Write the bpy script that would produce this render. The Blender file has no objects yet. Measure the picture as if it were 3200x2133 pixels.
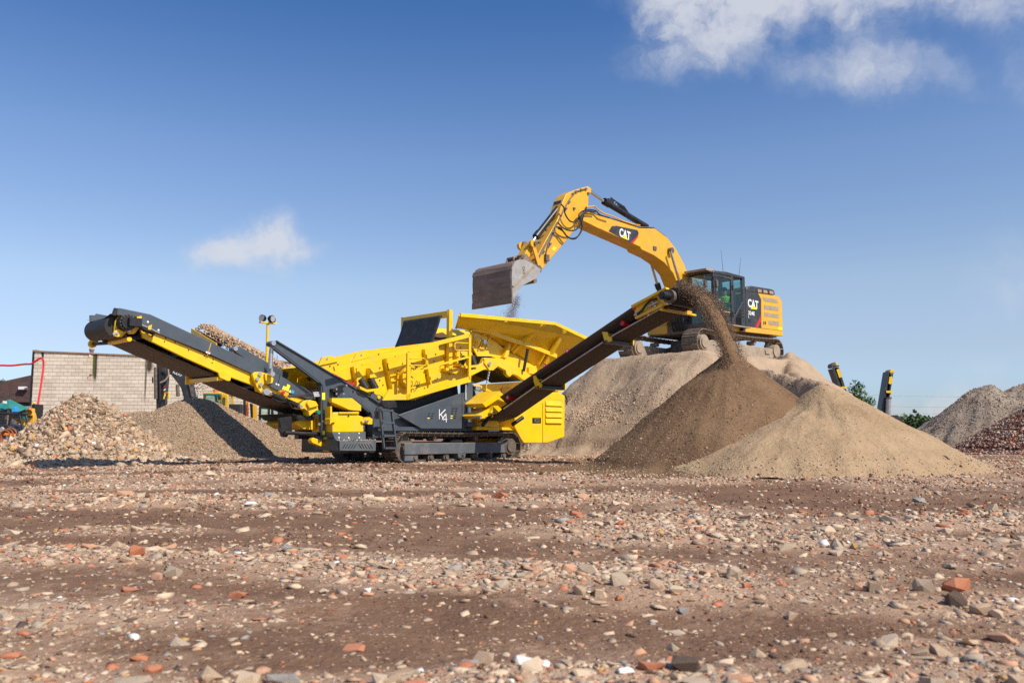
import bpy, bmesh, math, random
import numpy as np
from mathutils import Vector, Matrix

random.seed(7)
rng = np.random.default_rng(11)
SC = bpy.context.scene
COL = SC.collection
R = math.radians

# ------------------------------------------------------------------ camera
LENS = 30.0
F = 3200 * LENS / 36.0            # focal length in pixels of the 3200 px photograph
HORIZON = 1353.0
EYE = 0.654
TILT = math.atan((HORIZON - 1066.5) / F)
cam_data = bpy.data.cameras.new('camera')
cam_data.lens = LENS
cam_data.sensor_width = 36
cam_data.clip_start = 0.05
cam_data.clip_end = 3000
cam_data.dof.use_dof = True
cam_data.dof.focus_distance = 19.5
cam_data.dof.aperture_fstop = 4.2
cam = bpy.data.objects.new('camera', cam_data)
cam.location = (0, 0, EYE)
cam.rotation_euler = (math.pi / 2 + TILT, 0, 0)
COL.objects.link(cam)
SC.camera = cam

# ------------------------------------------------------------------ sun, sky, exposure
SUN_DIR = Vector((0.76, -0.65, 0)).normalized()
SUN_EL = R(46)
S = Vector((SUN_DIR.x * math.cos(SUN_EL), SUN_DIR.y * math.cos(SUN_EL), math.sin(SUN_EL)))
sun_data = bpy.data.lights.new('sun', 'SUN')
sun_data.energy = 5.0
sun_data.angle = R(0.55)
sun_data.color = (1.0, 0.922, 0.8)
sun = bpy.data.objects.new('sun', sun_data)
sun.rotation_euler = S.to_track_quat('Z', 'Y').to_euler()
sun.location = (20, -20, 30)
COL.objects.link(sun)

world = bpy.data.worlds.new('World')
SC.world = world
world.use_nodes = True
WN = world.node_tree.nodes
WL = world.node_tree.links
WN.clear()


def wnode(kind, **kw):
    n = WN.new(kind)
    for k, v in kw.items():
        setattr(n, k, v)
    return n


def wmath(op, a, b=None, c=None, clamp=False):
    n = WN.new('ShaderNodeMath')
    n.operation = op
    n.use_clamp = clamp
    for i, s in enumerate((a, b, c)):
        if s is None:
            continue
        if isinstance(s, (int, float)):
            n.inputs[i].default_value = s
        else:
            WL.new(s, n.inputs[i])
    return n.outputs[0]


sky = wnode('ShaderNodeTexSky', sky_type='NISHITA', sun_disc=False)
sky.sun_elevation = SUN_EL
sky.sun_rotation = math.atan2(SUN_DIR.x, SUN_DIR.y)
sky.altitude = 60
sky.air_density = 1.0
sky.dust_density = 0.8
sky.ozone_density = 1.4
hsv = wnode('ShaderNodeHueSaturation')
hsv.inputs['Saturation'].default_value = 1.12
hsv.inputs['Hue'].default_value = 0.51
WL.new(sky.outputs[0], hsv.inputs['Color'])
# the clear air of that day: deeper blue overhead, pale blue low down, the same all round
tc0 = wnode('ShaderNodeTexCoord')
sx0 = wnode('ShaderNodeSeparateXYZ')
WL.new(tc0.outputs['Generated'], sx0.inputs[0])
grade = wnode('ShaderNodeValToRGB')
er = grade.color_ramp.elements
for i, (pz, c) in enumerate(((0.0, (0.32, 0.38, 0.55)), (0.038, (0.36, 0.425, 0.605)), (0.094, (0.455, 0.44, 0.5)), (0.168, (0.57, 0.53, 0.5)), (0.31, (0.49, 0.515, 0.525)), (0.459, (0.25, 0.39, 0.485)), (1.0, (0.19, 0.34, 0.46)))):
    e0 = er[i] if i < 2 else er.new(pz)
    e0.position = pz
    e0.color = (*c, 1)
WL.new(sx0.outputs['Z'], grade.inputs['Fac'])
gmul = wnode('ShaderNodeVectorMath', operation='MULTIPLY')
WL.new(hsv.outputs[0], gmul.inputs[0])
WL.new(grade.outputs[0], gmul.inputs[1])
gdbl = wnode('ShaderNodeVectorMath', operation='SCALE')
WL.new(gmul.outputs[0], gdbl.inputs[0])
gdbl.inputs['Scale'].default_value = 2.0

tc = wnode('ShaderNodeTexCoord')
DIRV = tc.outputs['Generated']


def pix_dir(px, py):
    dx, dy = (px - 1600) / F, (1066.5 - py) / F
    c, s = math.cos(TILT), math.sin(TILT)
    return Vector((dx, c - dy * s, s + dy * c)).normalized()


# warped direction so that the cloud edges are ragged
wn1 = wnode('ShaderNodeTexNoise')
wn1.inputs['Scale'].default_value = 9.0
wn1.inputs['Detail'].default_value = 6
wn1.inputs['Roughness'].default_value = 0.62
WL.new(DIRV, wn1.inputs['Vector'])
wsub = wnode('ShaderNodeVectorMath', operation='SUBTRACT')
WL.new(wn1.outputs['Color'], wsub.inputs[0])
wsub.inputs[1].default_value = (0.5, 0.5, 0.5)
wscl = wnode('ShaderNodeVectorMath', operation='SCALE')
WL.new(wsub.outputs[0], wscl.inputs[0])
wscl.inputs['Scale'].default_value = 0.09
wadd = wnode('ShaderNodeVectorMath', operation='ADD')
WL.new(DIRV, wadd.inputs[0])
WL.new(wscl.outputs[0], wadd.inputs[1])

# individual clouds of the sky: direction seen, width, height, strength
CLOUDS = [
    (2220, 50, 0.07, 0.042, 1.25), (2130, 115, 0.045, 0.036, 0.85), (2480, -30, 0.12, 0.02, 0.85),
    (2870, 5, 0.12, 0.026, 1.0), (2060, 225, 0.06, 0.016, 0.5), (2530, 195, 0.055, 0.022, 0.6),
    (2740, 150, 0.03, 0.042, 0.55), (2890, 235, 0.05, 0.022, 0.7), (3190, 50, 0.03, 0.04, 0.4), (3230, 240, 0.03, 0.03, 0.4),
    (760, 790, 0.04, 0.02, 1.6), (850, 748, 0.02, 0.022, 1.5), (690, 815, 0.03, 0.012, 0.9), (940, 800, 0.04, 0.01, 0.4),
    (3150, 900, 0.05, 0.045, 0.45), (2960, 1240, 0.06, 0.028, 0.55), (2870, 1300, 0.09, 0.018, 0.55), (3070, 1165, 0.02, 0.008, 0.25),
    (3210, 830, 0.03, 0.05, 0.3),
]
# the warped direction on the plane one unit ahead: (x / y, z / y)
wsx = wnode('ShaderNodeSeparateXYZ')
WL.new(wadd.outputs[0], wsx.inputs[0])
yy0 = wmath('MAXIMUM', wsx.outputs['Y'], 0.05)
wcb = wnode('ShaderNodeCombineXYZ')
WL.new(wmath('DIVIDE', wsx.outputs['X'], yy0), wcb.inputs[0])
WL.new(wmath('DIVIDE', wsx.outputs['Z'], yy0), wcb.inputs[1])
cloud_sum = None
for a, b, w, h, st in CLOUDS:
    d = pix_dir(a, b)
    k = 1.18 / d.y
    ma = wnode('ShaderNodeVectorMath', operation='MULTIPLY_ADD')
    WL.new(wcb.outputs[0], ma.inputs[0])
    ma.inputs[1].default_value = (1 / (w * k), 1 / (h * k), 0)
    ma.inputs[2].default_value = (-d.x / d.y / (w * k), -d.z / d.y / (h * k), 0)
    dt = wnode('ShaderNodeVectorMath', operation='DOT_PRODUCT')
    WL.new(ma.outputs[0], dt.inputs[0])
    WL.new(ma.outputs[0], dt.inputs[1])
    e = wmath('POWER', 0.379 , dt.outputs['Value'])
    cloud_sum = wmath('MULTIPLY_ADD', e, st, cloud_sum if cloud_sum is not None else 0.0)
fwd = wnode('ShaderNodeMapRange')
fwd.inputs['From Min'].default_value = 0.3
fwd.inputs['From Max'].default_value = 0.5
WL.new(wsx.outputs['Y'], fwd.inputs['Value'])
cloud_sum = wmath('MULTIPLY', cloud_sum, fwd.outputs[0])
# the same kind of fair-weather clouds beyond the frame
wn3 = wnode('ShaderNodeTexNoise')
wn3.inputs['Scale'].default_value = 3.4
wn3.inputs['Detail'].default_value = 5
WL.new(wadd.outputs[0], wn3.inputs['Vector'])
mr3 = wnode('ShaderNodeMapRange', interpolation_type='SMOOTHSTEP')
mr3.inputs['From Min'].default_value = 0.56
mr3.inputs['From Max'].default_value = 0.72
WL.new(wn3.outputs['Fac'], mr3.inputs['Value'])
sxyz = wnode('ShaderNodeSeparateXYZ')
WL.new(DIRV, sxyz.inputs[0])
mr4 = wnode('ShaderNodeMapRange')
mr4.inputs['From Min'].default_value = 0.7
mr4.inputs['From Max'].default_value = 0.5
WL.new(sxyz.outputs['Y'], mr4.inputs['Value'])
cloud_sum = wmath('ADD', cloud_sum, wmath('MULTIPLY', mr3.outputs[0], mr4.outputs[0]))
wn2 = wnode('ShaderNodeTexNoise')
wn2.inputs['Scale'].default_value = 14.0
wn2.inputs['Detail'].default_value = 7
wn2.inputs['Roughness'].default_value = 0.6
WL.new(wadd.outputs[0], wn2.inputs['Vector'])
grain = wmath('MULTIPLY_ADD', wn2.outputs['Fac'], 3.6, -1.75)
cover = wmath('MULTIPLY', cloud_sum, wmath('ADD', grain, 1.0))
mr = wnode('ShaderNodeMapRange', interpolation_type='SMOOTHSTEP')
mr.inputs['From Min'].default_value = 0.12
mr.inputs['From Max'].default_value = 2.0
WL.new(cover, mr.inputs['Value'])
cover = wmath('MULTIPLY', mr.outputs['Result'], 0.84)
cmix = wnode('ShaderNodeMix', data_type='RGBA')
WL.new(cover, cmix.inputs[0])
WL.new(gdbl.outputs[0], cmix.inputs[6])
cmix.inputs[7].default_value = (5.0, 5.15, 5.6, 1)
bg = wnode('ShaderNodeBackground')
bg.inputs['Strength'].default_value = 0.128
WL.new(cmix.outputs[2], bg.inputs['Color'])
wo = wnode('ShaderNodeOutputWorld')
WL.new(bg.outputs[0], wo.inputs['Surface'])

world.cycles.sampling_method = 'MANUAL'
world.cycles.sample_map_resolution = 512

SC.view_settings.view_transform = 'Standard'
SC.view_settings.look = 'None'
SC.view_settings.exposure = 0.12
SC.view_settings.gamma = 1.0
SC.view_settings.use_curve_mapping = False
SC.render.engine = 'CYCLES'
SC.cycles.use_denoising = False
SC.cycles.max_bounces = 5
SC.cycles.adaptive_threshold = 0.01
SC.cycles.transparent_max_bounces = 12

# ------------------------------------------------------------------ helpers
C_EYE = Vector((0, 0, EYE))


def ray(px, py):
    dx, dy = (px - 1600) / F, (1066.5 - py) / F
    c, s = math.cos(TILT), math.sin(TILT)
    return Vector((dx, c - dy * s, s + dy * c))


def at(px, py, depth):
    d = ray(px, py)
    return C_EYE + d * (depth / d.y)


def on_ground(px, py, z=0.0):
    d = ray(px, py)
    return C_EYE + d * ((z - EYE) / d.z)


class Frame:
    """a machine's own axes: x along it (to its rear), y across it (away from the viewer), z up"""

    def __init__(self, origin, deg):
        self.o = Vector(origin)
        self.deg = deg
        self.m = Matrix.Rotation(R(deg), 3, 'Z')
        self.mi = self.m.transposed()

    def hit(self, p, axis, val):
        o = self.mi @ (C_EYE - self.o)
        d = self.mi @ ray(*p)
        return o + d * ((val - o[axis]) / d[axis])

    def world(self, p):
        return self.o + self.m @ Vector(p)


ZOOMS = {1: (240, 920, 3.0156), 2: (800, 940, 3.0148), 3: (1200, 940, 3.0156), 4: (1450, 560, 3.267), 5: (1900, 780, 3.9217),
         6: (0, 1060, 3.92), 7: (1640, 1040, 2.941), 8: (2400, 1080, 2.941), 9: (600, 1180, 6.533), 10: (0, 1240, 9.8),
         11: (2560, 1120, 5.6), 12: (860, 1120, 13.067)}


def Z(k, *pts):
    ox, oy, s = ZOOMS[k]
    if not isinstance(pts[0], (tuple, list)):
        pts = (pts,)
    out = [(ox + x / s, oy + y / s) for x, y in pts]
    return out if len(out) > 1 else out[0]


def tag(o, label=None, cat=None, group=None, kind=None):
    for k, v in (('label', label), ('category', cat), ('group', group), ('kind', kind)):
        if v:
            o[k] = v
    return o


def empty(name, loc=(0, 0, 0), deg=0.0, parent=None):
    o = bpy.data.objects.new(name, None)
    o.location = loc
    o.rotation_euler = (0, 0, R(deg))
    o.empty_display_size = 0.3
    COL.objects.link(o)
    o.parent = parent
    return o


class MB:
    def __init__(self):
        self.v, self.f = [], []

    def add(self, vs, fs):
        n = len(self.v)
        self.v += [tuple(p) for p in vs]
        self.f += [tuple(i + n for i in f) for f in fs]
        return self

    def loops(self, a, b, caps=True):
        """two matching outlines joined into a solid"""
        n = len(a)
        fs = [(i, (i + 1) % n, n + (i + 1) % n, n + i) for i in range(n)]
        if caps:
            fs += [tuple(range(n - 1, -1, -1)), tuple(range(n, 2 * n))]
        return self.add(list(a) + list(b), fs)

    def prism(self, pts, y0, y1):
        return self.loops([(x, y0, z) for x, z in pts], [(x, y1, z) for x, z in pts])

    def prism_x(self, pts, x0, x1):
        return self.loops([(x0, y, z) for y, z in pts], [(x1, y, z) for y, z in pts])

    def box(self, x0, x1, y0, y1, z0, z1):
        return self.prism([(x0, z0), (x1, z0), (x1, z1), (x0, z1)], y0, y1)

    def bar(self, p, q, w, h, side=(0, 1, 0)):
        p, q = Vector(p), Vector(q)
        d = (q - p).normalized()
        s = Vector(side)
        s = (s - d * s.dot(d))
        s = s.normalized() if s.length > 1e-5 else d.orthogonal().normalized()
        u = d.cross(s)
        ring = [s * (w / 2) + u * (h / 2), s * (w / 2) - u * (h / 2), s * (-w / 2) - u * (h / 2), s * (-w / 2) + u * (h / 2)]
        return self.loops([p + r for r in ring], [q + r for r in ring])

    def tube(self, pts, r, n=8, closed=False):
        pts = [Vector(p) for p in pts]
        rs = r if isinstance(r, (list, tuple)) else [r] * len(pts)
        prev = None
        rings = []
        for i, p in enumerate(pts):
            a = pts[max(i - 1, 0)]
            b = pts[min(i + 1, len(pts) - 1)]
            d = (b - a).normalized()
            if prev is None:
                s = d.orthogonal().normalized()
            else:
                s = prev - d * prev.dot(d)
                s = s.normalized() if s.length > 1e-5 else d.orthogonal().normalized()
            prev = s
            u = d.cross(s)
            rings.append([p + (s * math.cos(2 * math.pi * k / n) + u * math.sin(2 * math.pi * k / n)) * rs[i] for k in range(n)])
        vs = [v for ring in rings for v in ring]
        fs = []
        for i in range(len(pts) - 1):
            for k in range(n):
                k2 = (k + 1) % n
                fs.append((i * n + k, i * n + k2, (i + 1) * n + k2, (i + 1) * n + k))
        fs += [tuple(range(n - 1, -1, -1)), tuple((len(pts) - 1) * n + k for k in range(n))]
        return self.add(vs, fs)

    def cyl(self, p, q, r, n=16):
        return self.tube([p, q], r, n)

    def ball(self, c, r, nu=10, nv=6, sq=(1, 1, 1)):
        vs = [(c[0], c[1], c[2] - r * sq[2])]
        for j in range(1, nv):
            t = math.pi * j / nv
            for i in range(nu):
                a = 2 * math.pi * i / nu
                vs.append((c[0] + r * sq[0] * math.sin(t) * math.cos(a), c[1] + r * sq[1] * math.sin(t) * math.sin(a), c[2] - r * sq[2] * math.cos(t)))
        vs.append((c[0], c[1], c[2] + r * sq[2]))
        fs = [(0, 1 + (i + 1) % nu, 1 + i) for i in range(nu)]
        for j in range(nv - 2):
            for i in range(nu):
                a, b = 1 + j * nu + i, 1 + j * nu + (i + 1) % nu
                fs.append((a, b, b + nu, a + nu))
        k = 1 + (nv - 2) * nu
        fs += [(k + i, k + (i + 1) % nu, len(vs) - 1) for i in range(nu)]
        return self.add(vs, fs)

    def grid(self, rows):
        m = len(rows[0])
        vs = [p for r in rows for p in r]
        fs = [(i * m + j, i * m + j + 1, (i + 1) * m + j + 1, (i + 1) * m + j) for i in range(len(rows) - 1) for j in range(m - 1)]
        return self.add(vs, fs)

    def mesh(self, name, smooth=32):
        me = bpy.data.meshes.new(name)
        me.from_pydata(self.v, [], self.f)
        bm = bmesh.new()
        bm.from_mesh(me)
        bmesh.ops.recalc_face_normals(bm, faces=bm.faces)
        bm.to_mesh(me)
        bm.free()
        if smooth:
            me.polygons.foreach_set('use_smooth', [True] * len(me.polygons))
            me.set_sharp_from_angle(angle=R(smooth))
        return me

    def build(self, name, mat, parent=None, bevel=0.0, smooth=32, label=None):
        me = self.mesh(name, smooth)
        if mat:
            me.materials.append(mat)
        o = bpy.data.objects.new(name, me)
        COL.objects.link(o)
        o.parent = parent
        if bevel:
            b = o.modifiers.new('edge', 'BEVEL')
            b.width = bevel
            b.segments = 2
            b.limit_method = 'ANGLE'
            b.angle_limit = R(40)
        if label:
            o['label'] = label
        return o


def copy_of(o, parent=None, name=None):
    c = o.copy()
    if name:
        c.name = name
    COL.objects.link(c)
    c.parent = parent
    return c


def text_outline(body, size, bold=0.0, shear=0.0, spacing=1.0):
    cu = bpy.data.curves.new('lettering', 'FONT')
    cu.body = body
    cu.size = size
    cu.offset = bold
    cu.shear = shear
    cu.space_character = spacing
    cu.extrude = 0.004
    cu.resolution_u = 3
    ob = bpy.data.objects.new('lettering', cu)
    COL.objects.link(ob)
    dg = bpy.context.evaluated_depsgraph_get()
    me = bpy.data.meshes.new_from_object(ob.evaluated_get(dg))
    vs = [tuple(v.co) for v in me.vertices]
    fs = [tuple(p.vertices) for p in me.polygons]
    bpy.data.objects.remove(ob)
    bpy.data.curves.remove(cu)
    bpy.data.meshes.remove(me)
    return vs, fs


def lettering(name, body, size, pos, y, ang, mat, parent, width=None, bold=0.0, shear=0.0, spacing=1.0, height=None):
    """flat letters on a side that faces -y; pos = (x, z) of the lower left corner"""
    vs, fs = text_outline(body, size, bold, shear, spacing)
    xs = [v[0] for v in vs]
    ys = [v[1] for v in vs]
    x0, w, y0, h = min(xs), max(xs) - min(xs), min(ys), max(ys) - min(ys)
    sx = (width / w) if width else 1.0
    sy = (height / h) if height else 1.0
    c, s = math.cos(ang), math.sin(ang)
    out = []
    for v in vs:
        a, b = (v[0] - x0) * sx, (v[1] - y0) * sy
        out.append((pos[0] + a * c - b * s, y - v[2], pos[1] + a * s + b * c))
    return MB().add(out, fs).build(name, mat, parent, smooth=0)


# ------------------------------------------------------------------ materials
def nodes_of(name):
    m = bpy.data.materials.new(name)
    m.use_nodes = True
    nt = m.node_tree
    return m, nt, nt.nodes, nt.links, nt.nodes['Principled BSDF']


def material(name, col, rough=0.5, metal=0.0, var=0.12, scale=6.0, dirt=None, dirt_amt=0.0, dust=0.0, bump=0.0, bump_scale=60.0,
             stretch=(1, 1, 1), coat=0.0):
    m, nt, N, L, P = nodes_of(name)
    tcn = N.new('ShaderNodeTexCoord')
    mp = N.new('ShaderNodeMapping')
    mp.inputs['Scale'].default_value = stretch
    L.new(tcn.outputs['Object'], mp.inputs['Vector'])
    n1 = N.new('ShaderNodeTexNoise')
    n1.inputs['Scale'].default_value = scale
    n1.inputs['Detail'].default_value = 4
    n1.inputs['Roughness'].default_value = 0.65
    L.new(mp.outputs[0], n1.inputs['Vector'])
    r = N.new('ShaderNodeValToRGB')
    r.color_ramp.elements[0].position = 0.3
    r.color_ramp.elements[1].position = 0.72
    r.color_ramp.elements[0].color = (*[max(c * (1 - var), 0) for c in col], 1)
    r.color_ramp.elements[1].color = (*[min(c * (1 + var), 1) for c in col], 1)
    L.new(n1.outputs['Fac'], r.inputs['Fac'])
    out = r.outputs['Color']
    if dirt is not None:
        n2 = N.new('ShaderNodeTexNoise')
        n2.inputs['Scale'].default_value = scale * 0.7
        n2.inputs['Detail'].default_value = 5
        n2.inputs['Roughness'].default_value = 0.75
        L.new(mp.outputs[0], n2.inputs['Vector'])
        rr = N.new('ShaderNodeMapRange')
        rr.inputs['From Min'].default_value = 0.48
        rr.inputs['From Max'].default_value = 0.72
        rr.inputs['To Max'].default_value = dirt_amt
        L.new(n2.outputs['Fac'], rr.inputs['Value'])
        fac = rr.outputs['Result']
        if dust:
            ge = N.new('ShaderNodeNewGeometry')
            sx = N.new('ShaderNodeSeparateXYZ')
            L.new(ge.outputs['Normal'], sx.inputs[0])
            mm = N.new('ShaderNodeMapRange')
            mm.inputs['From Min'].default_value = 0.35
            mm.inputs['From Max'].default_value = 1.0
            mm.inputs['To Max'].default_value = dust
            L.new(sx.outputs['Z'], mm.inputs['Value'])
            mu = N.new('ShaderNodeMath')
            mu.operation = 'MULTIPLY_ADD'
            L.new(mm.outputs['Result'], mu.inputs[0])
            L.new(n2.outputs['Fac'], mu.inputs[1])
            L.new(fac, mu.inputs[2])
            mu.use_clamp = True
            fac = mu.outputs[0]
        mx = N.new('ShaderNodeMix')
        mx.data_type = 'RGBA'
        L.new(fac, mx.inputs[0])
        L.new(out, mx.inputs[6])
        mx.inputs[7].default_value = (*dirt, 1)
        out = mx.outputs[2]
        rm = N.new('ShaderNodeMath')
        rm.operation = 'MULTIPLY_ADD'
        L.new(fac, rm.inputs[0])
        rm.inputs[1].default_value = 0.5
        rm.inputs[2].default_value = rough
        rm.use_clamp = True
        L.new(rm.outputs[0], P.inputs['Roughness'])
    else:
        P.inputs['Roughness'].default_value = rough
    L.new(out, P.inputs['Base Color'])
    P.inputs['Metallic'].default_value = metal
    P.inputs['Coat Weight'].default_value = coat
    if bump:
        n3 = N.new('ShaderNodeTexNoise')
        n3.inputs['Scale'].default_value = bump_scale
        n3.inputs['Detail'].default_value = 5
        L.new(mp.outputs[0], n3.inputs['Vector'])
        b = N.new('ShaderNodeBump')
        b.inputs['Strength'].default_value = bump
        b.inputs['Distance'].default_value = 0.02
        L.new(n3.outputs['Fac'], b.inputs['Height'])
        L.new(b.outputs[0], P.inputs['Normal'])
    return m


def glass(name, tint, refl=0.12):
    m, nt, N, L, P = nodes_of(name)
    N.remove(P)
    t = N.new('ShaderNodeBsdfTransparent')
    t.inputs['Color'].default_value = (*tint, 1)
    g = N.new('ShaderNodeBsdfGlossy')
    g.inputs['Roughness'].default_value = 0.04
    fr = N.new('ShaderNodeLayerWeight')
    fr.inputs['Blend'].default_value = 0.5
    pw_ = N.new('ShaderNodeMath')
    pw_.operation = 'POWER'
    L.new(fr.outputs['Facing'], pw_.inputs[0])
    pw_.inputs[1].default_value = 4.0
    mu = N.new('ShaderNodeMath')
    mu.operation = 'MULTIPLY_ADD'
    L.new(pw_.outputs[0], mu.inputs[0])
    mu.inputs[1].default_value = 0.6
    mu.inputs[2].default_value = 0.04 + refl
    mx = N.new('ShaderNodeMixShader')
    L.new(mu.outputs[0], mx.inputs[0])
    L.new(t.outputs[0], mx.inputs[1])
    L.new(g.outputs[0], mx.inputs[2])
    L.new(mx.outputs[0], N['Material Output'].inputs['Surface'])
    return m


SOIL = (0.33, 0.235, 0.16)
M = {
    'yellow': material('chrome_yellow_paint', (0.86, 0.535, 0.003), 0.38, 0, 0.09, 3, (0.45, 0.3, 0.13), 0.3, 0.35, coat=0.15),
    'cat_yellow': material('machine_yellow_paint', (0.74, 0.385, 0.015), 0.42, 0, 0.1, 3, (0.42, 0.27, 0.14), 0.4, 0.5, coat=0.08),
    'grey': material('slate_grey_paint', (0.062, 0.078, 0.096), 0.42, 0, 0.1, 4, (0.3, 0.24, 0.19), 0.12, 0.45, coat=0.1),
    'grey_dusty': material('dusty_grey_paint', (0.095, 0.108, 0.122), 0.55, 0, 0.12, 4, (0.34, 0.26, 0.19), 0.3, 0.85),
    'belt': material('conveyor_belt_rubber', (0.085, 0.066, 0.052), 0.75, 0, 0.35, 3, (0.2, 0.15, 0.11), 0.5, 0, 0.15, 40, (0.3, 8, 8)),
    'belt_side': material('side_belt_rubber', (0.06, 0.045, 0.034), 0.75, 0, 0.5, 3, (0.22, 0.155, 0.105), 0.6, 0, 0.15, 40, (9, 0.3, 0.3)),
    'rubber': material('black_rubber', (0.014, 0.014, 0.015), 0.55, 0, 0.25, 8, (0.16, 0.12, 0.09), 0.2, 0.2),
    'black': material('black_paint', (0.012, 0.012, 0.014), 0.4, 0, 0.2, 6, (0.2, 0.15, 0.1), 0.12, 0.3),
    'steel': material('zinc_steel', (0.55, 0.55, 0.55), 0.35, 0.8, 0.15, 20),
    'chrome': material('chrome_rod', (0.75, 0.75, 0.75), 0.12, 1.0, 0.05, 20),
    'track': material('muddy_track_steel', (0.12, 0.098, 0.08), 0.6, 0.2, 0.3, 9, (0.32, 0.23, 0.155), 0.7, 0.4, 0.3, 50),
    'track_dusty': material('dusty_track_steel', (0.2, 0.155, 0.115), 0.7, 0.2, 0.25, 12, (0.42, 0.31, 0.21), 0.8, 0.5, 0.3, 50),
    'dusty_frame': material('dust_caked_steel', (0.33, 0.26, 0.19), 0.8, 0.0, 0.25, 5, (0.44, 0.33, 0.23), 0.6, 0.5, 0.2, 40),
    'red': material('red_plastic', (0.6, 0.012, 0.018), 0.4, 0, 0.08, 6),
    'white': material('white_decal', (0.8, 0.8, 0.8), 0.45, 0, 0.03, 6),
    'silver': material('worn_bucket_steel', (0.42, 0.39, 0.36), 0.42, 0.35, 0.18, 6, (0.36, 0.25, 0.16), 0.35, 0, 0.1, 30),
    'bucket': material('rusty_bucket_steel', (0.24, 0.165, 0.125), 0.55, 0.2, 0.35, 7, (0.36, 0.25, 0.17), 0.5, 0.2, 0.2, 30, (1, 0.25, 1)),
    'cab': material('cab_black_paint', (0.028, 0.03, 0.034), 0.38, 0, 0.15, 5, (0.3, 0.22, 0.16), 0.18, 0.5),
    'glass': glass('cab_glass', (0.62, 0.8, 0.78), 0.0),
    'glass_clear': glass('clear_glass', (0.8, 0.92, 0.9), 0.0),
    'seat': material('seat_fabric', (0.02, 0.02, 0.022), 0.8),
    'vest': material('safety_vest_lime', (0.5, 0.85, 0.03), 0.7, 0, 0.05),
    'skin': material('skin', (0.5, 0.28, 0.19), 0.55, 0, 0.06),
    'hair': material('dark_hair', (0.03, 0.022, 0.016), 0.7),
    'cloth': material('dark_work_cloth', (0.03, 0.035, 0.05), 0.85),
    'reflect': material('reflective_band', (0.6, 0.62, 0.62), 0.3),
    'teal': material('teal_paint', (0.004, 0.2, 0.165), 0.4, 0, 0.08, 4, (0.3, 0.24, 0.18), 0.15, 0.2),
    'orange': material('orange_paint', (0.8, 0.2, 0.012), 0.4, 0, 0.08, 5, (0.3, 0.2, 0.12), 0.3, 0.3),
    'blue': material('blue_paint', (0.03, 0.35, 0.75), 0.45, 0, 0.06, 5),
    'hose_red': material('red_hose_rubber', (0.62, 0.01, 0.02), 0.42, 0, 0.08, 5, (0.35, 0.1, 0.06), 0.15, 0.1),
    'rust': material('rusty_tube', (0.28, 0.09, 0.035), 0.7, 0, 0.25, 12),
    'lamp_glass': material('lamp_lens', (0.6, 0.62, 0.64), 0.12, 0.4),
    'label_yellow': material('warning_sticker', (0.9, 0.78, 0.03), 0.4, 0, 0.02),
    'wood': material('weathered_board', (0.3, 0.17, 0.09), 0.8, 0, 0.25, 8),
}

# ------------------------------------------------------------------ numeric noise for terrain
def lattice(ix, iy, seed):
    h = (ix.astype(np.int64) * 374761393 + iy.astype(np.int64) * 668265263 + seed * 1442695041) & 0x7FFFFFFF
    h = ((h ^ (h >> 13)) * 1274126177) & 0x7FFFFFFF
    h = (h ^ (h >> 16)) & 0xFFFF
    return h / 65535.0


def vnoise(x, y, seed=0):
    x, y = np.asarray(x, float), np.asarray(y, float)
    ix, iy = np.floor(x), np.floor(y)
    fx, fy = x - ix, y - iy
    fx, fy = fx * fx * (3 - 2 * fx), fy * fy * (3 - 2 * fy)
    a, b = lattice(ix, iy, seed), lattice(ix + 1, iy, seed)
    c, d = lattice(ix, iy + 1, seed), lattice(ix + 1, iy + 1, seed)
    return (a + (b - a) * fx) * (1 - fy) + (c + (d - c) * fx) * fy


def fbm(x, y, seed=0, octaves=4, gain=0.5):
    s, a, t = 0.0, 1.0, 0.0
    for k in range(octaves):
        s = s + a * vnoise(x * 2 ** k + 17.3 * k, y * 2 ** k - 9.1 * k, seed + k)
        t += a
        a *= gain
    return s / t


def sstep(a, b, x):
    t = np.clip((x - a) / (b - a), 0, 1)
    return t * t * (3 - 2 * t)


# stony windrows left by the tracks: centre depth, half width, from x, to x, strength
BANDS = [(2.35, 0.22, -9, 9, 0.75), (3.3, 0.35, -9, -0.9, 0.55), (3.55, 0.28, 0.3, 9, 0.5), (4.05, 0.35, -0.6, 2.2, 0.6), (4.55, 0.5, -9, 1.2, 0.8),
         (5.6, 0.5, 0.2, 3.2, 0.55), (6.9, 0.7, 0.5, 9, 0.75), (6.3, 0.35, 1.6, 6, 0.5), (8.6, 0.8, -12, 1.5, 0.8), (10.6, 0.6, -14, 0, 0.5),
         (12.2, 0.7, 0, 16, 0.7), (13.4, 0.9, -14, 1, 0.55), (17.5, 2.0, -16, -5, 0.6), (19, 2.5, 8, 24, 0.6)]


def gravel(x, y):
    wob = (fbm(x * 0.35, y * 0.35, 31, 3) - 0.5)
    g = sstep(0.47, 0.7, fbm(x * 0.22 + 3, y * 0.75, 5, 4, 0.6)) * 0.42
    for yc, w, x0, x1, st in BANDS:
        yy = y + wob * (0.5 + 0.12 * yc)
        g = g + st * np.exp(-((yy - yc) / w) ** 2) * sstep(x0 - 0.6, x0 + 0.6, x) * (1 - sstep(x1 - 0.6, x1 + 0.6, x))
    g = g + 0.3 * sstep(6.5, 10, y) * sstep(0.3, 0.6, fbm(x * 0.6, y * 1.2, 19, 3))
    patch = sstep(0.3, 0.62, fbm(x * 1.1, y * 1.6, 9, 3))
    return np.clip(g * (0.45 + 0.75 * patch), 0, 1)


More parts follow.
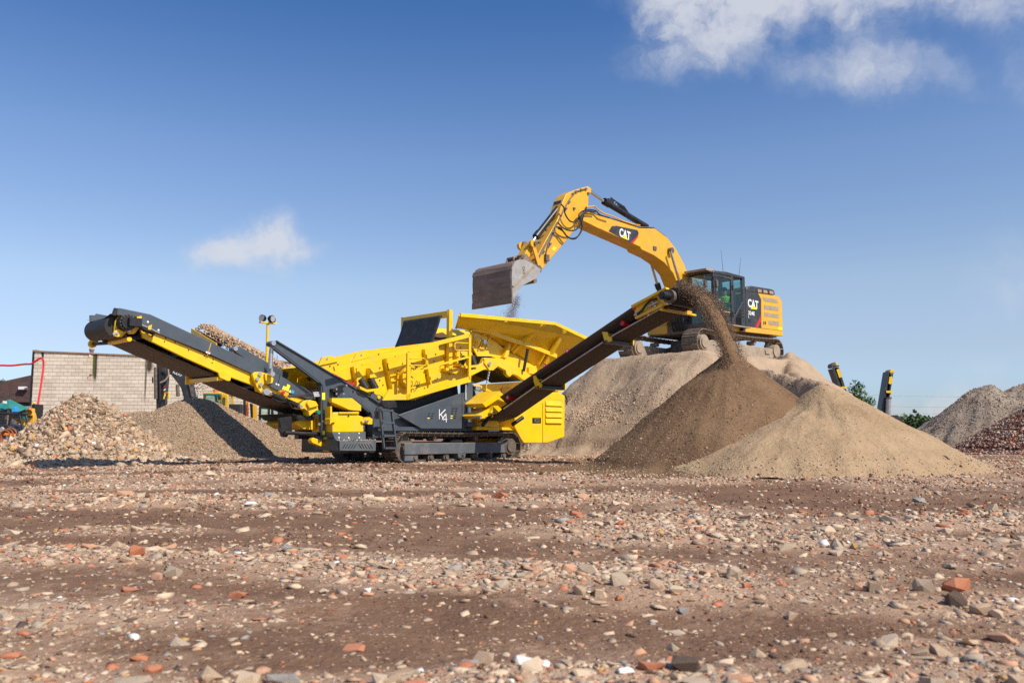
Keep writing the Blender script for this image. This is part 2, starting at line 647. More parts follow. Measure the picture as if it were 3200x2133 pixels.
def ground_z(x, y):
    x, y = np.asarray(x, float), np.asarray(y, float)
    near = 1 - sstep(30, 55, y)
    z = (fbm(x * 0.3, y * 0.45, 2, 3) - 0.5) * 0.08
    z = z + (fbm(x * 1.6, y * 2.4, 14, 3) - 0.5) * 0.035
    z = z + (fbm(x * 7, y * 9, 21, 3, 0.6) - 0.5) * 0.02 * (1 - sstep(14, 24, y))
    z = z + 0.03 * gravel(x, y)
    # lug prints of tracks in the churned mud
    z = z + 0.012 * (vnoise(x * 11, y * 3, 77) - 0.5) * np.exp(-((y - 9.0) / 1.2) ** 2)
    # shallow ruts running across the view
    z = z + 0.035 * (fbm(x * 0.12 + 5, y * 1.9, 79, 2) - 0.5) * sstep(2.5, 4, y) * (1 - sstep(15, 20, y))
    z = z * near
    return z - 0.03


def axis_steps(first, step, grow, last):
    out, v = [first], first
    while v < last:
        v += step + grow * abs(v)
        out.append(v)
    return out


# ------------------------------------------------------------------ ground sheet
gx = axis_steps(0.0, 0.032, 0.02, 700)
GX = np.array([-v for v in reversed(gx[1:])] + gx)
GY = np.array([-300, -100, -40, -15, -6, -2, 0.0, 0.6] + axis_steps(1.2, 0.016, 0.0145, 1200))
XX, YY = np.meshgrid(GX, GY)
ZZ = ground_z(XX, YY)
GG = gravel(XX, YY)


def grid_mesh(name, xx, yy, zz, keep=None):
    ny, nx = xx.shape
    idx = np.arange(nx * ny).reshape(ny, nx)
    quads = np.stack([idx[:-1, :-1], idx[:-1, 1:], idx[1:, 1:], idx[1:, :-1]], -1).reshape(-1, 4)
    co = np.stack([xx, yy, zz], -1).reshape(-1, 3)
    if keep is not None:
        k = keep.reshape(-1)
        quads = quads[k[quads].any(1)]
        used = np.zeros(len(co), bool)
        used[quads.ravel()] = True
        remap = np.cumsum(used) - 1
        co = co[used]
        quads = remap[quads]
    else:
        used = np.ones(len(co), bool)
    me = bpy.data.meshes.new(name)
    me.vertices.add(len(co))
    me.vertices.foreach_set('co', co.astype(np.float32).ravel())
    me.loops.add(len(quads) * 4)
    me.loops.foreach_set('vertex_index', quads.astype(np.int32).ravel())
    me.polygons.add(len(quads))
    me.polygons.foreach_set('loop_start', np.arange(0, len(quads) * 4, 4, dtype=np.int32))
    me.polygons.foreach_set('use_smooth', np.ones(len(quads), bool))
    me.update(calc_edges=True)
    return me, used


def soil_material(name, dark, light, scale, pebble=(0.4, 0.33, 0.27), pebble_amt=0.25, pebble_scale=60, rough=0.95, attr=None, light2=None, bump=0.6,
                  coarse=0.6):
    m, nt, N, L, P = nodes_of(name)
    tcn = N.new('ShaderNodeTexCoord')
    n1 = N.new('ShaderNodeTexNoise')
    n1.inputs['Scale'].default_value = scale
    n1.inputs['Detail'].default_value = 6
    n1.inputs['Roughness'].default_value = 0.68
    L.new(tcn.outputs['Object'], n1.inputs['Vector'])
    mr1 = N.new('ShaderNodeMapRange')
    mr1.inputs['From Min'].default_value = 0.32
    mr1.inputs['From Max'].default_value = 0.68
    L.new(n1.outputs['Fac'], mr1.inputs['Value'])
    mx = N.new('ShaderNodeMix')
    mx.data_type = 'RGBA'
    mx.inputs[6].default_value = (*dark, 1)
    mx.inputs[7].default_value = (*light, 1)
    L.new(mr1.outputs['Result'], mx.inputs[0])
    out = mx.outputs[2]
    vo = N.new('ShaderNodeTexVoronoi')
    vo.inputs['Scale'].default_value = pebble_scale
    vo.inputs['Randomness'].default_value = 1.0
    L.new(tcn.outputs['Object'], vo.inputs['Vector'])
    sep = N.new('ShaderNodeSeparateColor')
    L.new(vo.outputs['Color'], sep.inputs[0])
    if attr:
        at_ = N.new('ShaderNodeAttribute')
        at_.attribute_name = attr
        n4 = N.new('ShaderNodeTexNoise')
        n4.inputs['Scale'].default_value = 7
        n4.inputs['Detail'].default_value = 5
        n4.inputs['Roughness'].default_value = 0.75
        L.new(tcn.outputs['Object'], n4.inputs['Vector'])
        ad = N.new('ShaderNodeMath')
        ad.operation = 'MULTIPLY_ADD'
        L.new(n4.outputs['Fac'], ad.inputs[0])
        ad.inputs[1].default_value = 1.2
        sb = N.new('ShaderNodeMath')
        sb.operation = 'SUBTRACT'
        L.new(at_.outputs['Fac'], sb.inputs[0])
        sb.inputs[1].default_value = 0.74
        L.new(sb.outputs[0], ad.inputs[2])
        cl = N.new('ShaderNodeMapRange')
        cl.inputs['From Min'].default_value = 0.0
        cl.inputs['From Max'].default_value = 0.5
        cl.inputs['To Max'].default_value = 0.95
        L.new(ad.outputs[0], cl.inputs['Value'])
        m2 = N.new('ShaderNodeMix')
        m2.data_type = 'RGBA'
        L.new(cl.outputs['Result'], m2.inputs[0])
        L.new(out, m2.inputs[6])
        m2.inputs[7].default_value = (*light2, 1)
        out = m2.outputs[2]
    # single pebbles: random cells of another colour
    th = N.new('ShaderNodeMath')
    th.operation = 'LESS_THAN'
    L.new(sep.outputs[0], th.inputs[0])
    th.inputs[1].default_value = pebble_amt
    ds = N.new('ShaderNodeMath')
    ds.operation = 'LESS_THAN'
    L.new(vo.outputs['Distance'], ds.inputs[0])
    ds.inputs[1].default_value = 0.38
    an = N.new('ShaderNodeMath')
    an.operation = 'MULTIPLY'
    L.new(th.outputs[0], an.inputs[0])
    L.new(ds.outputs[0], an.inputs[1])
    m3 = N.new('ShaderNodeMix')
    m3.data_type = 'RGBA'
    L.new(an.outputs[0], m3.inputs[0])
    L.new(out, m3.inputs[6])
    m3.inputs[7].default_value = (*pebble, 1)
    L.new(m3.outputs[2], P.inputs['Base Color'])
    P.inputs['Roughness'].default_value = rough
    P.inputs['Specular IOR Level'].default_value = 0.2
    n5 = N.new('ShaderNodeTexNoise')
    n5.inputs['Scale'].default_value = pebble_scale * 0.4
    n5.inputs['Detail'].default_value = 4
    n5.inputs['Roughness'].default_value = 0.7
    L.new(tcn.outputs['Object'], n5.inputs['Vector'])
    hs = N.new('ShaderNodeMath')
    hs.operation = 'MULTIPLY_ADD'
    L.new(an.outputs[0], hs.inputs[0])
    hs.inputs[1].default_value = 0.35
    L.new(n5.outputs['Fac'], hs.inputs[2])
    bp = N.new('ShaderNodeBump')
    bp.inputs['Strength'].default_value = bump
    bp.inputs['Distance'].default_value = coarse / pebble_scale
    L.new(hs.outputs[0], bp.inputs['Height'])
    L.new(bp.outputs[0], P.inputs['Normal'])
    return m


M['ground'] = soil_material('brown_mud_ground', (0.145, 0.078, 0.046), (0.238, 0.133, 0.08), 1.6, (0.4, 0.265, 0.175), 0.12, 60, attr='gravel',
                            light2=(0.43, 0.282, 0.188), coarse=1.4, bump=1.0)
gme, gused = grid_mesh('ground', XX, YY, ZZ)
ga = gme.attributes.new('gravel', 'FLOAT', 'POINT')
ga.data.foreach_set('value', GG.reshape(-1)[gused].astype(np.float32))
gme.materials.append(M['ground'])
ground = bpy.data.objects.new('ground', gme)
COL.objects.link(ground)
tag(ground, 'brown churned mud yard with bands of pale brick rubble', kind='structure')

# ------------------------------------------------------------------ stones
STONE = {
    'tan': material('tan_stone', (0.43, 0.3, 0.195), 0.9, 0, 0.22, 9, bump=0.3),
    'pale': material('pale_beige_stone', (0.57, 0.425, 0.29), 0.9, 0, 0.16, 9, bump=0.3),
    'grey': material('grey_concrete_stone', (0.39, 0.3, 0.215), 0.9, 0, 0.22, 9, bump=0.3),
    'blue': material('bluish_grey_stone', (0.3, 0.272, 0.245), 0.85, 0, 0.2, 9, bump=0.3),
    'brick': material('orange_brick_fragment', (0.46, 0.15, 0.068), 0.9, 0, 0.25, 12, (0.42, 0.28, 0.19), 0.6, 0.4, 0.3),
    'pink': material('pinkish_brick_fragment', (0.5, 0.275, 0.165), 0.9, 0, 0.2, 12, bump=0.3),
    'dark': material('dark_brown_clod', (0.125, 0.082, 0.058), 0.95, 0, 0.3, 12, bump=0.4),
    'mud': material('mud_clod', (0.17, 0.086, 0.05), 0.95, 0, 0.3, 12, bump=0.4),
    'clod': material('brown_soil_clod', (0.2, 0.125, 0.075), 0.95, 0, 0.3, 12, bump=0.4),
    'white': material('white_rubble', (0.74, 0.7, 0.65), 0.8, 0, 0.06, 9),
    'ochre': material('ochre_stone', (0.5, 0.29, 0.1), 0.9, 0, 0.2, 9, bump=0.3),
}
KINDS = list(STONE)


def hull_mesh(n, box, seed, jitter=0.35):
    """an angular broken stone: hull of scattered points"""
    rr = random.Random(seed)
    bm = bmesh.new()
    for _ in range(n):
        v = Vector((rr.gauss(0, 1), rr.gauss(0, 1), rr.gauss(0, 1))).normalized() * (1 - jitter * rr.random())
        if box:
            k = max(abs(v.x), abs(v.y), abs(v.z))
            v = v.lerp(v / k * 0.82, 0.75)
        elif jitter > 0.41:
            v = Vector((rr.uniform(-0.92, 0.92), rr.uniform(-0.92, 0.92), rr.uniform(-0.92, 0.92)))
        bm.verts.new(v)
    r_ = bmesh.ops.convex_hull(bm, input=bm.verts)
    bmesh.ops.delete(bm, geom=list({g for g in r_['geom_interior'] + r_['geom_unused'] if isinstance(g, bmesh.types.BMVert)}), context='VERTS')
    bmesh.ops.triangulate(bm, faces=bm.faces)
    bm.verts.ensure_lookup_table()
    vs = np.array([v.co[:] for v in bm.verts])
    fs = np.array([[v.index for v in f.verts] for f in bm.faces])
    bm.free()
    return vs, fs


SHAPES = [hull_mesh(11, i % 3 == 0, 100 + i, 0.42) for i in range(14)]
SHAPES_TINY = [hull_mesh(7, False, 500 + i, 0.4) for i in range(10)]
SHAPES_FINE = [hull_mesh(15, i % 2 == 0, 300 + i, 0.42) for i in range(16)]


def stone_cloud(name, pos, rad, kinds, parent=None, flat=(0.4, 0.8), shapes=SHAPES, label=None, tilt=0.35, round_=False):
    """many stones as one mesh: pos (n,3), rad (n,), kinds (n,) indices into KINDS"""
    n = len(pos)
    which = rng.integers(0, len(shapes), n)
    V, T, MI = [], [], []
    base = 0
    for s, (vs, fs) in enumerate(shapes):
        sel = np.where(which == s)[0]
        if not len(sel):
            continue
        k = len(sel)
        a = rng.uniform(0, 2 * np.pi, k)
        b = rng.normal(0, tilt, k)
        c = rng.normal(0, tilt, k)
        sc = np.stack([rng.uniform(0.8, 1.35, k), rng.uniform(0.65, 1.05, k), rng.uniform(*flat, k)], 1) * rad[sel][:, None]
        p = vs[None] * sc[:, None]
        cb, sb = np.cos(b)[:, None], np.sin(b)[:, None]
        x, y, z = p[..., 0], p[..., 1] * cb - p[..., 2] * sb, p[..., 1] * sb + p[..., 2] * cb
        cc, s2 = np.cos(c)[:, None], np.sin(c)[:, None]
        x, z = x * cc + z * s2, -x * s2 + z * cc
        ca, sa = np.cos(a)[:, None], np.sin(a)[:, None]
        x, y = x * ca - y * sa, x * sa + y * ca
        p = np.stack([x, y, z], -1) + pos[sel][:, None]
        V.append(p.reshape(-1, 3))
        T.append((fs[None] + (base + np.arange(k) * len(vs))[:, None, None]).reshape(-1, 3))
        MI.append(np.repeat(kinds[sel], len(fs)))
        base += k * len(vs)
    V, T, MI = np.concatenate(V), np.concatenate(T), np.concatenate(MI)
    me = bpy.data.meshes.new(name)
    me.vertices.add(len(V))
    me.vertices.foreach_set('co', V.astype(np.float32).ravel())
    me.loops.add(len(T) * 3)
    me.loops.foreach_set('vertex_index', T.astype(np.int32).ravel())
    me.polygons.add(len(T))
    me.polygons.foreach_set('loop_start', np.arange(0, len(T) * 3, 3, dtype=np.int32))
    for kk in KINDS:
        me.materials.append(STONE[kk])
    me.polygons.foreach_set('material_index', MI.astype(np.int32))
    me.update(calc_edges=True)
    o = bpy.data.objects.new(name, me)
    COL.objects.link(o)
    o.parent = parent
    tag(o, label, kind='stuff')
    return o


def pick(n, **w):
    p = np.array([w.get(k, 0.0) for k in KINDS])
    return rng.choice(len(KINDS), n, p=p / p.sum())


# ------------------------------------------------------------------ stockpiles
def pile(name, label, hfun, x0, x1, y0, y1, res, mat, cat='stockpile', floor=-0.09):
    xs, ys = np.arange(x0, x1, res), np.arange(y0, y1, res)
    xx, yy = np.meshgrid(xs, ys)
    zz = hfun(xx, yy)
    gz = ground_z(xx, yy)
    zz = np.maximum(zz, gz + floor)
    me, _ = grid_mesh(name, xx, yy, zz, keep=zz > gz - 0.05)
    me.materials.append(mat)
    o = bpy.data.objects.new(name, me)
    COL.objects.link(o)
    tag(o, label, cat, kind='thing')
    return o


def on_pile(hfun, x0, x1, y0, y1, n, zmin=0.0, lift=0.0):
    x, y = rng.uniform(x0, x1, n), rng.uniform(y0, y1, n)
    z = hfun(x, y)
    ok = z > ground_z(x, y) + zmin
    return np.stack([x, y, z + lift], 1)[ok]


def cone(x, y, cx, cy, h, slope, rnd=0.35, toe=0.25, seed=1, rough=0.05, streak=0.03, left=0.0):
    r = np.hypot(x - cx, y - cy)
    rr = np.sqrt(r * r + rnd * rnd) - rnd
    z = h - (slope + left * np.clip((cx - x) / np.maximum(r, 0.01), 0, 1)) * rr
    z = np.where(z < toe, toe * np.exp(np.minimum((z - toe) / toe, 0)) - toe * 0.25 * (z < toe), z)
    ang = np.arctan2(y - cy, x - cx)
    z = z + rough * (fbm(x * 1.3, y * 1.3, seed, 4) - 0.5) * 2
    z = z + streak * (fbm(ang * 9 + 40, r * 0.9, seed + 7, 3) - 0.5) * 2 * np.clip(r / 1.0, 0, 1)
    return z


def h_rubble(x, y):
    a = cone(x, y, -10.85, 21.6, 1.64, 0.74, 0.2, 0.22, 3, 0.07, 0.05, 0.16)
    b = cone(x, y, -12.4, 20.3, 0.42, 0.34, 0.5, 0.25, 4, 0.08, 0.03)
    c = cone(x, y, -10.1, 20.3, 0.6, 0.42, 0.5, 0.2, 5, 0.06, 0.03)
    return np.maximum(np.maximum(a, b), c)


def h_gravel(x, y):
    a = cone(x, y, -9.75, 26.4, 1.82, 0.6, 0.7, 0.2, 13, 0.03, 0.02)
    b = cone(x, y, -11.5, 26.6, 1.42, 0.56, 0.7, 0.2, 14, 0.03, 0.02)
    c = cone(x, y, -8.2, 26.0, 1.2, 0.48, 0.7, 0.2, 15, 0.03, 0.02)
    k = 9.0
    return np.log(np.exp(a * k) + np.exp(b * k) + np.exp(c * k)) / k - 0.11


EXC_C = Vector((6.57, 29.4, 3.12))
EXC_DEG = 43.0
_ca, _sa = math.cos(R(EXC_DEG)), math.sin(R(EXC_DEG))


def seg_ridge(x, y, pts, left, right):
    """a ridge line with a steep left flank and a gentle right flank"""
    best = np.full(np.shape(x), -9.0)
    for (ax, ay, az), (bx, by, bz) in zip(pts[:-1], pts[1:]):
        dx, dy = bx - ax, by - ay
        t = np.clip(((x - ax) * dx + (y - ay) * dy) / (dx * dx + dy * dy), 0, 1)
        qx, qy = ax + dx * t, ay + dy * t
        d = np.hypot(x - qx, y - qy)
        sgn = (x - qx) * dy - (y - qy) * dx
        s = np.where(sgn < 0, right, left)
        best = np.maximum(best, az + (bz - az) * t - s * (np.sqrt(d * d + 0.02) - 0.14))
    return best


def h_soil(x, y):
    u = (x - EXC_C.x) * _ca + (y - EXC_C.y) * _sa
    v = -(x - EXC_C.x) * _sa + (y - EXC_C.y) * _ca
    wob = (fbm(x * 0.7, y * 0.7, 23, 3) - 0.5) * 0.7
    du = np.maximum(np.maximum(-2.75 - u, u - 3.3), 0)
    dv = np.maximum(np.maximum(-1.95 - v, v - 2.0), 0)
    d = np.maximum(np.hypot(du, dv) + wob * np.clip(np.hypot(du, dv), 0, 1), 0)
    d = np.sqrt(d * d + 0.04) - 0.2
    z = EXC_C.z + 0.07 - 0.9 * d
    toe = 0.45
    z = np.where(z < toe, toe * np.exp(np.minimum((z - toe) / toe, 0)) - 0.12, z)
    ridge = seg_ridge(x, y, [(9.9, 30.4, 3.38), (8.7, 26.5, 2.56), (8.05, 22.6, 1.9), (6.9, 18.6, 1.55), (5.9, 16.6, 1.45)], 1.3, 0.72)
    cliff = seg_ridge(x, y, [(5.4, 25.9, 2.85), (6.9, 24.0, 2.42), (7.55, 21.6, 1.98), (7.1, 19.3, 1.74), (6.1, 17.0, 1.46)], 2.6, 0.72)
    cliff = cliff + 0.14 * (fbm(x * 2.1, y * 2.1, 43, 4) - 0.5)
    ridge = np.maximum(ridge, cliff)
    ridge = ridge + 0.12 * (fbm(x * 1.7, y * 1.7, 41, 4) - 0.5)
    ridge = np.where(ridge < 0.3, 0.3 * np.exp(np.minimum((ridge - 0.3) / 0.3, 0)) - 0.1, ridge)
    z = np.maximum(z, ridge)
    str_ = fbm(u * 0.5 + v * 0.2, v * 4.5, 51, 3)
    str2 = fbm(u * 4.5, v * 0.5, 53, 3)
    z = z + (str_ - 0.5) * 0.12 * np.clip(du, 0, 1) + (str2 - 0.5) * 0.12 * np.clip(dv, 0, 1)
    z = z + 0.16 * np.exp(-(((u - 3.1) / 0.45) ** 2 + ((v + 1.7) / 0.5) ** 2))
    return z + 0.10 * (fbm(x * 2.2, y * 2.2, 61, 4) - 0.5)


def h_dark(x, y):
    return cone(x, y, 4.3, 16.75, 2.26, 0.82, 0.1, 0.14, 71, 0.075, 0.045)


def h_sand(x, y):
    cx, cy = 5.68, 15.7
    a = cone(x, y, cx, cy, 1.56, 0.585, 0.3, 0.12, 81, 0.075, 0.035, -0.1)
    a = a - 0.14 * np.minimum(np.hypot(x - cx, y - cy), 0.5) - 0.42 * np.clip(cx - 0.05 - x, 0, 0.45) * sstep(cy - 1.3, cy - 0.2, y)
    a = a + 0.03 * (fbm(x * 6, y * 6, 85, 3, 0.6) - 0.5)
    return a


def h_grey(x, y):
    a = cone(x, y, 19.75, 35.2, 2.66, 0.78, 0.5, 0.3, 91, 0.14, 0.14)
    b = cone(x, y, 21.3, 35.2, 2.68, 0.7, 0.9, 0.3, 93, 0.14, 0.1)
    c = cone(x, y, 20.6, 33.6, 1.9, 0.6, 0.8, 0.3, 95, 0.1, 0.08)
    d = a - 0.9 * np.exp(-(((x - 20.5) / 0.5) ** 2 + ((y - 34.6) / 0.6) ** 2))
    return np.maximum(np.maximum(d, b), c)


def h_brick(x, y):
    return np.maximum(cone(x, y, 19.0, 29.6, 1.95, 0.6, 0.4, 0.2, 97, 0.05, 0.03), cone(x, y, 22.5, 29.9, 2.4, 0.6, 0.4, 0.2, 98, 0.05, 0.03))


M['rubble'] = soil_material('shaded_rubble_fill', (0.13, 0.085, 0.052), (0.26, 0.18, 0.115), 6, (0.45, 0.34, 0.24), 0.4, 18)  # fill colour darkened so the gaps between the stones read as shadow
M['gravel'] = soil_material('gravel_fill', (0.17, 0.115, 0.07), (0.32, 0.22, 0.14), 6, (0.5, 0.4, 0.3), 0.4, 26)
M['soil'] = soil_material('dry_tan_soil', (0.3, 0.21, 0.135), (0.46, 0.335, 0.225), 1.3, (0.6, 0.48, 0.37), 0.16, 24, bump=0.8, coarse=1.4)
M['dark_soil'] = soil_material('moist_brown_soil', (0.13, 0.073, 0.038), (0.225, 0.135, 0.074), 0.9, (0.34, 0.22, 0.13), 0.18, 34, bump=0.9, coarse=1.3)
M['sand'] = soil_material('sandy_soil', (0.31, 0.205, 0.115), (0.44, 0.305, 0.18), 1.2, (0.5, 0.38, 0.26), 0.14, 30, bump=0.9, coarse=1.3)
M['grey_gravel'] = soil_material('grey_gravel', (0.17, 0.13, 0.1), (0.33, 0.265, 0.205), 1.2, (0.42, 0.35, 0.28), 0.3, 14, bump=0.9)
M['brick_chips'] = soil_material('brick_chips', (0.05, 0.02, 0.018), (0.16, 0.06, 0.045), 5, (0.4, 0.2, 0.15), 0.3, 14, bump=0.9)

p = pile('rubble_pile', 'heap of coarse broken brick and stone under the raised long conveyor', h_rubble, -17.5, -7, 17.5, 25, 0.08, M['rubble'])
pos = on_pile(h_rubble, -16.5, -7.4, 17.6, 23.2, 18500, -0.02)
rad = 0.037 * rng.uniform(0.008, 1, len(pos)) ** -0.33
stone_cloud('rubble', pos, np.minimum(rad, 0.16), pick(len(pos), tan=52, pale=20, grey=12, blue=1, brick=2, pink=6, dark=5, white=0.5, ochre=3, clod=5), p,
            flat=(0.3, 0.9), tilt=0.6)
p = pile('gravel_pile', 'broad heap of even brown gravel in front of the block wall', h_gravel, -16, -3.5, 22, 31, 0.09, M['gravel'])
pos = on_pile(h_gravel, -15, -4, 22.3, 28.4, 30000, -0.02)
stone_cloud('gravel', pos, rng.uniform(0.022, 0.045, len(pos)), pick(len(pos), tan=62, pale=12, grey=4, pink=9, dark=8, clod=14, ochre=5), p,
            flat=(0.55, 0.95), tilt=0.7, shapes=SHAPES_TINY)
p = pile('soil_pile', 'big light tan soil mound that the excavator stands on', h_soil, -1.5, 16.5, 14.2, 36, 0.085, M['soil'])
pos = on_pile(h_soil, -1, 6, 22.5, 28.6, 5200, 0.0)
pos = np.concatenate([pos, on_pile(h_soil, 0, 3.2, 23.5, 27, 4200, 0.0)])
u_ = fbm(pos[:, 0] * 0.8, pos[:, 1] * 0.8, 66, 2)
keep = (u_ > 0.47) & ((pos[:, 2] < 2.0) | (rng.random(len(pos)) < 0.15))
pos = pos[keep]
stone_cloud('stones', pos, 0.02 * rng.uniform(0.03, 1, len(pos)) ** -0.35, pick(len(pos), tan=40, pale=30, grey=16, pink=9, dark=8, brick=2), p, tilt=0.6)
pos = on_pile(h_soil, 6.5, 10.5, 16.5, 24, 2600, 0.2)
stone_cloud('stones', pos, 0.016 * rng.uniform(0.05, 1, len(pos)) ** -0.35, pick(len(pos), tan=40, pale=30, grey=16, pink=9, dark=12, brick=2), p, tilt=0.6)
p = pile('dark_soil_pile', 'conical heap of moist dark brown soil below the falling stream', h_dark, 0.4, 8.2, 12.6, 20.5, 0.055, M['dark_soil'])
pos = on_pile(h_dark, 1, 7.2, 13, 18.5, 15000, 0.0)
u_ = fbm(pos[:, 0] * 0.9 + pos[:, 2] * 0.5, pos[:, 1] * 0.9, 67, 3)
low = sstep(1.9, 0.1, pos[:, 2]) * 0.35 + sstep(0.42, 0.6, u_) * 0.75 * (pos[:, 0] < 4.6)
pos = pos[rng.random(len(pos)) < low + 0.08]
stone_cloud('pebbles', pos, 0.0125 * rng.uniform(0.03, 1, len(pos)) ** -0.33, pick(len(pos), tan=20, pale=3, grey=5, dark=30, clod=44, ochre=3), p, tilt=0.6, shapes=SHAPES_TINY)
p = pile('sand_pile', 'smooth light brown sandy heap at the front of the stockpiles', h_sand, 2.2, 10.5, 12, 20, 0.05, M['sand'])
pos = on_pile(h_sand, 2.6, 10, 12.2, 18, 26000, 0.0)
pos = pos[rng.random(len(pos)) < 0.14 + 0.55 * sstep(0.5, 0.75, fbm(pos[:, 0] * 1.3, pos[:, 1] * 1.3, 68, 3))]
stone_cloud('pebbles', pos, 0.0095 * rng.uniform(0.02, 1, len(pos)) ** -0.3, pick(len(pos), tan=56, pale=6, grey=8, clod=50, ochre=4), p, tilt=0.6, shapes=SHAPES_TINY)
# coarse stones rolled to the toes
for hf, rect, nn in ((h_sand, (2.6, 9.2, 12.2, 17), 9000), (h_dark, (1, 7, 13, 18), 7000)):
    q = on_pile(hf, *rect, nn, 0.0)
    q = q[(q[:, 2] < 0.3) & (rng.random(len(q)) < 0.5)]
    stone_cloud('toe_stones', q, 0.013 * rng.uniform(0.02, 1, len(q)) ** -0.34, pick(len(q), tan=50, pale=16, grey=14, clod=20, pink=4), p, tilt=0.5)
p = pile('grey_gravel_pile', 'tall grey gravel heap with a hollowed top at the far right', h_grey, 14.5, 28, 30.2, 40, 0.12, M['grey_gravel'])
pos = on_pile(h_grey, 15, 26, 30.4, 35.5, 9000, 0.0)
stone_cloud('gravel', pos, rng.uniform(0.02, 0.05, len(pos)), pick(len(pos), tan=40, pale=8, grey=40, blue=8, dark=16, clod=8), p, tilt=0.6)
p = pile('brick_chip_pile', 'heap of dark red crushed brick at the right edge', h_brick, 14.8, 27, 26, 34, 0.1, M['brick_chips'])
pos = on_pile(h_brick, 15, 24, 26.4, 31.2, 12000, 0.0)
STONE['maroon'] = material('maroon_brick_chip', (0.17, 0.075, 0.06), 0.9, 0, 0.3, 9)
KINDS = list(STONE)
stone_cloud('brick_chips', pos, rng.uniform(0.03, 0.075, len(pos)), pick(len(pos), maroon=50, pink=14, dark=12, blue=14, pale=7, brick=2, grey=8), p, flat=(0.5, 0.9), tilt=0.7)

# ------------------------------------------------------------------ loose stones over the yard (uncountable small ones)
n = 95000
D = np.exp(rng.uniform(math.log(1.95), math.log(34), n))
X = rng.uniform(-0.8, 0.8, n) * D
rmin = np.maximum(0.0020 * D, 0.005)
rad = np.minimum(rmin * rng.uniform(0.0015, 1, n) ** -0.38, np.minimum(0.028 + 0.0012 * D, 0.055))
g = gravel(X, D)
ok = rng.random(n) < 0.035 + 0.9 * g ** 1.3
ok &= (h_rubble(X, D) < 0.0) & (h_gravel(X, D) < 0.02) & (h_dark(X, D) < 0.02) & (h_sand(X, D) < 0.02) & (h_soil(X, D) < 0.02)
X, D, rad = X[ok], D[ok], rad[ok]
pos = np.stack([X, D, ground_z(X, D) - rad * 0.02], 1)
mixk = pick(len(X), tan=30, pale=30, grey=16, blue=2, brick=8, pink=15, dark=6, white=1, ochre=2)
near = D < 5
stone_cloud('loose_rubble', pos[near], rad[near], mixk[near], None, (0.16, 0.5), SHAPES_FINE, 'loose brick and stone crumbs strewn over the near ground', tilt=0.25)
stone_cloud('loose_rubble', pos[~near], rad[~near], mixk[~near], None, (0.25, 0.65), SHAPES, 'loose brick and stone crumbs strewn over the yard further back', tilt=0.25)
# flat rubble pressed into the near windrows
n = 13000
D = np.exp(rng.uniform(math.log(1.95), math.log(8.5), n))
X = rng.uniform(-0.75, 0.75, n) * D
ok = rng.random(n) < 0.02 + 0.9 * gravel(X, D) ** 1.5
X, D = X[ok], D[ok]
rad = rng.uniform(0.004, 0.0065, len(X)) * rng.uniform(0.04, 1, len(X)) ** -0.4 * np.maximum(D, 2.4) ** 0.75
stone_cloud('pressed_rubble', np.stack([X, D, ground_z(X, D) + rad * 0.03], 1), rad, pick(len(X), tan=30, pale=32, grey=20, brick=8, pink=14, blue=3, white=1), None,
            (0.16, 0.5), SHAPES_FINE, 'flat dusty rubble pressed into the near rubble bands', tilt=0.2)
# crumbs of mud
n = 26000
D = np.exp(rng.uniform(math.log(1.95), math.log(22), n))
X = rng.uniform(-0.8, 0.8, n) * D
rad = np.maximum(0.0016 * D, 0.003) * rng.uniform(0.01, 1, n) ** -0.3
ok = rng.random(n) < 0.25 + 0.6 * sstep(0.45, 0.65, fbm(X * 0.8, D * 1.4, 88, 3))
X, D, rad = X[ok], D[ok], rad[ok]
stone_cloud('mud_crumbs', np.stack([X, D, ground_z(X, D) + rad * 0.2], 1), rad, pick(len(X), mud=90, tan=8, grey=2), None, (0.4, 0.9), SHAPES_TINY,
            'small dark clods of churned mud over the yard', tilt=0.5)


